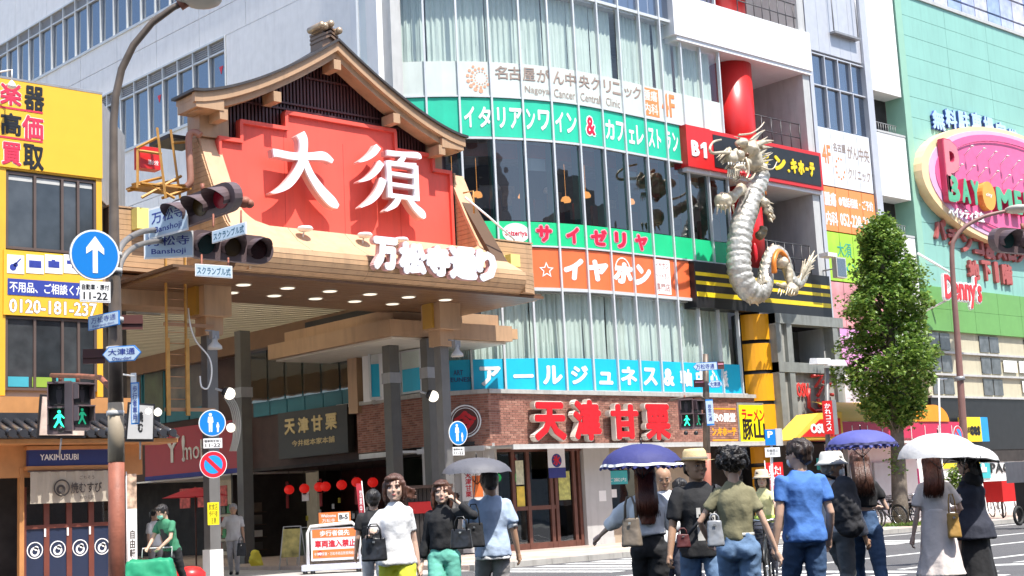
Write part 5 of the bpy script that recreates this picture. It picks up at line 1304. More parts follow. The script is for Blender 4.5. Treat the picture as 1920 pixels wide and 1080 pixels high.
for ch, a, b, z0, z1 in (('B', 51.3, 52.2, 12.75, 13.9), ('A', 52.35, 53.0, 12.8, 13.85), ('Y', 53.1, 53.75, 12.8, 13.85), ('M', 55.1, 56.4, 12.75, 13.8), ('E', 56.6, 57.2, 12.75, 13.8), ('I', 57.4, 57.55, 12.75, 13.8), ('H', 57.8, 58.6, 12.75, 13.8), ('A', 58.8, 59.6, 12.75, 13.8)):
    text(K, ch, a, b, z0, z1, .56, RD_, ov, 'letter_side', bold=.05, thick=.25); text(K, ch, a, b, z0, z1, .81, GL_, ov, 'letter_face', bold=.05, thick=.02)
MB().disc(K, 54.45, 13.3, .52, .56, .85, 24, .62).build('orange_disc', mat('sign_orange', (.8, .36, .06), .5), ov); text(K, 'city', 54.2, 54.7, 13.22, 13.42, .85, LM_W, ov, bold=.02, thick=.01)
text(K, 'ベイシティ名宝', 51.5, 54.2, 12.15, 12.6, .62, LM_W, ov, bold=.03, thick=.05)
pk = thing('free_parking_lettering', 'arched row of pale blue characters with navy outlines above the oval sign', 'sign', (55, 30.9, 16))
NVO = mat('navy_outline', (.06, .10, .35), .5); PBL = mat('pale_blue_letter', (.42, .60, .90), .5)
for i, (ch, x0, y0, x1, y1) in enumerate((('無', 1748, 209, 1770, 243), ('料', 1772, 206, 1793, 240), ('駐', 1796, 209, 1817, 244), ('車', 1821, 212, 1840, 247), ('場', 1844, 220, 1862, 256), ('完', 1867, 230, 1886, 267), ('備', 1890, 243, 1908, 281))):
    s0, s1, z0, z1 = rect_from(K, x0, y0, x1, y1, .15)
    text(K, ch, s0-.01, s1+.03, z0-.03, z1+.01, .06, NVO, pk, 'letter_outline', bold=.05, thick=.1); text(K, ch, s0, s1, z0, z1, .165, PBL, pk, bold=.04, thick=.02)
pc = thing('pachinko_lettering', 'two rows of dull red raised katakana on the teal wall below the oval sign', 'sign', (55, 30.9, 10.5))
BRL = mat('dull_red_letter', (.42, .10, .09), .5)
for ch, x0, y0, x1, y1 in (('パ', 1752, 411, 1773, 449), ('チ', 1777, 428, 1797, 461), ('ン', 1803, 440, 1822, 473), ('コ', 1825, 445, 1843, 478), ('&', 1846, 450, 1864, 486), ('ス', 1868, 452, 1885, 488), ('ロ', 1888, 455, 1903, 490), ('ッ', 1905, 470, 1920, 492), ('ト', 1926, 460, 1940, 496), ('地', 1815, 488, 1835, 525), ('下', 1840, 489, 1857, 527), ('1', 1864, 491, 1871, 530), ('階', 1878, 496, 1897, 534)):
    s0, s1, z0, z1 = rect_from(K, x0, y0, x1, y1, .15); text(K, ch, s0, s1, z0, z1, .06, BRL, pc, bold=.05, thick=.14)
dn_ = thing('diner_lettering', 'red and white outlined script letters on a green wall stand, left of the lamp pole', 'sign', (51, 29.8, 9))
DF = Fr((0, 29.9), 0); s0, s1, z0, z1 = rect_from(DF, 1765, 515, 1836, 580, 0)
text(DF, "Denny's", s0, s1, z0, z1, 0, LM_W, dn_, 'letter_outline', bold=.10, thick=.12, shear=.1); text(DF, "Denny's", s0+.05, s1-.05, z0+.05, z1-.05, .12, mat('diner_red', (.7, .05, .06), .5), dn_, bold=.03, thick=.03, shear=.1)
MB().tube([DF(s0, z1+.9, -.9), DF(s0+.9, z1, 0)], .05, 6).tube([DF(s0+.2, z0, -.9), DF(s0+.3, z0+.3, 0)], .04, 6).build('stay', WPAINT, dn_)
tk = thing('yellow_blue_shop_sign', 'yellow and blue projecting sign beside the dark band at the far right', 'sign', (54, 30.5, 3))
s0, s1, z0, z1 = rect_from(K, 1806, 782, 1840, 828, .4); fbox('yellow_board', YEL, tk, K, s0, s1, z0, z1, .2, .4); s2 = K.S(1853, 800, .4); fbox('blue_board', mat('sky_blue_board', (.02, .30, .62), .5), tk, K, s1, s2, z0, z1, .2, .4); text(K, 'ces', s0+.5, s1-.1, z1-.75, z1-.35, .4, BLACK, tk, bold=.05, thick=.01); text(K, '24時間営業', s0+.1, s1-.1, z0+.3, z0+.6, .4, BLACK, tk, bold=.02, thick=.01)
ps = thing('pachinko_wall_sign', 'black word PACHINKO on the white shop wall with a turquoise car notice', 'sign', (56, 30.9, 1.4))
s0 = K.S(1858, 875, .05); text(K, 'PACHINKO', s0, s0+4.3, K.Z(1890, 886, .05), K.Z(1890, 867, .05), .02, BLACK, ps, bold=.02, thick=.02)
s0, s1, z0, z1 = rect_from(K, 1830, 869, 1857, 897, .05); fbox('turquoise_notice', tq, ps, K, s0, s1, z0, z1, .01, .05); v = MB(); v.fb(K, s0+.3, s1-.3, z0+.25, z0+.45, .05, .07); v.fb(K, s0+.45, s1-.45, z0+.45, z0+.6, .05, .07); v.build('car_pictogram', LM_W, ps)
mg = thing('magenta_name_sign', 'magenta sign with white katakana seen between the tree trunk and the white parasol', 'sign', (50, 30.8, 1.5))
s0, s1, z0, z1 = rect_from(K, 1690, 879, 1724, 910, .2); fbox('board', mat('magenta_board', (.62, .01, .16), .5), mg, K, s0, s1, z0, z1, 0, .2); text(K, 'シティ名宝', s0+.1, s1-.1, z0+.3, z1-.3, .2, LM_W, mg, bold=.03, thick=.01)

# ------------------------------------------------------------------ crepe kiosk
kk = thing('crepe_kiosk', 'low kiosk with a yellow arched canopy, raspberry band and small gabled sign', 'kiosk', (43, 29.4, 0))
Q = Fr((0, 29.0), 0); YC = mat('canopy_yellow', (.82, .52, .07), .5, var=.04); ORC = mat('canopy_orange', (.85, .30, .02), .5); RSP = mat('raspberry_band', (.55, .03, .09), .5, dirt=.15)
fbox('canopy_band', RSP, kk, Q, 40.7, 48.4, 3.1, 3.68, -1.6, .1)
fbox('kiosk_wall', WPAINT, kk, Q, 41.4, 47.5, .12, 3.0, -1.6, -1.4)
for k in range(9): fbox('band_joint', WPAINT, kk, Q, 41.4+k*.9, 41.43+k*.9, 3.05, 3.55, .1, .115)
v = MB(); n = 10
for k in range(n):
    t0, t1 = pi/2*k/n, pi/2*(k+1)/n
    v.face([(40.4, 29.0-.05+1.0*(1-cos(t0)), 3.69+.75*sin(t0)), (47.0, 29.0-.05+1.0*(1-cos(t0)), 3.69+.75*sin(t0)), (47.0, 28.95+1.0*(1-cos(t1)), 3.69+.75*sin(t1)), (40.4, 28.95+1.0*(1-cos(t1)), 3.69+.75*sin(t1))], True)
v.build('yellow_canopy', YC, kk)
v = MB(); c = (46.55, 3.69); pts = [(c[0]+1.0*cos(pi*k/16), c[1]+.62*sin(pi*k/16)) for k in range(17)]; v.poly(Q, pts, -1.4, .14); v.build('orange_arch_end', ORC, kk)
QG = Fr((0, 28.7), 0)
v = MB(); v.poly(QG, [(37.85, 3.08), (40.6, 3.08), (40.6, 4.0), (39.3, 3.95)], -.9, 0); v.build('gable_sign', YC, kk)
MB().poly(QG, [(38.25, 3.16), (40.45, 3.16), (40.45, 3.78), (39.35, 3.74)], 0, .03).build('gable_red_face', RED, kk); text(QG, 'OSU天', 38.75, 40.1, 3.24, 3.62, .03, LM_W, kk, bold=.05, thick=.02)
for x in (41.5, 44.2, 46.8): MB().tube([(x, 28.9, .12), (x, 28.9, 3.05)], .05, 8).build('post', WPAINT, kk)
fbox('dark_gap', DARKIN, kk, Q, 38.6, 41.4, .12, 3.0, -1.2, -1.1)
for k in range(3): fbox('pale_door', mat('pale_grey_door', (.55, .56, .58), .5), kk, Q, 41.6+k*1.5, 42.9+k*1.5, .14, 2.3, -1.38, -1.3)
fbox('turquoise_box', tq, kk, Q, 40.6, 41.3, 2.1, 2.5, -.9, -.5)

# ------------------------------------------------------------------ dragon
dr = thing('dragon_sculpture', 'silver and cream dragon sculpture coiling down the red column, head raised over the black sign', 'sculpture', (39, 30, 7.4))
DV = mat('dragon_silver', (.50, .48, .43), .40, metal=.40, var=.25, scale=3, bump=.35, bscale=14, dirt=.45)
_n = DV.node_tree.nodes; _v = _n.new('ShaderNodeTexVoronoi'); _v.inputs['Scale'].default_value = 7.5; DV.node_tree.links.new(_n['Texture Coordinate'].outputs['Object'], _v.inputs['Vector'])
for _b in _n:
    if _b.type == 'BUMP': DV.node_tree.links.new(_v.outputs['Distance'], _b.inputs['Height']); _b.inputs['Strength'].default_value = .4; _b.inputs['Distance'].default_value = .06; _b.invert = True
DC = mat('dragon_cream', (.58, .50, .37), .38, metal=.3, var=.25, scale=6, bump=.4, bscale=20, dirt=.3)
DO = mat('dragon_orange', (.75, .22, .03), .4, var=.2, scale=5)
X_ = Fr((0, 29.9), 0)
def dp(px, py, d=0.0):
    s, z = X_.hit(px, py, d); return X_(s, z, d)
path = [(1428, 322, 17, .1), (1422, 342, 19, .05), (1412, 365, 21, 0), (1402, 392, 22, 0), (1392, 420, 22.5, 0), (1387, 448, 23, 0), (1385, 476, 23, 0), (1386, 504, 23, .05), (1393, 528, 22.5, .1), (1407, 547, 21.5, .15), (1424, 548, 19, .15), (1434, 532, 16.5, .1), (1436, 508, 14.5, 0), (1440, 486, 12.5, 0), (1450, 470, 11, 0), (1464, 476, 12, 0), (1474, 494, 11, 0), (1480, 514, 10, .05), (1489, 532, 12, .1), (1501, 528, 10, .1), (1510, 512, 8, .1)]
PM = 1/57.0
pts = [dp(a, b, d) for a, b, r, d in path]; rr = [r*PM*1.02 for a, b, r, d in path]
def spline(P_, R0, k=8):
    O, Q_ = [], []
    n = len(P_)
    for i in range(n-1):
        a, b, c, d = P_[max(i-1, 0)], P_[i], P_[i+1], P_[min(i+2, n-1)]; w, x, y, z = R0[max(i-1, 0)], R0[i], R0[i+1], R0[min(i+2, n-1)]
        for j in range(k):
            t = j/k; f = lambda p, q, r, s: 0.5*((2*q)+(-p+r)*t+(2*p-5*q+4*r-s)*t*t+(-p+3*q-3*r+s)*t**3)
            O.append(f(a, b, c, d)); Q_.append(f(w, x, y, z))
    O.append(P_[-1]); Q_.append(R0[-1]); return O, Q_
SP, SR = spline(pts, rr, 10)
L_ = 0; rr2 = []
for i, (p, r) in enumerate(zip(SP, SR)):
    if i: L_ += (p-SP[i-1]).length
    ph_ = (L_/0.24) % 1.0; rr2.append(r*(0.90+0.13*sin(pi*ph_)**0.6))
MB().tube(SP, rr2, 22).build('ribbed_body', DV, dr)
def spike(a, b, r, bend=None, n=6, tip=.15):
    a, b = Vector(a), Vector(b); m = (a+b)/2+(Vector(bend) if bend else Vector((0, 0, 0)))
    P_ = [a*(1-t)**2+m*2*t*(1-t)+b*t*t for t in [i/6 for i in range(7)]]
    return MB().tube(P_, [r*(1-t*(1-tip)) for t in [i/6 for i in range(7)]], n)
# scales ridge (spines) along the back
for i in range(90, len(SP)-4, 5):
    t = (SP[i+1]-SP[i-1]).normalized(); side_v = Vector((0, -1, 0)).cross(t).normalized()
    o = SP[i]+side_v*-SR[i]*.8*(1 if i < 110 else -1)
    v = spike(o, o+side_v*-SR[i]*.4*(1 if i < 110 else -1)+t*.12, .07); v.build('back_spine', DC, dr)
# head
h = MB(); hc = dp(1402, 288, .35)
def hb(px, py, d, rx, ry, rz, rot=None): h.ball(dp(px, py, d), 1.0, 16, 10, (rx*PM, ry*PM, rz*PM), rot)
hb(1404, 280, .3, 22, 22, 17); hb(1390, 268, .45, 14, 14, 10); hb(1412, 300, .2, 20, 20, 22); hb(1382, 292, .75, 17, 16, 12); hb(1372, 297, .9, 13, 14, 11); hb(1384, 316, .7, 17, 14, 9); hb(1368, 286, .95, 6, 6, 5); hb(1380, 284, .95, 6, 6, 5); hb(1396, 306, .6, 15, 14, 10)
hb(1424, 318, .1, 18, 18, 16)
remesh(h, .05, 'head', DC, dr, disp=.05, dscale=3.5)
def S_(nm, a, b, r, m=DC, bend=None, tip=.15): spike(dp(*a), dp(*b), r*PM, bend, 8, tip).build(nm, m, dr)
S_('horn', (1408, 268, .3), (1434, 244, .3), 7, bend=(0, 0, .1)); S_('horn', (1415, 275, .3), (1450, 264, .3), 7.5, bend=(0, 0, .12))
S_('ear', (1420, 292, .2), (1437, 280, .2), 6); S_('ear', (1398, 262, .3), (1376, 256, .5), 3)
# whiskers
for P_, r in (([(1376, 288, .9), (1356, 286, 1.0), (1336, 287, 1.0), (1331, 278, 1.0), (1338, 266, .9), (1352, 262, .8)], 3.6), ([(1398, 296, .8), (1403, 310, .9), (1403, 326, .9), (1399, 335, .9)], 3.2), ([(1424, 311, .4), (1438, 317, .5), (1450, 316, .5), (1457, 303, .5)], 2.0), ([(1385, 253, .5), (1408, 250, .5), (1424, 240, .5), (1433, 229, .5)], 2.0), ([(1402, 337, .6), (1410, 334, .5), (1416, 325, .4)], 2.5)):
    pp, r0 = spline([dp(*q) for q in P_], [r*PM*(1-.6*i/len(P_)) for i in range(len(P_))], 5); MB().tube(pp, r0, 8).build('whisker', DC, dr)
# mane tufts
rnd = random.Random(3)
for k in range(34):
    a = rnd.uniform(-.2, 1.0); px = 1352+a*28+rnd.uniform(0, 6); py = 290+a*38
    S_('mane_tuft', (px+16, py-6, .6+rnd.random()*.3), (px-4+rnd.uniform(-4, 4), py+12+rnd.uniform(-3, 6), .7), 3.2)
for k in range(22):
    px = 1412+rnd.uniform(0, 22); py = 268+rnd.uniform(0, 40); S_('mane_tuft', (px-6, py, .1), (px+10+rnd.uniform(0, 8), py-8+rnd.uniform(-6, 10), -.1), 3.5)
for k in range(10): S_('beard_tuft', (1366+k*3.4, 318, .85), (1364+k*3.4, 335+rnd.uniform(-3, 6), .85), 2.2)
for k in range(7): S_('tooth', (1366+k*5, 304+abs(k-3)*.4, 1.0), (1366+k*5, 310, 1.02), 1.6, m=WPAINT)
MB().ball(dp(1390, 326, .8), .16, 10, 6, (1.3, 1, .5)).build('tongue', REDL, dr)
for px, py in ((1385, 277), (1401, 290)): MB().ball(dp(px, py, .85), .07, 10, 6).build('eye', mat('dragon_eye', (.12, .05, .02), .2), dr)
# claws and pearl
cl = MB(); cl.ball(dp(1356, 377, .4), 17*PM, 14, 10); cl.ball(dp(1372, 370, .2), 12*PM, 12, 8); cl.tube([dp(1372, 372, .2), dp(1392, 352, .0)], [.16, .2], 10); remesh(cl, .05, 'left_fist', DC, dr, disp=.04, dscale=5)
for k in range(5): S_('claw', (1346+k*7, 384, .6), (1344+k*8, 400+rnd.uniform(-3, 4), .55), 3)
cl = MB(); cl.ball(dp(1434, 380, .5), 9*PM, 12, 8); cl.ball(dp(1440, 394, .5), 10*PM, 12, 8); cl.ball(dp(1446, 408, .45), 8*PM); cl.tube([dp(1424, 372, .1), dp(1436, 384, .4)], [.15, .17], 10); remesh(cl, .05, 'right_claw', DC, dr, disp=.05, dscale=5)
for k in range(5): S_('claw', (1436+k*2, 378+k*8, .6), (1451-k*.5, 382+k*9, .7), 3.2)
for k in range(8): S_('flame', (1422+k*1.5, 374-k*5, .25), (1430+rnd.uniform(0, 8), 352+rnd.uniform(-6, 16), .3), 4, m=DO)
S_('flame', (1424, 352, .3), (1432, 388, .3), 4, m=REDL)
v = MB(); v.ball(dp(1416, 474, .1), 1.0, 10, 8, (5*PM, 5*PM, 20*PM)); v.build('red_fin', REDL, dr)
cl = MB(); cl.ball(dp(1426, 440, .1), 11*PM); cl.ball(dp(1432, 430, .2), 8*PM); remesh(cl, .05, 'side_scale_tuft', mat('dragon_olive', (.22, .17, .10), .5, var=.3, scale=6), dr, disp=.06)
# hind leg with orange collar and tail fin
v = MB(); v.ball(dp(1466, 492, .3), 14*PM, 14, 10, (1, 1, .85)); v.ball(dp(1476, 500, .2), 9*PM); v.tube([dp(1474, 498, .2), dp(1482, 534, .3)], [.18, .13], 10); v.ball(dp(1484, 544, .4), 13*PM, 12, 8); v.ball(dp(1470, 536, .5), 7*PM); v.tube([dp(1470, 536, .5), dp(1455, 532, .6)], [.1, .05], 8); remesh(v, .045, 'hind_leg', DC, dr, disp=.05, dscale=4)
pp, r0 = spline([dp(1452, 512, .45), dp(1451, 492, .5), dp(1455, 476, .45), (dp(1462, 471, .4)), dp(1472, 480, .4), dp(1478, 490, .3)], [.10, .09, .09, .09, .08, .06], 5); MB().tube(pp, r0, 8).build('orange_collar', DO, dr)
for k in range(26):
    a = k/25; S_('tail_flame', (1496+a*18, 534-a*34, .2), (1506+a*20+rnd.uniform(-8, 14), 512-a*28+rnd.uniform(-16, 6), .25), 4.5, bend=(.05, 0, .1))
for k in range(7): S_('claw', (1462+k*5, 540, .5), (1458+k*5, 552+rnd.uniform(-4, 4), .6), 2.4)
for k in range(9): S_('scale_tuft', (1420+k*2.2, 536-k*1, .35), (1416+k*3, 522+rnd.uniform(-6, 6), .4), 4)
fl2 = thing('wall_flood_light', 'square white flood light box on the white pier beside the dragon tail', 'lamp', (43.4, 30, 9))
MB().fb(K, 42.9, 43.5, 9.0, 9.75, .8, 1.0).build('housing', LGREY, fl2); MB().fb(K, 42.95, 43.45, 9.05, 9.7, 1.0, 1.01).build('lamp_glass', GL_BLUE, fl2); MB().tube([K(43.3, 9.4, .1), K(43.3, 9.4, .8)], .03, 6).build('arm', GREY, fl2)
fl3 = thing('wall_flood_light', 'slim white flood light above the dragon tail tip', 'lamp', (42.6, 30, 9.7)); MB().fb(K, 42.3, 42.85, 9.72, 9.86, .7, 1.1).build('housing', WPAINT, fl3)

# ------------------------------------------------------------------ left pole with its lamp, signals and plates
PD = 17.0
lp_ = thing('street_lamp_pole', 'tall leaning steel lamp pole with curved arm, rust red at the bottom, left foreground', 'lamp pole', tuple(P(219, 1150, PD)))
RUST = mat('rust_red_paint', (.30, .10, .06), .6, var=.25, scale=5, bump=.2, dirt=.5); CREAMW = mat('cream_wrap', (.38, .31, .22), .6, var=.15, dirt=.5); BST = mat('brown_steel', (.16, .125, .10), .5, metal=.35, var=.25, scale=5, dirt=.4)
def seg(lst, m, nm, par, n=14):
    MB().tube([P(a, b, D) for a, b, r, D in lst], [r for a, b, r, D in lst], n).build(nm, m, par)
seg([(219, 1180, .100, PD), (219, 1000, .099, PD), (218, 866, .096, PD)], RUST, 'lower_shaft', lp_)
seg([(218, 866, .100, PD), (217, 755, .095, PD)], CREAMW, 'cream_wrap', lp_)
seg([(217, 755, .093, PD), (216, 600, .080, PD), (214, 440, .062, PD), (213, 300, .052, PD), (213, 230, .050, PD), (217, 180, .048, PD), (228, 130, .047, PD), (250, 85, .045, PD), (285, 43, .043, PD), (325, 14, .04, PD), (350, 2, .04, PD)], BST, 'upper_shaft', lp_)
LH = mat('lamp_head_grey', (.45, .43, .38), .4, var=.1)
v = MB(); a = P(342, 4, PD); v.ball(P(378, -1, PD), .23, 14, 8, (1.1, 1.1, .42)); v.ball(P(352, 1, PD), .12, 12, 8, (1.2, 1.2, .5)); v.build('lamp_head', LH, lp_)
v = MB(); v.cyl(P(336, 10, PD), P(352, 0, PD), .075, 12); v.build('lamp_socket', RUST, lp_)
for py in (478, 508, 600, 655, 775): MB().tube([P(215+(py-500)*.004, py, PD)-Vector((0, 0, .03)), P(215+(py-500)*.004, py, PD)+Vector((0, 0, .03))], .105 if py > 560 else .09, 12).build('clamp_band', LGREY, lp_)
def pfr(px, py, D, az): p = P(px, py, D); return Fr((p.x, p.y), az), p.z
SIGNW = mat('sign_white', (.80, .80, .80), .35, var=.01); SB = mat('sign_blue', (.01, .20, .62), .35, var=.02); SRD = mat('sign_red', (.65, .02, .04), .35); ALU = mat('aluminium_back', (.35, .36, .37), .45, metal=.6)
def round_sign(name, label, px, py, D, dia, az, kind):
    f, z = pfr(px, py, D, az); t = thing(name, label, 'road sign', tuple(f(0, z))); r = dia/2
    MB().disc(f, 0, z, r, -.03, -.005, 32).build('back_plate', ALU, t)
    MB().disc(f, 0, z, r, -.005, .002, 32).build('rim', SIGNW, t)
    if kind == 'oneway':
        MB().disc(f, 0, z, r*.93, .002, .006, 32).build('face', SB, t)
        MB().poly(f, [(-.10*r, z-.72*r), (.10*r, z-.72*r), (.10*r, z+.2*r), (.36*r, z+.02*r), (.36*r, z+.26*r), (0, z+.74*r), (-.36*r, z+.26*r), (-.36*r, z+.02*r), (-.10*r, z+.2*r)], .006, .010).build('arrow', LM_W, t)
    elif kind == 'ped':
        MB().disc(f, 0, z, r*.93, .002, .006, 32).build('face', SB, t)
        v = MB(); k = r/.3
        def man(cx, cz, h):
            v.disc(f, cx, cz+h*.42, h*.085, .006, .01, 12); v.poly(f, [(cx-h*.15, cz), (cx-h*.12, cz+h*.31), (cx+h*.12, cz+h*.31), (cx+h*.16, cz), (cx+h*.1, cz), (cx+h*.09, cz-h*.5), (cx+.02*h, cz-h*.5), (cx, cz-h*.05), (cx-.02*h, cz-h*.5), (cx-h*.09, cz-h*.5), (cx-h*.09, cz)], .006, .0101)
        man(-.04*k, z+.01, .42*k); man(.12*k, z-.10*k, .22*k); v.build('walking_figures', LM_W, t)
    else:
        MB().disc(f, 0, z, r*.95, .002, .005, 32).build('red_face', SRD, t); MB().disc(f, 0, z, r*.68, .005, .008, 32).build('face', mat('sign_sky_blue', (.02, .30, .75), .35), t)
        q = r*.7*.7071; w = .045; MB().poly(f, [(-q-w*.7, z+q-w*.7), (q-w*.7, z-q-w*.7), (q+w*.7, z-q+w*.7), (-q+w*.7, z+q+w*.7)], .008, .011).build('red_bar', SRD, t)
    MB().tube([f(0, z, -.03), f(0, z, -.14)], .03, 8).build('mount', LGREY, t)
    return t, f, z
def plate(name, label, px, py, D, w, h, az, lines, col=SIGNW, tc=None, slope=0, arrow=None, frame=None, extra=None, bold=.01, vertical=False):
    f, z = pfr(px, py, D, az); t = thing(name, label, 'sign', tuple(f(0, z)))
    g = (lambda a, zz, d=0: f(a, zz+slope*a, d)); g.arc = False
    class GG2:
        arc = False
        def __call__(s, a, zz, d=0): return f(a, zz+slope*a, d)
    g = GG2()
    pts = [(-w/2, z-h/2), (w/2, z-h/2), (w/2, z+h/2), (-w/2, z+h/2)]
    if arrow: e_ = h*.45; pts = [(-w/2+(e_ if 'l' in arrow else 0), z-h/2), (w/2-(e_ if 'r' in arrow else 0), z-h/2)]+([(w/2, z)] if 'r' in arrow else [])+[(w/2-(e_ if 'r' in arrow else 0), z+h/2), (-w/2+(e_ if 'l' in arrow else 0), z+h/2)]+([(-w/2, z)] if 'l' in arrow else [])
    MB().poly(g, pts, -.025, 0).build('plate', frame or SIGNW, t)
    cz_ = z; MB().poly(g, [(a*.955, cz_+(b-cz_)*.88) for a, b in pts], 0, .003).build('face', col, t)
    n = len(lines); y = z+h/2-h*.1
    tot = sum(q[1] for q in lines); 
    for s_, frac, wf in lines:
        hh = (h*.84)*frac/tot
        text(g, s_, -w/2*wf, w/2*wf, y-hh*.88, y-hh*.12, .003, tc or NB, t, bold=bold, thick=.003); y -= hh
    MB().tube([g(0, z, -.025), g(0, z, -.12)], .02, 6).build('mount', LGREY, t)
    return t
round_sign('one_way_sign', 'large round blue sign with a white upward arrow on the leaning pole', 178, 478, 16.6, .61, -4, 'oneway')
plate('time_plate', 'small white plate reading 11-22 right under the round arrow sign', 179, 547, 16.6, .36, .25, -8, [('自動車・原付', 1, .9), ('11-22', 1.3, .8)], tc=BLACK, bold=.02)
PB = mat('plate_pale_blue', (.50, .62, .74), .4, var=.03)
plate('place_name_plate', 'pale blue place name plate, the upper tilted one partly behind the signal', 315, 411, 20.2, .66, .46, -62, [('万松寺', 1.5, .85), ('Banshoji', 1, .7)], col=PB, slope=.12, bold=.02)
plate('place_name_plate', 'pale blue place name plate, the lower level one behind the signal arms', 316, 459, 20.4, .72, .39, -42, [('万松寺', 1.4, .85), ('Banshoji', 1, .7)], col=PB, bold=.02)
for q, (px, py, az, sl, lab) in enumerate(((429, 436, -62, .14, 'small plate under the upper signal head, tilted up to the right'), (401, 508, -20, -.05, 'small plate hanging under the lower signal head'))):
    plate('scramble_plate', lab, px, py, 19.0, .50 if q else .53, .17, az, [('スクランブル式', 1, .9)], col=PB, tc=mat('dark_teal_print', (.02, .12, .2), .5), slope=sl, bold=.02)
MB_ARM = mat('arm_grey_brown', (.27, .25, .23), .45, metal=.4, dirt=.3)
am = thing('pipe_bracket', 'curved grey pipe arms reaching from the leaning pole to the traffic signals', 'signal arm', tuple(P(216, 470, PD)))
def arm(lst, r, nm='arm'):
    pp, r0 = spline([P(*q) for q in lst], [r]*len(lst), 5); MB().tube(pp, r0, 12).build(nm, MB_ARM, am)
arm([(219, 520, PD), (219, 485, 17.2), (232, 455, 17.6), (262, 436, 19), (300, 428, 20.6), (370, 404, 20.8), (468, 378, 20.8)], .04)
arm([(222, 520, PD), (228, 490, 17.3), (245, 468, 17.7), (275, 455, 19.3), (320, 452, 20.9), (378, 459, 21.2)], .036)
MB().ball(P(458, 379, 20.7), .11, 12, 8, (1, 1, .8)).ball(P(468, 382, 20.7), .07).build('arm_joint', RUST, am); MB().ball(P(442, 378, 20.7), .06).build('arm_joint', LGREY, am)
SIGB = mat('signal_maroon_grey', (.13, .09, .095), .45, var=.1, dirt=.4); HOOD = mat('hood_inside_black', (.012, .012, .012), .6)
def lens(name, col, es=0.0): return mat(name, col, .25, emit=col if es else None, estr=es*.3)
def signal3(label, px, py, D, az, tilt, slope):
    f, z = pfr(px, py, D, az); t = thing('traffic_signal', label, 'traffic light', tuple(f(0, z)))
    ta = radians(tilt)
    class T:
        arc = False
        def __call__(s, a, zz, d=0): return f(a, z+(zz-z)*cos(ta)-d*sin(ta)+slope*a, d*cos(ta)+(zz-z)*sin(ta))
    g = T(); v = MB()
    n = 10; pts = []
    for cx, a0 in ((.48, -pi/2), (-.48, pi/2)):
        for k in range(n+1): pts.append((cx+.21*cos(a0+pi*k/n), z+.21*sin(a0+pi*k/n)))
    v.poly(g, pts, -.16, .0); v.build('housing', SIGB, t)
    for i, c in enumerate((('lens_green_off', (.01, .04, .04)), ('lens_amber_off', (.06, .035, .01)), ('lens_red_lit' if slope > 0 else 'lens_red_off', (.20, .008, .02) if slope > 0 else (.03, .004, .006)))):
        x = -.42+i*.42
        MB().disc(g, x, z, .145, .0, .015, 20).build('lens', lens(c[0], c[1], 0.25 if i == 2 and slope > 0 else 0), t)
        v = MB(); m = 14; r0 = .17
        A_ = [radians(-35+250*k/m) for k in range(m+1)]
        for k in range(m):
            a0, a1 = A_[k], A_[k+1]; L0, L1 = .12+.20*max(0, sin(a0)), .12+.20*max(0, sin(a1))
            v.face([g(x+r0*cos(a0), z+r0*sin(a0), 0), g(x+r0*cos(a1), z+r0*sin(a1), 0), g(x+r0*cos(a1), z+r0*sin(a1)-.02, L1), g(x+r0*cos(a0), z+r0*sin(a0)-.02, L0)], True)
            v.face([g(x+.162*cos(a0), z+.162*sin(a0), 0), g(x+.162*cos(a0), z+.162*sin(a0)-.02, L0), g(x+.162*cos(a1), z+.162*sin(a1)-.02, L1), g(x+.162*cos(a1), z+.162*sin(a1), 0)], True)
        v.build('hood', SIGB, t)
    MB().tube([g(.0, z+.2, -.08), g(0, z+.32, -.1)], .03, 8).build('hanger', RUST, t)
    return t
signal3('upper three lens traffic signal facing left, tilted, its red lens just visible', 376, 386, 20.0, -76, 10, .10)
signal3('lower three lens traffic signal facing right with deep black hoods', 434, 463, 20.8, -6, 5, -.03)
for (a, b) in (((400, 402), (400, 425)), ((452, 395), (452, 420)), ((378, 478), (378, 500)), ((428, 484), (428, 500))):
    MB().tube([P(*a, 19.3), P(*b, 19.1)], .014, 6).build('plate_hanger', RUST, am)
GRL = mat('walk_green_lit', (.05, .8, .45), .4, emit=(.03, .9, .45), estr=1.6)
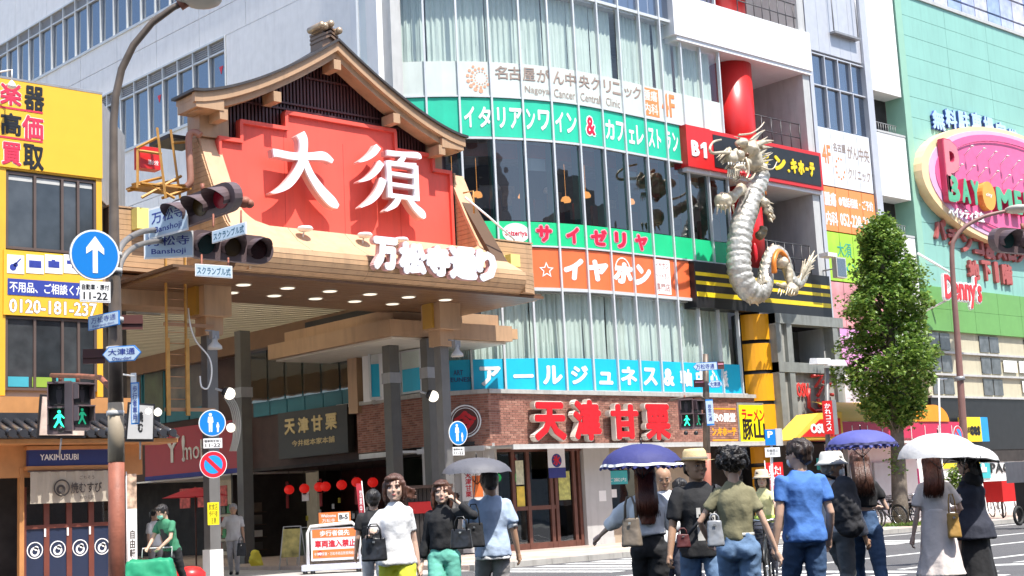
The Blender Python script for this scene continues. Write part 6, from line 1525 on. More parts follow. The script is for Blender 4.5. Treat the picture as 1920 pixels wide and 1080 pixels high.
def ped_signal(label, px, py, D, az, h=.86, lit=True):
    f, z = pfr(px, py, D, az); t = thing('pedestrian_signal', label, 'traffic light', tuple(f(0, z))); w = h*.44
    MB().fb(f, -w/2, w/2, z-h/2, z+h/2, -.2, 0).build('housing', SIGB, t)
    for i, zz in enumerate((z+h*.24, z-h*.22)):
        MB().fb(f, -w*.4, w*.4, zz-h*.2, zz+h*.2, 0, .012).build('window_dark', HOOD, t)
        v = MB(); v.fb(f, -w*.46, w*.46, zz+h*.2, zz+h*.225, 0, .14); v.fb(f, -w*.46, -w*.42, zz-h*.1, zz+h*.2, 0, .13); v.fb(f, w*.42, w*.46, zz-h*.1, zz+h*.2, 0, .13); v.build('hood', SIGB, t)
        k = h*.36; cx, cz = 0, zz; v = MB()
        v.disc(f, cx+.0, cz+k*.38, k*.09, .012, .018, 10)
        if i: v.poly(f, [(cx-k*.09, cz+k*.26), (cx+k*.1, cz+k*.27), (cx+k*.28, cz+k*.05), (cx+k*.24, cz+k*.01), (cx+k*.09, cz+k*.12), (cx+k*.08, cz-k*.08), (cx+k*.26, cz-k*.44), (cx+k*.18, cz-k*.47), (cx, cz-k*.16), (cx-k*.2, cz-k*.46), (cx-k*.28, cz-k*.42), (cx-k*.09, cz-k*.06), (cx-k*.1, cz+k*.1), (cx-k*.26, cz+k*.0), (cx-k*.28, cz+k*.05)], .012, .0182)
        else: v.poly(f, [(cx-k*.14, cz+k*.27), (cx-k*.16, cz-.08*k), (cx-k*.08, cz-k*.46), (cx+k*.08, cz-k*.46), (cx+k*.16, cz-.08*k), (cx+k*.14, cz+k*.27)], .012, .0182)
        v.build('green_man' if i else 'red_man', (GRL if lit else mat('walk_green_dim', (.02, .25, .15), .4, emit=(.02, .5, .25), estr=.4)) if i else mat('red_man_off', (.06, .05, .055), .4), t)
    MB().tube([f(0, z+h/2, -.1), f(0, z+h/2+.1, -.1)], .025, 6).build('hanger', RUST, t)
    return t
ped_signal('pedestrian signal with bright green walking man, left of the pair on the leaning pole', 111, 764, 20.5, -30, .76)
ped_signal('pedestrian signal turned aside, dimmer green man, right of the pair on the leaning pole', 153, 761, 20.3, 8, .68, False)
MB().tube([P(97, 704, 20.5), P(150, 705, 19.5), P(188, 708, 18), P(208, 728, PD)], [.035]*4, 10).build('ped_arm', RUST, am)
MB().ball(P(114, 805, 20.3), .05).build('sounder', BLACK, am)
RBR = mat('plate_back_brown', (.10, .035, .03), .45)
plate('street_name_plate', 'narrow street name plate tilted on the leaning pole above the hexagonal one', 194, 601, 16.9, .42, .17, -58, [('万松寺通', 1.4, .8), ('Banshoji-dori', .7, .7)], col=PB, slope=.1, frame=SB)
plate('street_name_plate', 'hexagonal pale street name plate reading 大津通 on the leaning pole', 228, 663, 16.7, .48, .185, -50, [('大津通', 1.4, .7), ('Otsu-dori', .7, .5)], col=PB, arrow='lr', frame=SB, bold=.02)
for q, (px, py, az, w, lab) in enumerate(((248, 604, -20, .25, 'back of a brown plate right of the leaning pole'), (176, 668, -30, .26, 'back of a brown plate left of the leaning pole'))):
    f, z = pfr(px, py, 17.15, az); t = thing('plate_back', lab, 'sign', tuple(f(0, z))); MB().fb(f, -w/2, w/2, z-.09, z+.09, -.02, 0).build('plate', RBR, t); MB().fb(f, -w/2, w/2, z-.02, z+.02, 0, .02).build('rail', RBR, t)
f, z = pfr(253, 756, 21, -42); t = thing('vertical_name_plate', 'narrow vertical blue and white plate hanging beside the calligraphy board', 'sign', tuple(f(0, z)))
MB().fb(f, -.06, .06, z-.31, z+.31, -.02, 0).build('plate', SB, t); MB().fb(f, -.048, .048, z-.29, z+.29, 0, .004).build('face', PB, t); text(f, '歩\n行\n者\n専\n用', -.035, .035, z-.26, z+.26, .004, NB, t, bold=.02, thick=.003); MB().fb(f, -.06, .02, z+.31, z+.45, -.02, 0).build('bracket', WPAINT, t)
MB().tube([f(0, z+.4, -.01), P(217, 700, PD)], .012, 6).build('stay', WPAINT, t)
# signs on the gate columns
round_sign('shared_path_sign', 'round blue sign with an adult and child on the left gate column', 398, 793, 32.3, .61, -22, 'ped')
plate('time_plate', 'small white plate reading 11-22 between the two round signs on the left gate column', 399, 831, 32.3, .42, .22, -22, [('軽車両を除く', 1, .9), ('11-22', 1.3, .8)], tc=BLACK, bold=.02)
round_sign('no_parking_sign', 'round red ringed blue no parking sign, lowest on the left gate column', 400, 871, 32.3, .61, -22, 'nopark')
round_sign('shared_path_sign', 'round blue sign with an adult and child on the right gate column', 859, 812, 36.6, .62, 0, 'ped')
plate('time_plate', 'small white plate reading 11-22 under the blue sign of the right gate column', 860, 846, 36.6, .38, .21, 0, [('軽車両を除く', 1, .9), ('11-22', 1.3, .8)], tc=BLACK, bold=.02)
f, z = pfr(400, 963, 32.4, -15); t = thing('yellow_sticker', 'yellow notice strip with small black text low on the left gate column', 'notice', tuple(f(0, z)))
MB().fb(f, -.13, .13, z-.25, z+.25, -.01, .0).build('sheet', MATS['bright_yellow'], t); text(f, '飲食店\n歩行者\n注意', -.1, .1, z-.22, z+.22, 0, BLACK, t, bold=.01, thick=.003)
# ladder and platform on the gate
ld = thing('yellow_ladder', 'long rusty yellow ladder hanging beside the left gate column', 'ladder', (15.6, 29, 2.4))
LF = Fr((0, 29.3), 0); LY = mat('ladder_yellow', (.50, .26, .06), .5, var=.15, scale=6, dirt=.4); LO = mat('ladder_rust_rung', (.40, .22, .12), .5)
s0, zt_ = LF.hit(309, 470); s1 = LF.S(345, 470); zb_ = LF.Z(335, 778)
for s in (s0, s1): fbox('rail', LY, ld, LF, s-.02, s+.02, zb_, zt_, 0, .06); fbox('lower_rail', LY, ld, LF, s-.045, s+.045, zb_-.02, zb_+1.75, .06, .1)
n = 15
for i in range(n): z = zb_+.1+(zt_-zb_-.2)*i/(n-1); MB().tube([LF(s0, z, .03), LF(s1, z, .03)], .013, 6).build('rung', LO, ld)
for py in (609, 768): z = LF.Z(340, py); MB().fb(LF, s0-.05, 16.9, z-.04, z+.04, -.02, .02).build('wall_stay', LO, ld)
pf = thing('service_platform', 'yellow angle-iron service platform with a small red box on top of the left gate wing', 'platform', (15.5, 29.8, 8.8))
PFr = Fr((0, 29.9), 0)
def bar(a, b, r=.03, m=LY): MB().tube([PFr(PFr.S(*a[:2]), PFr.Z(*a[:2]), a[2]), PFr(PFr.S(*b[:2]), PFr.Z(*b[:2]), b[2])], r, 4, smooth=False).build('frame_bar', m, pf)
for a, b in (((258, 275, 0), (258, 352, 0)), ((287, 243, .2), (303, 375, .2)), ((320, 243, 0), (338, 372, 0)), ((258, 347, 0), (358, 348, 0)), ((258, 350, -.5), (350, 330, -.5)), ((262, 372, .1), (340, 330, 0)), ((300, 373, .1), (358, 352, 0)), ((322, 268, 0), (350, 266, 0)), ((258, 282, 0), (296, 292, .2)), ((262, 340, -.4), (300, 335, .2)), ((280, 345, 0), (320, 375, .2)), ((256, 278, 0), (286, 262, .2))): bar(a, b, .035)
fbox('grating', LY, pf, PFr, PFr.S(262, 345), PFr.S(355, 345), PFr.Z(300, 350), PFr.Z(300, 350)+.04, -.7, .1)
s0, s1, z0, z1 = rect_from(PFr, 259, 277, 297, 318, -.2); fbox('red_box', RED, pf, PFr, s0, s1, z0, z1, -.4, -.1); text(PFr, '消火栓', s0+.2, s1-.05, z0+.1, z0+.22, -.1, LM_W, pf, bold=.02, thick=.005)
PIPE = mat('pink_brown_pipe', (.36, .17, .12), .45, var=.1, dirt=.2)
pp, r0 = spline([P(376, 254, 33), P(366, 248, 33), P(356, 252, 33), P(354, 270, 33), P(356, 310, 33), P(357, 340, 33), P(350, 350, 33)], [.085]*7, 4); pi_ = thing('bent_drain_pipe', 'fat pinkish brown bent pipe beside the left wing of the gate', 'pipe', tuple(P(356, 350, 33))); MB().tube(pp, r0, 12).build('pipe', PIPE, pi_)
rl = thing('right_service_rail', 'thin pale stay and small yellow rail behind the right gate shoulder', 'rail', tuple(P(900, 400, 37)))
MB().tube([P(872, 370, 37.2), P(918, 408, 37.2), P(965, 450, 37.6)], .03, 6).build('stay', WPAINT, rl); MB().tube([P(868, 362, 37.3), P(887, 358, 37.3), P(889, 400, 37.3)], .025, 4).build('yellow_rail', LY, rl)
# cable, horns and globe lamps on the columns
cb = thing('white_cable', 'white cable looping down the left gate column', 'cable', tuple(P(390, 660, 32.6))); pp, r0 = spline([P(353, 578, 32.7), P(357, 610, 32.6), P(368, 640, 32.6), P(392, 670, 32.5), P(397, 700, 32.5), P(390, 727, 32.5), P(378, 725, 32.5), P(375, 705, 32.5)], [.018]*8, 6); MB().tube(pp, r0, 6).build('cable', WPAINT, cb)
def cam_unit(px, py, D, lab):
    t = thing('horn_speaker', lab, 'speaker', tuple(P(px, py, D))); v = MB(); c = P(px, py, D); v.lathe(c, [(.05, .2), (.07, .05), (.16, -.05), (.17, -.12)], 14); v.build('horn', LGREY, t); MB().box(c.x-.09, c.x+.09, c.y-.05, c.y+.1, c.z+.12, c.z+.3).build('driver_box', GREY, t); MB().tube([c+Vector((0, 0, .3)), c+Vector((-.2, .1, .32))], .02, 6).build('bracket', GREY, t)
cam_unit(403, 645, 32.6, 'grey horn speaker on the left gate column under the bracket'); cam_unit(857, 660, 37, 'grey horn speaker on the right gate column under the bracket')
GLB = mat('globe_glass_lit', (.85, .83, .75), .3, emit=(1, .92, .75), estr=1.0)
def globe(px, py, D, r, lab, hs=True):
    t = thing('globe_lamp', lab, 'lamp', tuple(P(px, py, D))); MB().ball(P(px, py, D), r, 16, 10).build('globe', GLB, t)
    if hs: MB().cyl(P(px-12, py-5, D), P(px-4, py-2, D), r*.7, 12, r*.95).build('holder', BLACK, t); MB().tube([P(px-12, py-5, D), P(px-26, py-9, D)], .03, 6).build('arm', LGREY, t)
    else: MB().cyl(P(px, py, D)+Vector((0, 0, r*.8)), P(px, py, D)+Vector((0, 0, r*1.15)), r*.4, 10).build('holder', GREY, t)
globe(430, 738, 33, .14, 'white globe lamp in a black holder right of the left gate column'); globe(433, 802, 34, .11, 'small lit globe on the curved white bracket', False); globe(296, 773, 27, .075, 'small lit globe right of the calligraphy board', False); globe(278, 771, 27.2, .06, 'small lit globe in front of the calligraphy board', False); globe(812, 743, 37.5, .15, 'white globe lamp left of the right gate column')
cbk = thing('curved_lamp_bracket', 'fan of pale curved rods sweeping down beside the left gate column', 'bracket', tuple(P(445, 800, 34)))
for k in range(5):
    o = k*4; pp, r0 = spline([P(420+o, 745, 34), P(432+o*.9, 765, 34), P(438+o*.8, 795, 34), (P(437+o*.7, 822, 34)), P(431+o*.7, 846, 34)], [.018]*5, 5); MB().tube(pp, r0, 5).build('rod', mat('ivory_paint', (.5, .48, .42), .5), cbk)

# ------------------------------------------------------------------ pole with signals at the crossing corner
pr = thing('signal_pole', 'slim pole with street name plates, rust red below, in front of the brick shop', 'signal pole', tuple(P(1327, 1032, 38.5)))
def seg2(lst, m, nm, par): MB().tube([P(a, b, 38.5) for a, b, r in lst], [r for a, b, r in lst], 12).build(nm, m, par)
seg2([(1327, 1034, .115), (1326, 900, .11), (1325, 850, .11)], mat('salmon_pole', (.42, .15, .10), .6, var=.15, dirt=.3), 'lower_shaft', pr); seg2([(1325, 850, .10), (1324, 740, .09), (1323, 664, .075)], BST, 'upper_shaft', pr)
def p38(name, lab, px, py, w, h, az, lines, **k): return plate(name, lab, px, py, 38.2, w, h, az, lines, **k)
p38('street_name_plate', 'pale street name plate with pointed end, topmost on the slim signal pole', 1322, 687, .66, .22, -42, [('万松寺通', 1, .75)], col=PB, arrow='l', frame=SB, bold=.02); p38('street_name_plate', 'short pointed street name plate right of the slim signal pole', 1341, 720, .40, .20, -42, [('大津通', 1, .7)], col=PB, arrow='lr', frame=SB, bold=.02)
p38('vertical_name_plate', 'narrow vertical blue plate on the slim signal pole', 1331, 773, .20, .70, -42, [('若\n宮\n大\n通', 1, .5)], col=PB, frame=SB, bold=.02)
for px, py, w in ((1351, 685, .2), (1311, 719, .3)):
    f, z = pfr(px, py, 38.4, -30); t = thing('plate_back', 'brown back of a small plate %s the slim signal pole' % ('right of' if px > 1330 else 'left of'), 'sign', tuple(f(0, z))); MB().fb(f, -w/2, w/2, z-.1, z+.1, -.02, 0).build('plate', RBR, t); MB().fb(f, -w*.4, w*.4, z+.02, z+.05, 0, .01).build('pale_line', LM_PK, t)
ped_signal('pedestrian signal with bright green man, left of the pair before the brick wall', 1287, 776, 38.0, -38, .82); ped_signal('pedestrian signal with dim green man, right of the pair before the brick wall', 1308, 776, 38.2, 0, .78, False)
am2 = thing('pipe_bracket', 'brown bent arm carrying the pair of pedestrian signals before the brick wall', 'signal arm', tuple(P(1300, 748, 38.3))); MB().tube([P(1256, 750, 38.1), P(1290, 744, 38.2), P(1312, 743, 38.3), P(1324, 750, 38.5)], .035, 8).build('arm', BST, am2)
for px in (1286, 1305): MB().ball(P(px, 812, 38), .06).build('sounder', BLACK, am2)
# parking sign, red banner, lamp pair
pk_ = thing('parking_sign_post', 'white post with a blue P plate and a white text plate near the orange pillar', 'road sign', tuple(P(1449, 1005, 36.5)))
MB().tube([P(1449, 1006, 36.5), P(1446, 812, 36.5)], .035, 8).build('post', WPAINT, pk_)
f, z = pfr(1444, 820, 36.4, -20); MB().fb(f, -.15, .15, z-.2, z+.2, -.01, .01).build('blue_plate', SB, pk_); text(f, 'P', -.08, .08, z-.02, z+.16, .01, LM_W, pk_, bold=.04, thick=.004); MB().fb(f, .16, .36, z-.22, z+.22, -.01, .01).build('grey_plate', LGREY, pk_)
f, z = pfr(1447, 848, 36.4, -30); MB().fb(f, -.18, .22, z-.12, z+.12, -.01, .01).build('text_plate', SIGNW, pk_); text(f, '駐輪禁止\n終日', -.13, .17, z-.08, z+.08, .01, BLACK, pk_, bold=.01, thick=.003)
rb = thing('red_sale_banner', 'red upright banner with white characters behind the parking sign post', 'banner', tuple(P(1454, 1000, 40))); f, z = pfr(1453, 890, 40, -20); MB().fb(f, -.28, .28, z-.4, z+.34, -.01, .0).build('cloth', RED, rb); text(f, '見た!\n激安', -.2, .2, z-.3, z+.25, 0, LM_W, rb, bold=.03, thick=.004); MB().tube([f(-.3, .12, 0), f(-.3, z+.4, 0)], .012, 6).build('pole', WPAINT, rb)
lp2 = thing('twin_flood_lamp', 'grey post with two white flood lamp heads and a red vertical sign', 'lamp', tuple(P(1553, 860, 41))); MB().tube([P(1555, 1000, 41), P(1550, 690, 41)], .07, 8).build('post', COLG, lp2)
for px, py in ((1535, 677), (1562, 680)):
    c = P(px, py, 41); MB().hexa([c+Vector(q) for q in ((-.25, -.15, -.1), (.25, -.3, -.1), (.3, .1, -.08), (-.2, .2, -.08), (-.2, -.12, .06), (.2, -.26, .06), (.26, .08, .1), (-.16, .18, .1))]).build('lamp_head', WPAINT, lp2)
f, z = pfr(1553, 781, 40.8, -42); MB().fb(f, -.14, .14, z-.5, z+.45, -.06, 0).build('red_sign', RED, lp2); text(f, 'か\nれ\nコ\nス\nメ', -.09, .09, z-.42, z+.38, 0, LM_W, lp2, bold=.03, thick=.004); MB().fb(f, .14, .26, z-.52, z+.47, -.06, -.01).build('sign_side', GREY, lp2)
# right lamp pole and signal at the edge
rp_ = thing('street_lamp_pole', 'slim red-brown lamp pole with a curved arm standing before the teal building', 'lamp pole', tuple(P(1811, 985, 44.5)))
RB2 = mat('redbrown_pole', (.25, .13, .11), .5, var=.12, dirt=.2)
pp, r0 = spline([P(1815, 985, 44.5), P(1809, 850, 44.5), P(1797, 660, 44.5), P(1788, 540, 44.5), P(1785, 470, 44.5), P(1791, 447, 44.5), P(1810, 425, 44.5), P(1845, 406, 44.5), P(1885, 396, 44.5)], [.125, .12, .10, .085, .075, .07, .065, .06, .055], 6); MB().tube(pp, r0, 12).build('shaft', RB2, rp_)
MB().ball(P(1908, 392, 44.5), .34, 14, 8, (1.2, 1.2, .4)).build('lamp_head', LH, rp_); MB().tube([P(1800, 714, 44.5), P(1799, 706, 44.5)], .16, 10).build('clamp_band', GREY, rp_)
round_sign('no_parking_sign', 'round blue and red no parking sign behind the white parasols', 1797, 817, 43.8, .62, 5, 'nopark')
signal3('dark traffic signal head cut off by the right edge of the view', 1925, 453, 24, -20, 5, -.05)
sm = thing('white_mast', 'thin white mast with a small crossbar right of the tree', 'mast', tuple(P(1762, 830, 45))); MB().tube([P(1765, 900, 45), P(1760, 712, 45)], .03, 6).build('mast', WPAINT, sm); MB().tube([P(1757, 711, 45), P(1776, 711, 45)], .03, 6).build('crossbar', WPAINT, sm)

# ------------------------------------------------------------------ things on the ground in front of the arcade
wb = thing('no_entry_board', 'white wheeled barrier board with orange bands and red 車両進入禁止 lettering', 'sign board', tuple(P(630, 1072, 35)))
f, _z = pfr(630, 1000, 35, -42); bz = lambda py: CAM_H+(P(630, py, 35).z-CAM_H)
s = lambda px: (px-630)*35/2667
z0, z1 = bz(1058), bz(985)
v = MB(); v.tube([f(s(577), .15, 0), f(s(577), z1-.15, 0), f(s(583), z1, 0), f(s(660), z1+.05, 0), f(s(672), z1-.1, 0), f(s(675), .15, 0)], .04, 8); v.build('tube_frame', WPAINT, wb)
MB().fb(f, s(583), s(670), .32, z1-.05, -.03, .0).build('white_face', SIGNW, wb)
ORB = mat('board_orange', (.82, .20, .05), .5)
MB().fb(f, s(586), s(669), z1-.28, z1-.08, 0, .006).build('orange_band', ORB, wb); MB().fb(f, s(586), s(669), .38, .58, 0, .006).build('orange_band', ORB, wb)
text(f, '歩行者優先', s(600), s(655), z1-.25, z1-.11, .006, LM_W, wb, bold=.03, thick=.004); text(f, '車両進入禁止', s(590), s(666), z1-.52, z1-.34, .0, SRD, wb, bold=.04, thick=.006); text(f, '午前11時〜午後10時', s(608), s(662), z1-.72, z1-.6, .0, BLACK, wb, bold=.02, thick=.005); text(f, '中京警察署・万松寺商店街振興組合', s(589), s(666), .44, .52, .006, LM_W, wb, bold=.01, thick=.003)
MB().disc(f, s(599), z1-.66, .07, 0, .006, 18).build('no_entry_disc', SRD, wb); MB().fb(f, s(599)-.045, s(599)+.045, z1-.68, z1-.64, .006, .01).build('no_entry_bar', LM_W, wb)
MB().box(-.0, .0, 0, 0, 0, 0) if False else None
v = MB(); v.fb(f, s(568), s(690), .10, .24, -.3, .3); v.build('base_tray', mat('pale_grey_plastic', (.55, .57, .66), .4), wb)
for px in (574, 588, 672, 684): MB().ball(f(s(px), .06, .25), .06, 10, 6).build('castor', BLACK, wb)
w2 = thing('welcome_board', 'small orange and white welcome board marked B-5 standing on top of the barrier board', 'sign board', tuple(f(0, z1))); MB().fb(f, s(599), s(658), z1+.05, z1+.32, -.02, .0).build('panel', ORB, w2); MB().fb(f, s(635), s(655), z1+.09, z1+.29, 0, .006).build('white_field', SIGNW, w2); text(f, 'B-5', s(637), s(653), z1+.13, z1+.25, .006, BLACK, w2, bold=.04, thick=.004); text(f, 'Welcome', s(603), s(631), z1+.2, z1+.28, 0, LM_W, w2, bold=.02, thick=.005); text(f, '万松寺', s(605), s(629), z1+.08, z1+.17, 0, LM_W, w2, bold=.01, thick=.005)
def aframe(px, py, D, w, h, lab, m):
    f, _ = pfr(px, py, D, -55); t = thing('poster_stand', lab, 'poster stand', tuple(f(0, 0)))
    v = MB()
    for a in (-w/2, w/2): v.tube([f(a, .02, .25), f(a*.9, h, -.05)], .015, 6); v.tube([f(a, .02, -.35), f(a*.9, h, -.05)], .015, 6)
    v.tube([f(-w*.45, h, -.05), f(w*.45, h, -.05)], .015, 6); v.build('frame', LGREY, t)
    MB().hexa([f(-w/2*.95, .35, .15), f(w/2*.95, .35, .15), f(w/2*.95, .35, .13), f(-w/2*.95, .35, .13), f(-w/2*.9, h-.06, -.02), f(w/2*.9, h-.06, -.02), f(w/2*.9, h-.06, -.04), f(-w/2*.9, h-.06, -.04)]).build('poster', m, t)
aframe(548, 1050, 38.5, .55, 1.15, 'tall poster stand with a yellow picture left of the barrier board', mat('yellow_picture', (.55, .45, .15), .6, var=.6, scale=3)); aframe(578, 1045, 39.5, .5, 1.1, 'folded poster stand half hidden behind the barrier board', POSM[2])
yb_ = thing('yellow_bag', 'crumpled yellow bag standing by the wide grey post in the arcade', 'bag', tuple(P(480, 1055, 40))); v = MB(); c = P(480, 1055, 40); c.z = .02; v.ball(c+Vector((0, 0, .26)), .24, 10, 8, (.9, .7, 1.15)); remesh(v, .05, 'bag', mat('yellow_sheet', (.75, .62, .05), .6), yb_, disp=.08, dscale=4)
pa = thing('red_parasol', 'flat wide red paper parasol shading the shop goods in the arcade', 'parasol', tuple(P(366, 1030, 43)))
c = P(366, 928, 43); v = MB(); n = 20; rs0 = []
for r, dz in ((.02, .22), (.45, .12), (.98, -.06)): rs0.append([c+Vector((r*cos(2*pi*k/n), r*sin(2*pi*k/n), dz)) for k in range(n)])
v.rings(rs0, cap=False, smooth=False); v.build('canopy', mat('parasol_red', (.55, .015, .04), .6, transl=.3), pa); MB().tube([Vector((c.x, c.y, .02)), c+Vector((0, 0, .25))], .025, 8).build('pole', WOODB, pa)
fg = thing('thin_red_flag', 'narrow red flag on a leaning pole beside the man in black', 'flag', tuple(P(680, 1000, 36))); f, z = pfr(677, 938, 36, -42); MB().poly(f, [(-.05, z-.45), (.08, z-.45), (.02, z+.42), (-.12, z+.42)], -.01, 0).build('cloth', mat('flag_red', (.45, .03, .05), .7, var=.3), fg); MB().tube([f(.12, z-.9, 0), f(.03, z+.48, 0)], .012, 6).build('pole', WPAINT, fg); text(f, '営\n業\n中', -.04, .03, z-.3, z+.25, 0, LM_W, fg, bold=.02, thick=.003)
gc = thing('green_covered_cart', 'push cart under a green cloth cover in front of the worker', 'cart', tuple(P(280, 1090, 27)))
c = P(282, 1090, 27); GRC = mat('green_tarp', (.02, .32, .16), .6, var=.08, transl=.1)
f, _ = pfr(282, 1060, 27, -36); v = MB(); v.hexa([f(-.50, .12, .32), f(.50, .12, .32), f(.50, .12, -.32), f(-.50, .12, -.32), f(-.40, .74, .26), f(.40, .74, .26), f(.40, .76, -.26), f(-.40, .76, -.26)]); remesh(v, .035, 'cloth_cover', GRC, gc, disp=.03, dscale=4)
for a in (-.35, .35):
    for d in (-.2, .2): MB().ball(f(a, .07, d), .07, 10, 6).build('wheel', BLACK, gc)
MB().tube([f(-.2, .78, -.3), f(-.2, .95, -.38), f(.35, .95, -.38), f(.35, .78, -.3)], .015, 6).build('push_handle', LGREY, gc)
rd_ = thing('red_barrel', 'low round red tub behind the green cart', 'tub', tuple(P(356, 1078, 31))); c = P(356, 1078, 31); c.z = .02; MB().lathe(c, [(.25, 0), (.33, .1), (.34, .3), (.22, .42), (.05, .45)], 18).build('tub', RED, rd_)
# dark timber booth behind the two women
bt = thing('dark_slatted_booth', 'dark slatted wooden booth with a small roof behind the two women', 'booth', tuple(P(805, 1030, 38)))
f, _ = pfr(805, 1030, 38, -42); hb_ = P(805, 915, 38).z
for k in range(10): MB().fb(f, -.55+k*.11, -.46+k*.11, .03, hb_, -.05, .0).build('slat', DARKIN, bt)
MB().fb(f, -.55, .55, .03, hb_, -.8, -.06).build('body', BLACK, bt); MB().fb(f, -.7, .7, hb_, hb_+.08, -.9, .25).build('roof', WOODI, bt)
MB().fb(f, -.5, .2, hb_-.65, hb_-.35, .0, .02).build('red_notice', RED, bt)
# small posters at the left end of the shop front
t = thing('chestnut_poster', 'orange and white shop poster beside the grey umbrella', 'poster', tuple(CH(CHL*.6, 1.6))); a = CH.S(872, 900); b = CH.S(905, 900); fbox('sheet', WPAINT, t, CH, a-.1, b, 1.6, 2.5, -.02, .0); fbox('orange_field', ORB, t, CH, a+.2, b, 1.7, 2.3, 0, .005); text(CH, '天\n津\n甘\n栗', a, a+.18, 1.7, 2.4, .0, SRD, t, bold=.03, thick=.004)
fbox('beige_wall', PILL, GF, CH, -.1, CHL+.1, .12, 3.2, -.4, -.05); 
for k in range(2): fbox('vending_panel', WPAINT, GF, CH, CHL-.9+k*.42, CHL-.55+k*.42, .15, 1.5, -.05, .1)

# ------------------------------------------------------------------ street tree
tr = thing('street_tree', 'tall narrow street tree with dense bright green maple-like leaves before the teal building', 'tree', (41.4, 27.3, .12))
BARK = mat('bark', (.17, .14, .11), .9, var=.25, scale=7, bump=.8, bscale=18)
rt = random.Random(11); base = Vector((41.45, 27.25, .1)); top = Vector((41.55, 27.15, 9.7))
v = MB(); tp = [base+(top-base)*t+Vector((.10*sin(t*5), .08*cos(t*4), 0)) for t in [i/12 for i in range(13)]]; v.tube(tp, [.27*(1-.85*i/12)+.02 for i in range(13)], 12); v.build('trunk', BARK, tr)
prof = [(3.4, .2), (3.8, .85), (4.3, 1.3), (5.0, 1.58), (5.8, 1.62), (6.5, 1.5), (7.4, 1.3), (8.4, 1.08), (9.3, .78), (10.1, .38), (10.4, .1)]
def crown_r(z):
    for (a, r), (b, q) in zip(prof, prof[1:]):
        if a <= z <= b: return r+(q-r)*(z-a)/(b-a)
    return 0
LEAFM = bpy.data.materials.new('leaf'); LEAFM.use_nodes = True; nt = LEAFM.node_tree; b_ = nt.nodes['Principled BSDF']; b_.inputs['Roughness'].default_value = .42
ge = nt.nodes.new('ShaderNodeNewGeometry'); rp = nt.nodes.new('ShaderNodeValToRGB'); nt.links.new(ge.outputs['Random Per Island'], rp.inputs[0])
rp.color_ramp.elements[0].color = (.06, .15, .022, 1); rp.color_ramp.elements[1].color = (.30, .42, .08, 1); nt.links.new(rp.outputs[0], b_.inputs['Base Color'])
tl_ = nt.nodes.new('ShaderNodeBsdfTranslucent'); nt.links.new(rp.outputs[0], tl_.inputs[0]); ms_ = nt.nodes.new('ShaderNodeMixShader'); ms_.inputs[0].default_value = .3; nt.links.new(b_.outputs[0], ms_.inputs[1]); nt.links.new(tl_.outputs[0], ms_.inputs[2]); nt.links.new(ms_.outputs[0], nt.nodes['Material Output'].inputs[0])
V, Fc = [], []
def leaf(p, s):
    d = Vector((rt.gauss(0, 1), rt.gauss(0, 1), rt.gauss(0, .7))).normalized(); up = Vector((rt.gauss(0, .6), rt.gauss(0, .6), 1)).normalized(); x = up.cross(d).normalized(); y = x.cross(up).normalized() if rt.random() < .7 else d
    i = len(V); L5 = [(0, 0, 0), (.5, .25, .03), (.22, .42, 0), (.42, .85, -.1), (0, .62, .02), (-.42, .85, -.1), (-.22, .42, 0), (-.5, .25, .03)]
    V.extend([p+x*(a*s)+y*(b*s)+up*(c*s) for a, b, c in L5]); Fc.append((i, i+1, i+2)); Fc.append((i, i+2, i+4, i+6)); Fc.append((i+2, i+3, i+4)); Fc.append((i+4, i+5, i+6)); Fc.append((i, i+6, i+7))
lb = MB(); ncl = 430
for c_ in range(ncl):
    z = 3.5+6.9*rt.random()**1.02; R0_ = crown_r(z)*(.96+.10*sin(z*2.6)+.07*sin(z*5.1+1)); a = rt.uniform(0, 2*pi); lob = 1+.09*sin(3*a+z*1.3)+.10*sin(5*a-z*2)
    r = R0_*lob*rt.uniform(.12, 1.0)**.45; axis = base+(top-base)*min(1, (z/10.1)); cp = Vector((axis.x+r*cos(a), axis.y+r*sin(a), z)); cr = rt.choice((rt.uniform(.16, .3), rt.uniform(.3, .55)))
    if c_ % 3 == 0: st_ = Vector((axis.x, axis.y, max(3.0, z-.7))); lb.tube([st_, (st_+cp)/2+Vector((0, 0, .1)), cp], [.045, .03, .012], 5)
    for _ in range(int(38+cr*105)):
        q = Vector((rt.gauss(0, 1), rt.gauss(0, 1), rt.gauss(0, .75))).normalized()*cr*rt.uniform(.5, 1.05); leaf(cp+q, rt.uniform(.10, .17))
for _ in range(240): leaf(base+Vector((rt.gauss(0, .14), rt.gauss(0, .14), rt.uniform(1.6, 2.6))), .11)
lb.build('limbs', BARK, tr)
me = bpy.data.meshes.new('crown'); me.from_pydata([tuple(p-WL[tr.name]) for p in V], [], Fc); me.materials.append(LEAFM); mesh_obj('crown', me, tr)
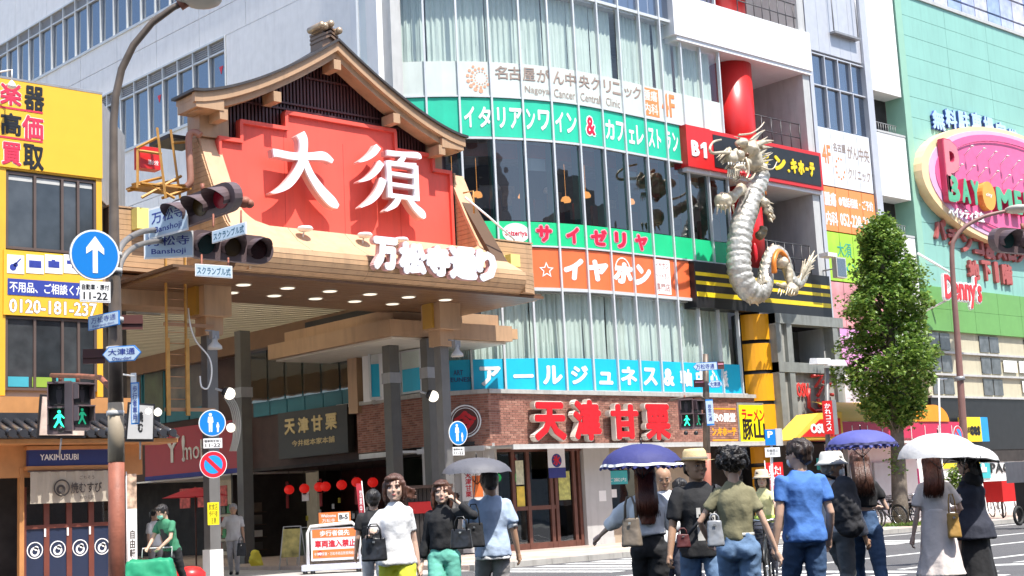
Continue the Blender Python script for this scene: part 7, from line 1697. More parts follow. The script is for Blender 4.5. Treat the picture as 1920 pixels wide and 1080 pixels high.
# grass patch round the tree
gv = MB()
for k in range(1400):
    p = Vector((41.4+rt.uniform(-1.4, 1.4), 26.9+rt.uniform(-1.0, 1.0), .12)); a = rt.uniform(0, 6.28); h_ = rt.uniform(.04, .13); d = Vector((cos(a), sin(a), 0))*.03
    gv.face([p-d, p+d, p+Vector((rt.gauss(0, .03), rt.gauss(0, .03), h_))])
gv.build('grass', LEAFM, None, kind='stuff', label='patch of green grass around the foot of the street tree', cat='grass')
sh_ = thing('low_shrub', 'small yellow-green shrub between the two women with white parasols', 'shrub', (45, 27.2, .12)); V, Fc = [], []
for _ in range(900): q = Vector((rt.gauss(0, 1), rt.gauss(0, 1), rt.gauss(0, 1))).normalized()*rt.uniform(.2, .55); leaf(Vector((44.2, 26.6, 1.55))+q, .12)
me = bpy.data.meshes.new('foliage'); me.from_pydata([tuple(p-WL[sh_.name]) for p in V], [], Fc); me.materials.append(LEAFM); mesh_obj('foliage', me, sh_); MB().tube([(44.2, 26.6, .12), (44.2, 26.6, 1.5)], .04, 6).build('stem', BARK, sh_)

# ------------------------------------------------------------------ bicycles
TYRE = mat('tyre_rubber', (.02, .02, .02), .7); CHR = mat('chrome', (.6, .6, .6), .25, metal=.9)
def bicycle(label, frame_col, basket=True, group='bicycles parked on the pavement'):
    t = thing('bicycle', label, 'bicycle', (0, 0, 0), group); fm = mat('bike_frame_'+frame_col[0], frame_col[1], .35, metal=.2)
    R0 = .33
    for x in (-.54, .54):
        v = MB(); v.tube([(x+R0*cos(2*pi*k/24), 0, R0+R0*sin(2*pi*k/24)) for k in range(24)], .022, 6, closed=True); w = v.build('wheel', TYRE, t)
        v = MB()
        for k in range(14): a = 2*pi*k/14; v.tube([(x, 0, R0), (x+(R0-.02)*cos(a), 0, R0+(R0-.02)*sin(a))], .003, 3)
        v.tube([(x, -.04, R0), (x, .04, R0)], .03, 8); v.tube([(x+(R0-.03)*cos(2*pi*k/20), 0, R0+(R0-.03)*sin(2*pi*k/20)) for k in range(20)], .008, 4, closed=True); v.build('spokes', CHR, w)
        v = MB(); v.tube([(x+(R0+.035)*cos(a), 0, R0+(R0+.035)*sin(a)) for a in [radians((30 if x < 0 else 10)+k*12) for k in range(13)]], .022, 5); v.build('mudguard', fm, t)
    v = MB(); bb = (-.08, 0, .30); st_ = (-.2, 0, .72); hd = (.38, 0, .80)
    for a, b in ((bb, st_), (bb, hd), ((-.15, 0, .5), hd), (bb, (-.54, 0, R0)), (st_, (-.54, 0, R0)), (hd, (.54, 0, R0)), (hd, (.35, 0, .95))): v.tube([a, b], .018, 6)
    v.build('frame', fm, t); MB().tube([(.22, .27, 1.0), (.36, .2, 1.02), (.38, 0, .98), (.36, -.2, 1.02), (.22, -.27, 1.0)], .014, 6).build('handlebar', CHR, t)
    MB().ball((-.24, 0, .82), 1, 12, 6, (.14, .08, .04)).tube([(-.2, 0, .7), (-.23, 0, .82)], .014, 6).build('saddle', BLACK, t)
    MB().tube([(bb[0]+.1*cos(2*pi*k/12), .04, bb[2]+.1*sin(2*pi*k/12)) for k in range(12)], .01, 4, closed=True).tube([(bb[0], .08, bb[2]), (bb[0]+.12, .1, bb[2]-.1)], .012, 5).build('crank', CHR, t)
    if basket:
        v = MB()
        for k in range(5):
            z = .75+k*.06; e = .13+.012*k; v.tube([(.58-e, -e, z), (.58+e, -e, z), (.58+e, e, z), (.58-e, e, z)], .005, 4, closed=True)
        for k in range(6): v.tube([(.45+k*.05, -.13, .75), (.43+k*.06, -.18, .99)], .004, 3); v.tube([(.45+k*.05, .13, .75), (.43+k*.06, .18, .99)], .004, 3)
        v.build('basket', CHR if frame_col[0] != 'black' else BLACK, t)
    return t
bk1 = bicycle('black bicycle parked at the left end of the row beside the tree', ('black', (.02, .02, .02))); bk2 = bicycle('silver bicycle in the row between the tree and the dark vest', ('silver', (.5, .5, .52)))
spots = [(39.3, 27.6, 70), (39.8, 27.5, 78), (40.3, 27.8, 65), (40.7, 27.3, 80), (42.1, 27.5, 72), (42.6, 27.9, 66), (43.1, 27.5, 75), (43.6, 27.8, 70), (46.3, 27.3, 40), (47.0, 27.5, 35), (47.8, 27.4, 50), (48.8, 27.2, 30)]
wordd = ['first', 'second', 'third', 'fourth', 'fifth', 'sixth', 'seventh', 'eighth']
for i, (x, y, a) in enumerate(spots):
    src = bk1 if i < 8 else bk2; lab = '%s bicycle counted from the left in the row parked around the tree' % ('dark '+wordd[i]) if i < 8 else 'silver bicycle, %s of the four parked before the red box at the right edge' % wordd[i-8]
    lab = lab.replace('dark first', 'first dark') if i < 8 else lab
    if i < 8: lab = '%s dark bicycle from the left in the row parked around the tree' % wordd[i]
    if i in (0, 8): o = src; o.location = (x, y, .12); o.rotation_euler.z = radians(a); o['label'] = lab
    else: o = copy_tree(src, (x, y, .12), radians(a), lab)
    o.rotation_euler.x = radians(-6)
sc2 = thing('red_delivery_box', 'bright red delivery box on a rack among the parked bicycles at the right', 'box', (47.9, 27.8, .6)); c = P(1876, 918, 50); v = MB(); v.hexa([(c.x-.42, c.y-.3, c.z-.42), (c.x+.3, c.y-.42, c.z-.42), (c.x+.42, c.y+.3, c.z-.42), (c.x-.3, c.y+.42, c.z-.42), (c.x-.46, c.y-.33, c.z+.3), (c.x+.33, c.y-.46, c.z+.3), (c.x+.46, c.y+.33, c.z+.3), (c.x-.33, c.y+.46, c.z+.3)]); v.build('box', RED, sc2); MB().tube([(c.x, c.y, .13), (c.x, c.y, c.z-.4)], .04, 6).build('stand', BLACK, sc2)
dkb = thing('grey_delivery_box', 'dark grey carrier box on a scooter at the right edge of the view', 'box', tuple(P(1915, 980, 42))); c = P(1918, 885, 42); MB().box(c.x-.35, c.x+.5, c.y-.35, c.y+.35, c.z-.3, c.z+.3).build('box', GREY, dkb); MB().box(c.x-.2, c.x+.3, c.y-.15, c.y+.2, .15, c.z-.3).build('scooter_body', BLACK, dkb)
for dx in (-.5, .6): MB().tube([(c.x+dx+.24*cos(2*pi*k/18), c.y, .39+.24*sin(2*pi*k/18)) for k in range(18)], .05, 6, closed=True).build('wheel', TYRE, dkb)
# ------------------------------------------------------------------ people
def skinmat(nm, c):
    m = mat(nm, c, .5, var=.05, scale=12, spec=.35); b = m.node_tree.nodes['Principled BSDF']; b.inputs['Subsurface Weight'].default_value = .12; b.inputs['Subsurface Radius'].default_value = (.01, .004, .002); return m
SK1 = skinmat('skin_light', (.56, .36, .26)); SK2 = skinmat('skin_tan', (.42, .25, .16)); SK3 = skinmat('skin_pale', (.64, .44, .34))
def cloth(nm, c, rough=.85, **k): return mat('cloth_'+nm, c, rough, var=k.pop('var', .06), scale=k.pop('scale', 9), bump=.4, bscale=17, **k)
def hairmat(nm, c):
    if nm in MATS: return MATS[nm]
    m = mat(nm, c, .38, var=.35, scale=10, spec=.6); nt = m.node_tree; n = nt.nodes; l = nt.links
    mp = n.new('ShaderNodeMapping'); mp.inputs['Scale'].default_value = (90, 90, 5); l.new(n['Texture Coordinate'].outputs['Object'], mp.inputs[0]); nz = n.new('ShaderNodeTexNoise'); nz.inputs['Scale'].default_value = 1.5; l.new(mp.outputs[0], nz.inputs['Vector'])
    bp = n.new('ShaderNodeBump'); bp.inputs['Strength'].default_value = .8; bp.inputs['Distance'].default_value = .01; l.new(nz.outputs[0], bp.inputs['Height']); l.new(bp.outputs[0], n['Principled BSDF'].inputs['Normal']); return m
HB = hairmat('hair_black', (.014, .011, .010)); HBR = hairmat('hair_brown', (.10, .042, .026)); HRD = hairmat('hair_red_brown', (.13, .035, .018)); HGR = hairmat('hair_grey', (.25, .24, .23)); HDK = hairmat('hair_dark_brown', (.03, .017, .012))
WOFF = random.Random(5)
def ik(S, T, l1, l2, hint):
    S, T = Vector(S), Vector(T); d = T-S; L = d.length
    if L > (l1+l2)*.995: T = S+d*((l1+l2)*.995/L); d = T-S; L = d.length
    a = (l1*l1-l2*l2+L*L)/(2*L); h = sqrt(max(0, l1*l1-a*a)); u = d.normalized(); hn = Vector(hint); hn = (hn-u*hn.dot(u)); hn = hn.normalized() if hn.length > 1e-5 else u.orthogonal().normalized()
    return S+u*a+hn*h, T
def ering(c, rx, ry, n=22, p=2.3, rot=None, lean=None):
    out = []
    for k in range(n):
        t = 2*pi*k/n; x = rx*math.copysign(abs(cos(t))**(2/p), cos(t)); y = ry*math.copysign(abs(sin(t))**(2/p), sin(t)); v = Vector((x, y, 0))
        if rot: v = rot @ v
        out.append(Vector(c)+v)
    return out
def person(label, px, D, H, face, group=None, sk=SK1, female=False, build=1.0, lh=None, rh=None, lf=None, rf=None, lhint=(0, -1, -.2), rhint=(0, -1, -.2), top=None, bottom=None, hair=None, head_yaw=0, head_pitch=0, lean=0.0, shoes=None, facefx=True, seat=None, lcurl=.5, rcurl=.5, near=True, glasses=False, mask=None, beard=False, base=None):
    if female and build == 1.0: build = .87
    b = P(px, 950, D) if base is None else Vector(base); b.z = 0.009
    t = thing('person', label, 'person', tuple(b), group)
    th = radians(face-90); Rz = Matrix.Rotation(th, 3, 'Z')
    B = Vector(b)
    def Wp(v): return B+Rz @ Vector(v)
    class X(MB):
        def fin(s):
            s.v = [Wp(p) for p in s.v]; return s
    h = H; sw = (.088 if female else .104)*h*build; hipw = .052*h
    hz = .515*h if seat is None else seat
    Lx = lean*h       # forward lean of the shoulders
    def spine(z): 
        t_ = max(0, (z-hz)/(.82*h-.515*h)) if z > hz else 0; return Vector((0, Lx*t_, z))
    off = 0 if seat is None else hz-.515*h
    zz = lambda q: q*h+off
    hips = {1: Vector((hipw, 0, hz)), -1: Vector((-hipw, 0, hz))}
    sh = {1: spine(zz(.798))+Vector((sw, 0, 0)), -1: spine(zz(.798))+Vector((-sw, 0, 0))}
    lf = lf or (-.06, .10, .045); rf = rf or (.06, -.10, .045); lh = lh or (-.135, .03, .45); rh = rh or (.135, .03, .45)
    legs, arms = {}, {}
    for sgn, f in ((-1, lf), (1, rf)):
        T = Vector(f)*h; K_, T = ik(hips[sgn], T, .245*h, .245*h, (0, 1, 0)); legs[sgn] = (hips[sgn], K_, T)
    for sgn, f, hi in ((-1, lh, lhint), (1, rh, rhint)):
        T = Vector(f)*h; T.z += off; E, T = ik(sh[sgn], T, .172*h, .150*h, Vector(hi)+Vector((.12*sgn, 0, 0))); arms[sgn] = (sh[sgn], E, T)
    Rm = build
    # ---- skin
    m = X(); neckb = spine(zz(.83)); hc = spine(zz(.862))+Vector((0, .004*h, 0)); hh = .145*h
    Rh = Matrix.Rotation(radians(head_yaw), 3, 'Z') @ Matrix.Rotation(radians(head_pitch), 3, 'X')
    HP = lambda x, y, z: hc+Rh @ Vector((x*hh, y*hh, (z)*hh))
    m.tube([neckb-Vector((0, .01*h, .03*h)), hc+Vector((0, -.012*h, .03*h))], [.036*h*(0.88 if female else 1), .031*h*(0.88 if female else 1.05)], 14)
    prof_h = [(0, .13, .33, .0), (.06, .22, .38, .08), (.16, .28, .40, .2), (.28, .32, .405, .33), (.40, .335, .40, .42), (.50, .345, .385, .46), (.60, .35, .40, .48), (.72, .345, .39, .49), (.84, .30, .32, .44), (.93, .21, .21, .33), (.985, .10, .08, .2)]
    rg = []
    for z, w, f, bk in prof_h:
        rg.append([HP(w*cos(2*pi*k/20), (f if sin(2*pi*k/20) > 0 else bk)*sin(2*pi*k/20), z) for k in range(20)])
    m.rings(rg)
    def eb(c, r, s3): m.ball(HP(*c), 1.0, 12, 8, tuple(q*hh for q in s3), Rh)
    eb((0, .41, .37), 1, (.052, .075, .06)); eb((0, .40, .46), 1, (.035, .05, .11)); eb((0, .375, .215), 1, (.10, .045, .04)); eb((0, .345, .06), 1, (.10, .06, .06)); eb((-.17, .33, .36), 1, (.09, .07, .09)); eb((.17, .33, .36), 1, (.09, .07, .09)); eb((0, .36, .60), 1, (.22, .05, .05))
    for s_ in (-1, 1): eb((s_*.36, -.02, .42), 1, (.035, .07, .11))
    tw_ = 1.0 if not female else .9
    body_rows = [(.50, .085, .062), (.55, .088, .062), (.60, .078, .055), (.66, .080, .056), (.73, .092, .062), (.77, .090*tw_, .054), (.80, .06*tw_, .042), (.835, .034, .031)]
    m.rings([ering(spine(zz(z)), rx*h*.82*Rm, ry*h*.84) for z, rx, ry in body_rows])
    for sgn in (-1, 1):
        S, E, T = arms[sgn]; k = (.86 if female else 1.0)*Rm
        S2 = S-Vector((sgn*.006*h, 0, .008*h)); m.tube([S2, S*.5+E*.5, E, E*.6+T*.4, T], [.023*h*k, .0245*h*k, .0215*h*k, .0215*h*k, .0145*h*k], 12); m.ball(S2, .023*h*k, 10, 8)
        d = (T-E).normalized(); side = d.cross(Vector((0, 1, 0))); side = side.normalized() if side.length > .1 else Vector((1, 0, 0)); pn = side.cross(d).normalized()
        if sgn < 0: pass
        curl = lcurl if sgn < 0 else rcurl; wd = pn if abs(pn.y) < 2 else side
        across = Vector((0, 1, 0))-d*d.y; across = across.normalized() if across.length > .2 else side; inward = d.cross(across).normalized()
        if inward.x*sgn > 0: inward = -inward
        m.ball(T+d*.024*h, 1.0, 12, 8, (.0001, 1, 1)) if False else None
        pc = T+d*.026*h; m.tube([T, T+d*.012*h, T+d*.046*h], [.014*h, .016*h, .017*h], 10)
        for q, (o, l_) in enumerate(((-.0155, .036), (-.0052, .042), (.0052, .040), (.0155, .031))):
            p0 = T+d*.040*h+across*(-o*h); p1 = p0+d*l_*.45*h+inward*curl*.006*h; p2 = p1+(d*(1-curl*.7)+inward*curl*1.1).normalized()*l_*.32*h; p3 = p2+(d*(1-curl*1.25)+inward*curl*1.3).normalized()*l_*.26*h
            m.tube([p0, p1, p2, p3], [.0062*h, .0056*h, .0050*h, .0042*h], 8)
        p0 = T+d*.014*h+across*.012*h; p1 = p0+(d*.6+across*.8).normalized()*.022*h; p2 = p1+(d*.9+across*.1+inward*.5).normalized()*.020*h; m.tube([p0, p1, p2], [.0075*h, .0065*h, .005*h], 8)
    for sgn in (-1, 1):
        Hh, K_, T = legs[sgn]; k = .92
        m.tube([Hh, Hh*.5+K_*.5, K_, K_*.65+T*.35, T*.8+K_*.2, T], [.048*h*k, .044*h*k, .031*h*k, .032*h*k, .021*h*k, .019*h*k], 14); m.ball(Hh, .05*h*k)
        m.tube([T+Vector((0, -.02*h, -.02*h)), T+Vector((0, .03*h, -.022*h)), T+Vector((0, .075*h, -.028*h))], [.022*h, .022*h, .014*h], 10)
    m.fin(); body = remesh(m, (.0075 if near else .012), 'body', sk, t, smooth=2)
    seed = Vector((WOFF.uniform(0, 50), WOFF.uniform(0, 50), 0))
    def fold(amp, sc, stretch=(1, 1, .6)):
        def f(co):
            q = Vector((co.x*stretch[0], co.y*stretch[1], co.z*stretch[2]))*sc+seed; r = 1-abs(noise.noise(q))*2; r2 = noise.noise(q*2.7); return max(-.003, amp*(r*.75+r2*.5)+amp*.15)
        return f
    # ---- top
    if top:
        g = X(); k = top.get('loose', 1.0); zb = top.get('hem', .50); rows = []
        fl = top.get('flare', 0.0)
        for z, rx, ry in ((zb, None, None),)+tuple(r for r in ((.53, .097, .075), (.58, .086, .064), (.64, .081, .060), (.70, .089, .065), (.75, .096, .067), (.785, .096*tw_, .058), (.808, .082*tw_, .048), (.828, .056*tw_, .040), (.845, .036, .034)) if r[0] > zb+.015):
            if rx is None: rx, ry = (.098, .076) if zb < .56 else (.086, .064); 
            e = fl*max(0, (.66-z)/.16)
            rows.append(ering(spine(zz(z)) if z > .515 else Vector((0, 0, zz(z))), (rx*k*Rm*(1 if z < .77 else 1/k**.6)+e)*h+.006, (ry*k*Rm*(1 if z < .77 else 1/k**.4)+e)*h+.006, 26))
        g.rings(rows)
        sl = top.get('sleeve', .5); sk_ = top.get('sloose', 1.25)
        for sgn in (-1, 1):
            S, E, T = arms[sgn]; kk = (.88 if female else 1.0)*Rm
            if sl <= 0: g.ball(S-Vector((sgn*.012*h, 0, 0)), .036*h*kk, 10, 8); continue
            g.ball(S-Vector((sgn*.004*h, 0, .006*h)), .0335*h*kk, 12, 8)
            if sl <= 1: p = S*(1-sl)+E*sl; g.tube([spine(zz(.80))*.35+S*.65-Vector((0, 0, .004*h)), S-Vector((0, 0, .004*h)), S*.5+p*.5, p], [.030*h*kk, .0335*h*kk, .031*h*kk*(.5+.5*sk_), .028*h*kk*sk_], 14)
            else: p = E*(2-sl)+T*(sl-1); g.tube([spine(zz(.80))*.35+S*.65-Vector((0, 0, .004*h)), S-Vector((0, 0, .004*h)), S*.5+E*.5, E, E*.5+p*.5, p], [.030*h*kk, .0335*h*kk, .031*h*kk*sk_, .028*h*kk*sk_, .026*h*kk*sk_, .021*h*kk*sk_], 14); g.ball(E, .028*h*kk*sk_)
        g.fin(); remesh(g, .012, top.get('name', 'shirt'), top['m'], t, dfn=fold(top.get('amp', .011)*1.5, top.get('fs', 7)*.8), smooth=2)
    if bottom:
        g = X(); kind = bottom.get('kind', 'trousers'); zt = bottom.get('waist', .60)
        if kind == 'trousers':
            wl = bottom.get('wide', 1.0); ln = bottom.get('len', 1.0)
            g.rings([ering(spine(zz(z)) if z > .515 else Vector((0, 0, zz(z))), rx*h*(1.03 if female else 1.0)*Rm**.5, ry*h*Rm**.5, 24) for z, rx, ry in ((.475, .075, .062), (.50, .092, .072), (.53, .095, .073), (.57, .086, .064), (zt, .080, .058)) if z <= zt])
            for sgn in (-1, 1):
                Hh, K_, T = legs[sgn]; T2 = K_*(1-ln)+T*ln if ln < 1 else T
                g.tube([Hh+Vector((0, 0, .01*h)), Hh*.5+K_*.5, K_, K_*.5+T2*.5, T2], [.054*h, .050*h*wl**.3, .038*h*wl, .034*h*wl, (.028 if wl < 1.2 else .036)*h*wl], 16); g.ball(Hh, .054*h); g.ball(K_, .037*h*wl)
            if bottom.get('butt', True): 
                for sgn in (-1, 1): g.ball((sgn*.036*h, -.020*h, hz-.004*h), .052*h, 12, 8)
        else:
            zl = bottom.get('hem', .2); rb_ = bottom.get('rb', .14); cf = (legs[1][2]+legs[-1][2])*.5
            rows = []
            for i in range(9):
                q = i/8; z = zl+(zt-zl)*q; r = rb_+(.082-rb_)*q**bottom.get('pw', .75); c = Vector((0, cf.y*.6*(1-q), zz(z)))
                if q == 0: pass
                n = 40; ring = [c+Vector((r*h*(1+.05*(1-q)*sin(9*a+1))*cos(a), r*h*.82*(1+.07*(1-q)*cos(8*a))*sin(a), 0)) for a in [2*pi*k/n for k in range(n)]]; rows.append(ring)
            g.rings(rows)
        g.fin(); remesh(g, .012, bottom.get('name', 'trousers'), bottom['m'], t, dfn=fold(bottom.get('amp', .010), bottom.get('fs', 8), (1, 1, .35) if kind != 'trousers' else (1, 1, 1.1)), smooth=2)
        if bottom.get('belt'):
            g = X(); z = zt-.012; g.rings([ering(spine(zz(q)), .083*h*Rm**.5+.008, .061*h*Rm**.5+.008, 24) for q in (z-.010, z+.010)]); g.fin(); g.build('belt', bottom['belt'], t)
    # ---- shoes
    sm_ = (shoes or {}).get('m', BLACK)
    for sgn in (-1, 1):
        T = legs[sgn][2]; g = X(); g.tube([T+Vector((0, -.026*h, -.016*h)), T+Vector((0, .02*h, -.020*h)), T+Vector((0, .06*h, -.026*h)), T+Vector((0, .088*h, -.030*h))], [.024*h, .026*h, .024*h, .014*h], 12); g.fin(); g.build('shoe', sm_, t)
    # ---- hair
    if hair:
        st = hair['kind']; g = X(); hm = hair['m']
        if st == 'nape': g.ball(HP(0, -.22, .42), 1, 14, 8, (.37*hh, .30*hh, .30*hh), Rh)
        elif st == 'none': g.ball(HP(0, -.30, .30), 1, 14, 8, (.30*hh, .20*hh, .16*hh), Rh)
        else:
            g.ball(HP(0, -.08, .61), 1.0, 20, 14, (.41*hh, .48*hh, .45*hh), Rh)
            if facefx and not hair.get('fringe'): g.ball(HP(.06, .21, .82), 1, 14, 8, (.31*hh, .23*hh, .16*hh), Rh)
            if hair.get('fringe'): g.ball(HP(0, .24, .74), 1, 14, 8, (.30*hh, .22*hh, .16*hh), Rh)
        if st == 'short': g.ball(HP(0, -.28, .34), 1, 14, 8, (.30*hh, .24*hh, .26*hh), Rh)
        if st in ('bob', 'long'):
            ln = hair.get('len', 1.0); n = 10; rows = []
            for i in range(n):
                q = i/(n-1); z = .55-q*ln; y = -.22-(.34 if ln > 1.1 else .12)*min(1, q*1.5); w = (.42+.04*sin(q*3)-.14*q*(ln > 1)); rows.append([HP(w*cos(a)+hair.get('sway', 0)*q, y+(.26-.08*q)*sin(a), z) for a in [2*pi*k/16 for k in range(16)]])
            g.rings(rows)
            if hair.get('sides', True):
                for s_ in (-1, 1): g.tube([HP(s_*.34, .12, .72), HP(s_*.40, .14, .45), HP(s_*.41, .12, .45-min(ln, 1.1)*.42), HP(s_*.36, .08, .5-min(ln, 1.3)*.75)], [.10*hh, .10*hh, .09*hh, .04*hh], 10)
            if hair.get('flow'):
                for k in range(5): a = k/5; g.tube([HP(-.36, -.1, .5-a*.4), HP(-.62, -.2, .4-a*.42), HP(-.85-.1*a, -.25, .42-a*.5)], [.08*hh, .05*hh, .01*hh], 8)
        if st == 'curly':
            rc = random.Random(4)
            for k in range(70):
                a = rc.uniform(0, 2*pi); u_ = rc.uniform(-.5, 1); r = .44; c = HP(r*cos(a)*sqrt(max(.05, 1-u_*u_))*1.06, -.08+r*1.08*sin(a)*sqrt(max(.05, 1-u_*u_)) , .60+.44*u_)
                if sin(a) > .55 and u_ < .25: continue
                g.ball(c, rc.uniform(.10, .15)*hh, 8, 6)
        if hair.get('bun'): g.ball(HP(0, -.5, .6), .16*hh, 12, 8)
        amp = hair.get('amp', .009); g.fin()
        remesh(g, .010, 'hair', hm, t, dfn=lambda co: amp*noise.noise(Vector((co.x*55, co.y*55, co.z*(9 if st != 'curly' else 55)))+seed)+amp*.8*noise.noise(co*22), smooth=1)
        # loose strands
        if st in ('bob', 'long', 'curly'):
            g = X(); rc = random.Random(int(px)); ln = hair.get('len', .5)
            for k in range(150):
                a = rc.uniform(pi, 2*pi); x0 = .40*cos(a); y0 = -.10+.42*sin(a)
                if st == 'curly': c0 = HP(x0*1.1, y0, rc.uniform(.3, 1.05)); g.tube([c0, c0+Vector((rc.gauss(0, .02), rc.gauss(0, .02), rc.gauss(0, .02))), c0+Vector((rc.gauss(0, .035), rc.gauss(0, .03), rc.gauss(0, .03)))], [.003, .003, .001], 3); continue
                g.tube([HP(x0, y0, .55), HP(x0*1.05, y0-(.30 if ln > 1.1 else .08), .55-ln*.5), HP(x0*.9+rc.gauss(0, .05)+hair.get('sway', 0), y0-(.38 if ln > 1.1 else .10)+rc.gauss(0, .03), .50-ln*rc.uniform(.9, 1.08)*(.8 if ln > 1.5 else 1))], [.005, .006, .0015], 4)
            g.fin().build('hair_strands', hm, t, kind='stuff')
    # ---- face
    if facefx:
        for s_ in (-1, 1):
            g = X(); g.ball(HP(s_*.15, .365, .485), 1, 12, 8, (.055*hh, .028*hh, .023*hh), Rh); g.fin().build('eye_white', mat('eye_white', (.62, .58, .55), .3), t)
            g = X(); g.ball(HP(s_*.15, .388, .485), 1, 10, 8, (.028*hh, .014*hh, .023*hh), Rh); g.fin().build('iris', mat('iris_dark', (.02, .012, .01), .15), t)
            g = X(); g.tube([HP(s_*.235, .355, .50), HP(s_*.15, .398, .523), HP(s_*.075, .388, .505)], [.004*hh, .008*hh, .004*hh], 6); g.fin().build('upper_lid', mat('lash_dark', (.025, .015, .012), .6), t)
            g = X(); g.tube([HP(s_*.25, .355, .585), HP(s_*.16, .408, .605), HP(s_*.075, .405, .59)], [.005*hh, .011*hh, .008*hh], 6); g.fin().build('eyebrow', hair['m'] if hair else HDK, t)
        if not mask:
            g = X(); g.ball(HP(0, .40, .222), 1, 12, 6, (.085*hh, .03*hh, .017*hh), Rh); g.ball(HP(0, .40, .196), 1, 12, 6, (.068*hh, .028*hh, .018*hh), Rh); g.fin().build('lips', mat('lips', (.50, .15, .13), .4) if female else mat('lips_male', (.33, .16, .12), .5), t)
    if mask:
        g = X(); g.ball(HP(0, .30, .22), 1, 14, 10, (.27*hh, .17*hh, .22*hh), Rh); g.fin().build('face_mask', mask, t)
    if glasses:
        g = X()
        for s_ in (-1, 1): g.tube([HP(s_*.16+.09*cos(a), .43, .485+.065*sin(a)) for a in [2*pi*k/12 for k in range(12)]], .006*hh*1.3, 4, closed=True); g.tube([HP(s_*.25, .42, .49), HP(s_*.37, .0, .48)], .008*hh, 4)
        g.fin().build('glasses', BLACK, t)
    info = dict(t=t, HP=lambda *a: Wp(HP(*a)), arms={k: [Wp(p) for p in v_] for k, v_ in arms.items()}, legs={k: [Wp(p) for p in v_] for k, v_ in legs.items()}, W=Wp, h=h, hh=hh, X=X, Rz=Rz, Rh=Rh, spine=spine, HPl=HP, hm=sh, zz=zz)
    return info
def hat(pi_, kind, m, band=None, parent=None):
    X = pi_['X']; HP = pi_['HPl']; hh = pi_['hh']; g = X()
    pr_ = {'fedora': [(.74, .66), (.47, .69), (.45, .77), (.42, 1.01), (.34, 1.11), (.14, 1.07), (.02, 1.05)], 'bucket': [(.66, .52), (.52, .64), (.47, .74), (.43, .98), (.36, 1.08), (.02, 1.10)], 'cap': [(.47, .62), (.47, .75), (.42, .98), (.30, 1.1), (.02, 1.13)], 'visor': [(.47, .62), (.46, .75), (.40, .95), (.28, 1.06), (.02, 1.09)]}[kind]
    rows = []
    for r, z in pr_: rows.append([HP(r*.95*cos(a), -.04+r*1.12*sin(a), z+(.05*abs(cos(a))*(1 if r > .6 else 0) if kind == 'fedora' else 0)) for a in [2*pi*k/26 for k in range(26)]])
    g.rings(rows, cap=True); 
    if kind in ('cap', 'visor'): g.rings([[HP((.40)*cos(a), .30+.45*abs(sin(a))*(1 if sin(a) > 0 else .1), .62-z_) for a in [2*pi*k/20 for k in range(20)]] for z_ in (0, .04)])
    g.fin().build('hat', m, pi_['t'])
    if band:
        g = X(); g.rings([[HP(r*.955*cos(a), -.04+r*1.125*sin(a), z) for a in [2*pi*k/26 for k in range(26)]] for r, z in ((.475, .70), (.468, .81))]); g.fin().build('hat_band', band, pi_['t'])
def umbrella(label, top, radius, depth, tilt, m, hand, ruffle=None, inner=None, n=8, ribm=None, cat='umbrella'):
    top = Vector(top); ax = Vector(tilt).normalized(); x = ax.orthogonal().normalized(); y = ax.cross(x)
    t = thing('parasol' if cat == 'parasol' else 'umbrella', label, cat, tuple(hand)); v = MB(); K_ = 6; S_ = 8*6; rows = []
    def pt(a, q):
        seg_ = 2*pi/n; ph = (a % seg_)/seg_; sag = (1-cos(2*pi*ph))/2*.5; r = radius*sin(q*pi/2*.93)/sin(pi/2*.93)*(1-.055*sag*q); z = -depth*(1-cos(q*pi/2*.93))/(1-cos(pi/2*.93)); return top+x*r*cos(a)+y*r*sin(a)+ax*(z+.02*sag*q)
    for i in range(K_+1): rows.append([pt(2*pi*k/S_, max(.02, i/K_)) for k in range(S_)])
    v.rings(rows, cap=False); v.build('canopy', m, t)
    if inner:
        v = MB(); v.rings([[p-ax*.012 for p in r] for r in rows], cap=False); v.build('lining', inner, t)
    if ruffle:
        v = MB(); n2 = 160; R1, R2, R3 = [], [], []
        for k in range(n2):
            a = 2*pi*k/n2; p = pt(a, 1.0); o = (p-top); o = (o-ax*o.dot(ax)).normalized(); w = sin(k*.9)*.010; R1.append(p+ax*.015+o*.002); R2.append(p-ax*.010+o*(.012+w)); R3.append(p-ax*(.030+.01*sin(k*1.7))+o*(.008-w))
        v.rings([R1, R2], cap=False); v.build('white_frill', ruffle, t); v = MB(); v.rings([[q-ax*.003 for q in R2], R3], cap=False); v.build('dark_frill', m, t)
    for k in range(n):
        a = 2*pi*k/n; MB().tube([pt(a, q)-ax*.012 for q in (.02, .3, .6, .85, 1.0)], .003, 4).build('rib', ribm or BLACK, t); mid = pt(a, .5)-ax*.014; MB().tube([mid, top-ax*(depth+.16)*.9], .0025, 4).build('stretcher', ribm or BLACK, t)
    MB().tube([top+ax*.05, top-ax*.1, Vector(hand)], [.004, .006, .007], 8).build('shaft', CHR, t); d = (Vector(hand)-top).normalized(); MB().tube([Vector(hand)-d*.06, Vector(hand)+d*.07], .013, 8).build('handle', WOODB, t); MB().tube([top, top+ax*.06], [.008, .003], 6).build('ferrule', ribm or BLACK, t); return t
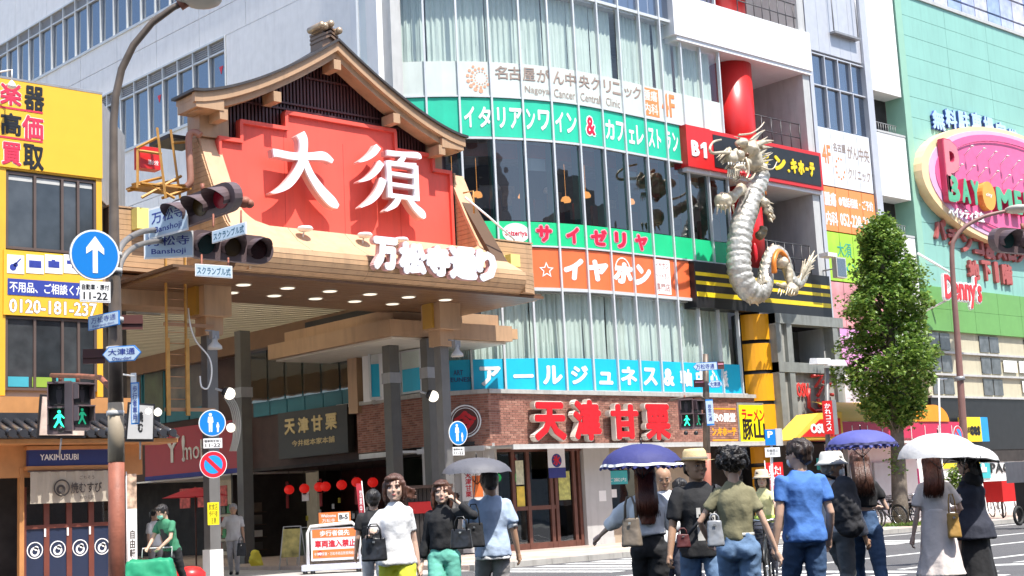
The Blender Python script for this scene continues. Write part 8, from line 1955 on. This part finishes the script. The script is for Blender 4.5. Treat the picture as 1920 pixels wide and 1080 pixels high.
def bag(label, c, w, h, d, az, m, hang=None, handles=2, name='handbag', cat='handbag', taper=.85, drop=.18):
    f = Fr((c[0], c[1]), az); t = thing(name, label, cat, tuple(c)); z = c[2]; g = MB(); pts = []
    g.rings([ering(f(0, z-h/2+h*q, 0), w/2*(1-(1-taper)*q)*(0.94 if q in (0, 1) else 1), d/2*(1-.45*q)*(0.85 if q in (0, 1) else 1), 24, 4, Matrix.Rotation(radians(az), 3, 'Z')) for q in (0, .06, .35, .7, .95, 1)]); remesh(g, .008, 'bag_body', m, t, disp=.006, dscale=9, smooth=1)
    for s_ in ((-1, 1) if handles == 2 else (0,)):
        o = d*.22*s_; e = w*.27; MB().tube([f(-e, z+h*.40, o), f(-e*.9, z+h*.5+drop*.6, o*.7), f(-e*.45, z+h*.5+drop, o*.4), f(e*.45, z+h*.5+drop, o*.4), f(e*.9, z+h*.5+drop*.6, o*.7), f(e, z+h*.40, o)], .007, 8).build('handle', m, t)
    MB().fb(f, -.012, .012, z+h*.28, z+h*.36, d*.40, d*.45).build('clasp', CHR, t); return t
def strap(label_parent, pts, r, m, nm='strap'): MB().tube(pts, r, 6).build(nm, m, label_parent)

CW = cloth('white', (.80, .80, .80)); CBK = cloth('black', (.018, .018, .02)); CBK2 = cloth('charcoal', (.04, .04, .045)); CJE = cloth('jeans', (.12, .20, .33), var=.30, scale=5); CJD = cloth('dark_jeans', (.05, .10, .20), var=.2, scale=5); CKH = cloth('khaki', (.23, .21, .12)); CBL = cloth('royal_blue', (.07, .19, .52)); CLB = cloth('light_blue', (.42, .52, .68)); CGN = cloth('sea_green', (.14, .46, .36)); CYG = cloth('yellow_green', (.60, .62, .05)); CGY = cloth('warm_grey', (.36, .34, .33)); CBE = cloth('beige', (.80, .70, .65)); CNV = cloth('navy_black', (.03, .033, .05)); CLG = cloth('pale_grey', (.48, .48, .50)); CDG = cloth('dark_green', (.03, .09, .05)); LEB = mat('black_leather', (.015, .015, .017), .35, spec=.6); TPE = mat('taupe_leather', (.20, .16, .12), .5); STRAWM = mat('straw', (.68, .52, .28), .8, var=.1, scale=30, bump=.3, bscale=120)
TO = 48.0; CM = 228.0       # heading away from / towards the camera
WSH = dict(m=mat('white_shoe', (.6, .6, .58), .5)); BSH = dict(m=BLACK)
# 1 woman in white T-shirt
p1 = person('woman in a white short-sleeved top and lime trousers walking towards the camera with a phone', 741, 14.2, 1.745, CM+4, sk=SK3, female=True, rh=(.135, .17, .69), rhint=(.5, -.3, -1), lh=(-.125, -.03, .45), lf=(-.035, .14, .05), rf=(.035, -.16, .09), rcurl=.7, lcurl=.4,
    top=dict(m=CW, hem=.505, loose=1.06, flare=.012, sleeve=.66, sloose=1.25, amp=.014), bottom=dict(m=CYG, kind='trousers', wide=1.05), hair=dict(kind='bob', m=HBR, len=.72, flow=True), head_yaw=-4, shoes=WSH)
hd = p1['arms'][1][2]; t = thing('mobile_phone', 'dark mobile phone in the raised hand of the woman in white', 'phone', tuple(hd)); dv = F_.cross(Vector((0, 0, 1))).normalized(); c = hd+Vector((0, 0, .06)); MB().hexa([c+q for q in [dv*a*.075+Vector((0, 0, zz_))+Vector((F_.x, F_.y, 0))*b_ for zz_ in (-.006, .006) for a, b_ in ((-1, -.04), (1, -.04), (1, .04), (-1, .04))]]).build('phone_body', BLACK, t)
e1 = p1['arms'][1][1]; bag('large black leather tote hanging from the elbow of the woman in the white tunic', (P(702, 1028, 13.9).x, P(702, 1028, 13.9).y, P(702, 1030, 13.9).z), .25, .22, .12, -42, LEB, drop=.13, taper=.9)
# 2 man in black behind her
person('man in a black T-shirt seen from behind, left of the woman in white', 700, 19.5, 1.69, TO+8, sk=SK1, lh=(-.15, .08, .50), rh=(.15, -.05, .47), top=dict(m=CBK, loose=1.05, sleeve=.6), bottom=dict(m=CLG), hair=dict(kind='short', m=HB), facefx=False, near=False)
# 3 woman in black on the phone
p3 = person('woman in a black blouse and sea green trousers holding a phone to her ear', 829, 15.6, 1.69, CM-6, sk=SK3, female=True, lh=(-.10, .085, .875), lhint=(-1, .1, -1), rh=(.15, .0, .475), lf=(-.045, -.12, .07), rf=(.03, .13, .05), lcurl=.8, top=dict(m=CBK, hem=.575, loose=1.08, sleeve=1.7, sloose=1.2, amp=.012), bottom=dict(m=CGN, waist=.605, belt=BLACK), hair=dict(kind='long', m=HBR, len=1.25, flow=True, sway=-.1), head_yaw=10, shoes=BSH)
hd = p3['arms'][-1][2]; t = thing('mobile_phone', 'slim phone pressed to the ear of the woman in the black blouse', 'phone', tuple(hd)); c = hd+Vector((0, 0, .03)); MB().hexa([c+dv*a+Vector((0, 0, q))+Vector((F_.x, F_.y, 0))*b_ for q in (-.06, .06) for a, b_ in ((-.006, -.03), (.006, -.03), (.006, .03), (-.006, .03))]).build('phone_body', BLACK, t)
q = P(865, 1010, 14.7); bag('black structured handbag with twin handles at the hip of the woman in sea green trousers', tuple(q), .235, .20, .11, -52, LEB, drop=.12)
# 4 man in light blue with grey umbrella
p4 = person('man in a light blue over-shirt and grey trousers walking away under a grey umbrella', 920, 16.2, 1.79, TO+14, sk=SK2, lh=(-.10, .19, .61), lhint=(-.6, -.6, -.8), rh=(.165, .0, .47), lf=(-.05, .11, .05), rf=(.05, -.12, .08), lcurl=1.0, top=dict(m=CLB, hem=.475, loose=1.08, sleeve=.75, sloose=1.3, amp=.014), bottom=dict(m=CGY, wide=1.2), hair=dict(kind='short', m=HB), facefx=False, shoes=WSH, head_pitch=-8)
g = p4['X'](); h_ = p4['h']; g.rings([ering((0, 0, z*h_), .112*h_, .088*h_, 26) for z in (.452, .49)]); g.fin(); remesh(g, .012, 'white_undershirt_hem', CW, p4['t'], disp=.008, dscale=14)
for s_ in (-1, 1): 
    S_a, E_a, _ = p4['arms'][s_]; MB().tube([S_a*.28+E_a*.72, S_a*.08+E_a*.92], [.056, .058], 12).build('white_cuff', CW, p4['t'])
hnd = p4['arms'][-1][2]; umbrella('dark grey umbrella tilted forward over the man in the light blue shirt', P(893, 858, 15.9), .39, .17, (-.02, -.04, 1), cloth('umbrella_grey', (.14, .14, .16), .6, transl=.15), hnd)
q = P(890, 1003, 15.7); bag('black soft bag hanging between the woman on the phone and the man with the umbrella', tuple(q), .22, .26, .12, -42, CBK, handles=2, drop=.2)
# 5 worker pushing the cart
p5 = person('worker in green polo, black apron and mint mask bending over a green cart', 322, 27.6, 1.74, CM-34, sk=SK1, lean=.10, lh=(-.10, .26, .545), rh=(.10, .26, .545), lhint=(-.6, -.6, -.4), rhint=(.6, -.6, -.4), lf=(-.05, -.20, .05), rf=(.05, .02, .05), top=dict(m=cloth('forest', (.05, .22, .12)), hem=.50, sleeve=.6), bottom=dict(m=CBK), hair=dict(kind='short', m=HB), mask=mat('mint_mask', (.25, .62, .48), .8), head_pitch=-22, near=False)
g = p5['X'](); h_ = p5['h']; g.rings([ering(p5['spine'](p5['zz'](z))+Vector((0, .012*h_, 0)), .075*h_, .068*h_, 22) for z in (.42, .5, .6, .7, .745)]); g.fin(); remesh(g, .015, 'black_apron', CBK2, p5['t'], disp=.008)
# 6 man far inside
p6 = person('man in a pale grey short-sleeved shirt and grey trousers walking out of the arcade', 437, 37.0, 1.79, CM+5, sk=SK2, lf=(-.05, .07, .045), rf=(.05, -.06, .05), lh=(-.15, .05, .47), rh=(.16, .14, .60), rhint=(.4, -.6, -.7), top=dict(m=cloth('oat', (.50, .48, .46)), hem=.49, loose=1.1, sleeve=.7), bottom=dict(m=CGY), hair=dict(kind='short', m=HGR), near=False, shoes=BSH)
q = P(453, 1030, 36.6); bag('dark bag carried low by the grey-shirted man in the arcade', tuple(q), .25, .32, .12, -42, LEB, drop=.15)
# 18 person half hidden at the far left
person('person in a white shirt half hidden behind the leaning pole by the phone shop', 289, 35.5, 1.72, CM+60, sk=SK1, top=dict(m=CW, sleeve=.7), bottom=dict(m=CGY), hair=dict(kind='short', m=HB), near=False)
# 7 woman with navy parasol
p7 = person('woman with long red-brown hair, white blouse and black trousers under a frilled navy parasol', 1213, 14.2, 1.745, TO-4, sk=SK3, female=True, lh=(-.28, .14, .60), lhint=(-.6, -.3, -1), rh=(.08, .17, .64), rhint=(.6, -.3, -1), lf=(-.03, .11, .05), rf=(.03, -.10, .06), lcurl=.6, rcurl=1, top=dict(m=CW, hem=.60, loose=1.16, flare=.01, sleeve=1.35, sloose=1.7, amp=.016), bottom=dict(m=CBK, wide=1.35, waist=.635), hair=dict(kind='long', m=HRD, len=1.95, sides=False), facefx=False, shoes=BSH)
CNP = cloth('parasol_navy', (.045, .05, .20), .7, transl=.12)
umbrella('navy parasol with white and dark frilled edge held by the long-haired woman in white', P(1202, 832, 14.0), .40, .215, (.01, -.02, 1), CNP, p7['arms'][1][2], ruffle=CW, cat='parasol')
q = P(1184, 998, 13.8); bag('taupe leather handbag hanging from the elbow of the woman under the frilled parasol', tuple(q), .20, .27, .13, -60, TPE, drop=.20, taper=.8)
# 8 older man behind her
p8 = person('older balding man in a white shirt with hands raised beside the frilled parasol', 1247, 17.0, 1.745, CM+10, sk=SK2, rh=(.06, .21, .66), lh=(-.05, .22, .66), rhint=(.6, -.2, -1), lhint=(-.6, -.2, -1), top=dict(m=CW, sleeve=.8, loose=1.08), bottom=dict(m=CNV), hair=dict(kind='none', m=HGR), head_yaw=-12, head_pitch=-14, rcurl=.9, lcurl=.9, near=False)
p8b = person('person in navy jacket and black backpack walking behind the straw hat man', 1276, 19.5, 1.63, TO+50, sk=SK1, female=True, lh=(-.12, .12, .58), top=dict(m=cloth('deep_navy', (.03, .05, .12)), hem=.44, loose=1.12, sleeve=1.8), bottom=dict(m=CNV, len=.8), hair=dict(kind='bob', m=HB, len=.8, sides=False), facefx=False, lf=(-.04, .16, .05), rf=(.04, -.22, .12), near=False, shoes=dict(m=cloth('grey_shoe', (.2, .2, .2))))
g = p8b['X'](); g.rings([ering((0, 0, z*p8b['h']), .115*p8b['h'], .09*p8b['h'], 24) for z in (.36, .45)]); g.fin().build('checked_hem', CLG, p8b['t'])
g = p8b['X'](); g.ball((0, -.12*p8b['h'], .70*p8b['h']), 1, 14, 10, (.15, .10, .22)); g.fin(); o = remesh(g, .015, 'pack', CBK, None, disp=.01); o.name = 'backpack'; tag(o, 'black backpack on the person in the navy jacket', 'backpack')
# 9 straw hat man
p9 = person('man in straw hat, black T-shirt with pale print and blue jeans striding forward', 1309, 13.3, 1.79, CM+14, sk=SK2, lh=(-.16, .02, .475), rh=(.185, .03, .47), lf=(-.05, .05, .05), rf=(.05, -.23, .10), top=dict(m=CBK, hem=.475, loose=1.08, sleeve=.78, sloose=1.3, amp=.013), bottom=dict(m=CJE, wide=1.08), hair=dict(kind='nape', m=HB), head_yaw=10, rcurl=.9, shoes=BSH)
hat(p9, 'fedora', STRAWM, band=mat('hat_ribbon', (.20, .19, .16), .7))
# printed picture on the T-shirt front, wrapped on the chest
g = p9['X'](); hh_ = p9['h']; n = 10; rows = []
PRN = mat('pale_print', (.62, .60, .56), .8, var=.12, scale=14)
def chest(a, z, e=.030): 
    rx, ry = .096*1.08*hh_, .067*1.08*hh_; t_ = a; c = p9['spine'](z*hh_); return c+Vector((rx*sin(t_), ry*cos(t_)+e, 0))
for i in range(n+1): rows.append([chest(-.62+1.05*k/n, .555+.165*i/n) for k in range(n+1)])
for i in range(n):
    for k in range(n):
        if abs(k/n-.5)+abs(i/n-.6)*.6 < .42 and not (k < 3 and i < 4): continue
        g.face([rows[i][k], rows[i+1][k], rows[i+1][k+1], rows[i][k+1]])
g.fin().build('chest_print', PRN, p9['t'])
strap(p9['t'], [p9['W'](v_) for v_ in ((-.10*hh_, .02*hh_, .83*hh_), (-.03*hh_, .105*hh_, .74*hh_), (.04*hh_, .118*hh_, .66*hh_), (.10*hh_, .09*hh_, .585*hh_))], .016, CBK2, 'cross_strap')
q = P(1268, 1020, 13.1); t = bag('small dark red pouch held low beside the straw hat man', tuple(P(1281, 1014, 13.0)), .13, .12, .06, -42, mat('maroon_leather', (.10, .02, .02), .5), handles=1, drop=.05, name='pouch', cat='pouch')
# 10 woman in khaki
p10 = person('curly-haired woman in a khaki T-shirt and blue jeans walking away with a shoulder bag', 1379, 12.6, 1.775, TO-6, sk=SK1, female=True, build=1.0, lh=(-.14, .10, .56), lhint=(-.8, -.7, -.3), rh=(.19, -.01, .48), lf=(-.045, .10, .05), rf=(.045, -.08, .05), top=dict(m=CKH, hem=.565, loose=1.0, sleeve=.58, sloose=1.25, amp=.013), bottom=dict(m=CJE, belt=mat('pale_belt', (.45, .45, .42), .5), waist=.60, amp=.012), hair=dict(kind='curly', m=HB, amp=.012), facefx=False, shoes=WSH)
q = P(1341, 1000, 11.9); bg = bag('silver grey bag on a thin black strap at the khaki woman hip', tuple(q), .14, .21, .08, -50, mat('silver_leather', (.32, .33, .35), .4, metal=.2), handles=1, drop=.05, name='shoulder_bag', cat='shoulder bag')
hk = p10['h']; strap(bg, [q+Vector((0, 0, .08)), p10['W']((-.13*hk, -.02*hk, .70*hk)), p10['W']((-.098*hk, -.01*hk, .842*hk)), p10['W']((-.08*hk, .07*hk, .76*hk))], .007, BLACK)
# 11 cyclist
pb_ = P(1438, 1030, 21.5)
bkc = bicycle('dark bicycle ridden by the person in the yellow top and beige hat', ('dark', (.04, .04, .05)), group=None) if False else copy_tree(bk1, (pb_.x, pb_.y, .009), radians(215), 'dark bicycle ridden by the person in the yellow top and beige hat')
del bkc['group']; bkc.rotation_euler.x = 0
cyc = bkc.location
p11 = person('cyclist in a beige hat and pale yellow top riding between the khaki and blue shirts', 1438, 21.5, 1.64, 215, sk=SK3, female=True, seat=.92, lean=.06, lh=(-.13, .33, .62), rh=(.13, .33, .62), lhint=(-.4, 0, -1), rhint=(.4, 0, -1), lf=(-.05, .03, .12), rf=(.05, .20, .28), top=dict(m=cloth('pale_yellow', (.72, .68, .35)), sleeve=.7, hem=.52), bottom=dict(m=CNV), hair=dict(kind='bob', m=HB, len=.8), near=False, base=(cyc[0]+.2*cos(radians(35)), cyc[1]+.2*sin(radians(35)), 0))
hat(p11, 'bucket', mat('beige_hat', (.60, .50, .36), .8)); g = p11['X'](); v_ = p11['spine'](p11['zz'](.66)); g.rings([ering(p11['spine'](p11['zz'](z)), .101*1.64, .074*1.64, 22) for z in (.54, .60)]); g.fin().build('lime_panel', mat('lime_patch', (.40, .55, .10), .8), p11['t'])
# 12 man in blue
p12 = person('broad man in a royal blue T-shirt and dark jeans walking away, face turned left', 1505, 13.6, 1.87, TO+14, sk=SK1, build=1.0, lh=(-.17, .0, .46), rh=(.15, .04, .50), lf=(-.05, .08, .05), rf=(.05, -.09, .05), top=dict(m=CBL, hem=.495, loose=1.06, sleeve=.62, sloose=1.2, amp=.014), bottom=dict(m=CJD, wide=1.15), hair=dict(kind='short', m=HDK, amp=.012), head_yaw=34, shoes=BSH)
g = p12['X'](); g.ball(p12['HPl'](0, .28, .22), 1, 12, 8, (.26*p12['hh'], .16*p12['hh'], .2*p12['hh']), p12['Rh']); g.fin().build('face_mask', WPAINT, p12['t'])
# 13 older man with backpack
p13 = person('older man in a white bucket hat, face mask and white shirt carrying a black backpack', 1567, 15.6, 1.77, -8, sk=SK2, lh=(-.15, .04, .47), rh=(.16, .07, .47), lf=(-.05, .12, .05), rf=(.05, -.12, .06), top=dict(m=CLG, hem=.53, sleeve=1.85, sloose=1.3), bottom=dict(m=CGY if False else cloth('slate', (.12, .125, .13)), wide=1.2), hair=dict(kind='short', m=HGR), mask=WPAINT, head_yaw=-45, shoes=BSH)
hat(p13, 'bucket', mat('white_hat', (.75, .73, .66), .8))
q = P(1583, 945, 15.1); t = thing('backpack', 'large black backpack worn by the older man in the white hat', 'backpack', tuple(q)); g = MB(); g.ball(q, 1, 16, 12, (.17, .17, .30)); g.ball(q+Vector((.05, .0, -.22)), 1, 12, 8, (.17, .14, .14)); remesh(g, .014, 'pack_body', CBK2, t, disp=.03, dscale=6); MB().tube([q+Vector((-.05, .05, .27)), q+Vector((-.12, .1, .30)), P(1560, 885, 15.5)], .02, 6).build('shoulder_strap', BLACK, t)
# 14 woman black top
p14 = person('woman with wavy brown hair, black cropped top and jeans under a blue parasol', 1618, 16.0, 1.79, TO-2, sk=SK3, female=True, lh=(-.05, .16, .60), lhint=(-.7, -.4, -1), rh=(.07, .15, .66), rhint=(.7, -.4, -1), lf=(-.03, .10, .05), rf=(.06, -.20, .07), rcurl=1, top=dict(m=CBK, hem=.665, loose=1.08, sleeve=.55, sloose=1.4), bottom=dict(m=CJD, waist=.635, amp=.010), hair=dict(kind='long', m=HBR, len=1.35, sides=False, sway=.05, amp=.014), facefx=False, shoes=BSH)
umbrella('blue parasol with a thin dark scalloped edge over the woman in the black cropped top', P(1613, 806, 15.1), .365, .165, (0, 0, 1), cloth('parasol_blue', (.10, .11, .38), .7, transl=.12), p14['arms'][1][2], cat='parasol', ruffle=cloth('parasol_edge', (.05, .05, .12)))
# 15 woman beige dress
p15 = person('woman with long auburn hair in a pale beige belted dress under a white parasol', 1754, 15.6, 1.72, TO-8, sk=SK3, female=True, lh=(-.155, .02, .475), rh=(.09, .16, .64), rhint=(.7, -.3, -1), lf=(-.02, .10, .05), rf=(.03, -.08, .05), rcurl=1, lcurl=.8, top=dict(m=CBE, hem=.64, loose=1.04, sleeve=.72, sloose=1.7, amp=.012, name='dress_bodice'), bottom=dict(m=CBE, kind='skirt', hem=.245, waist=.655, rb=.150, pw=.7, name='dress_skirt', amp=.013, fs=7), hair=dict(kind='long', m=HRD, len=1.35, sides=False, sway=-.12), facefx=False, shoes=BSH)
UW = cloth('parasol_white', (.82, .82, .82), .7, transl=.35)
umbrella('white parasol with a scalloped edge held by the woman in the beige dress', P(1758, 812, 15.4), .44, .27, (.0, -.03, 1), UW, p15['arms'][1][2], cat='parasol')
q = P(1788, 985, 15.4); bag('mustard brown shoulder bag between the beige dress and the dark vest', tuple(q), .14, .26, .10, -42, mat('mustard_leather', (.42, .24, .06), .5), handles=1, drop=.2, name='shoulder_bag', cat='shoulder bag')
# 16 woman dark vest
p16 = person('woman in dark cap, long navy sleeveless vest and black skirt at the right', 1822, 16.5, 1.73, TO+38, sk=SK3, female=True, lh=(-.12, .10, .50), rh=(.07, .15, .64), rhint=(.7, -.3, -1), lf=(-.03, .10, .05), rf=(.03, -.12, .06), rcurl=1, lcurl=.8, top=dict(m=CNV, hem=.44, loose=1.2, flare=.03, sleeve=.02, amp=.012, name='long_vest'), bottom=dict(m=CBK, kind='skirt', hem=.08, waist=.62, rb=.150, pw=.6, name='long_skirt'), hair=dict(kind='long', m=HB, len=.9, sides=False), head_yaw=30, facefx=True, shoes=BSH)
hat(p16, 'cap', mat('black_cap', (.015, .015, .018), .8))
g = p16['X'](); g.ball((0, -.03*1.73, .82*1.73), 1, 14, 10, (.13, .10, .10)); g.fin(); remesh(g, .014, 'black_scarf', CBK, p16['t'], disp=.015)
umbrella('white topped umbrella with a black lining tilted over the woman in the dark vest', P(1812, 832, 16.3), .37, .17, (.10, -.10, 1), UW, p16['arms'][1][2], inner=CBK)
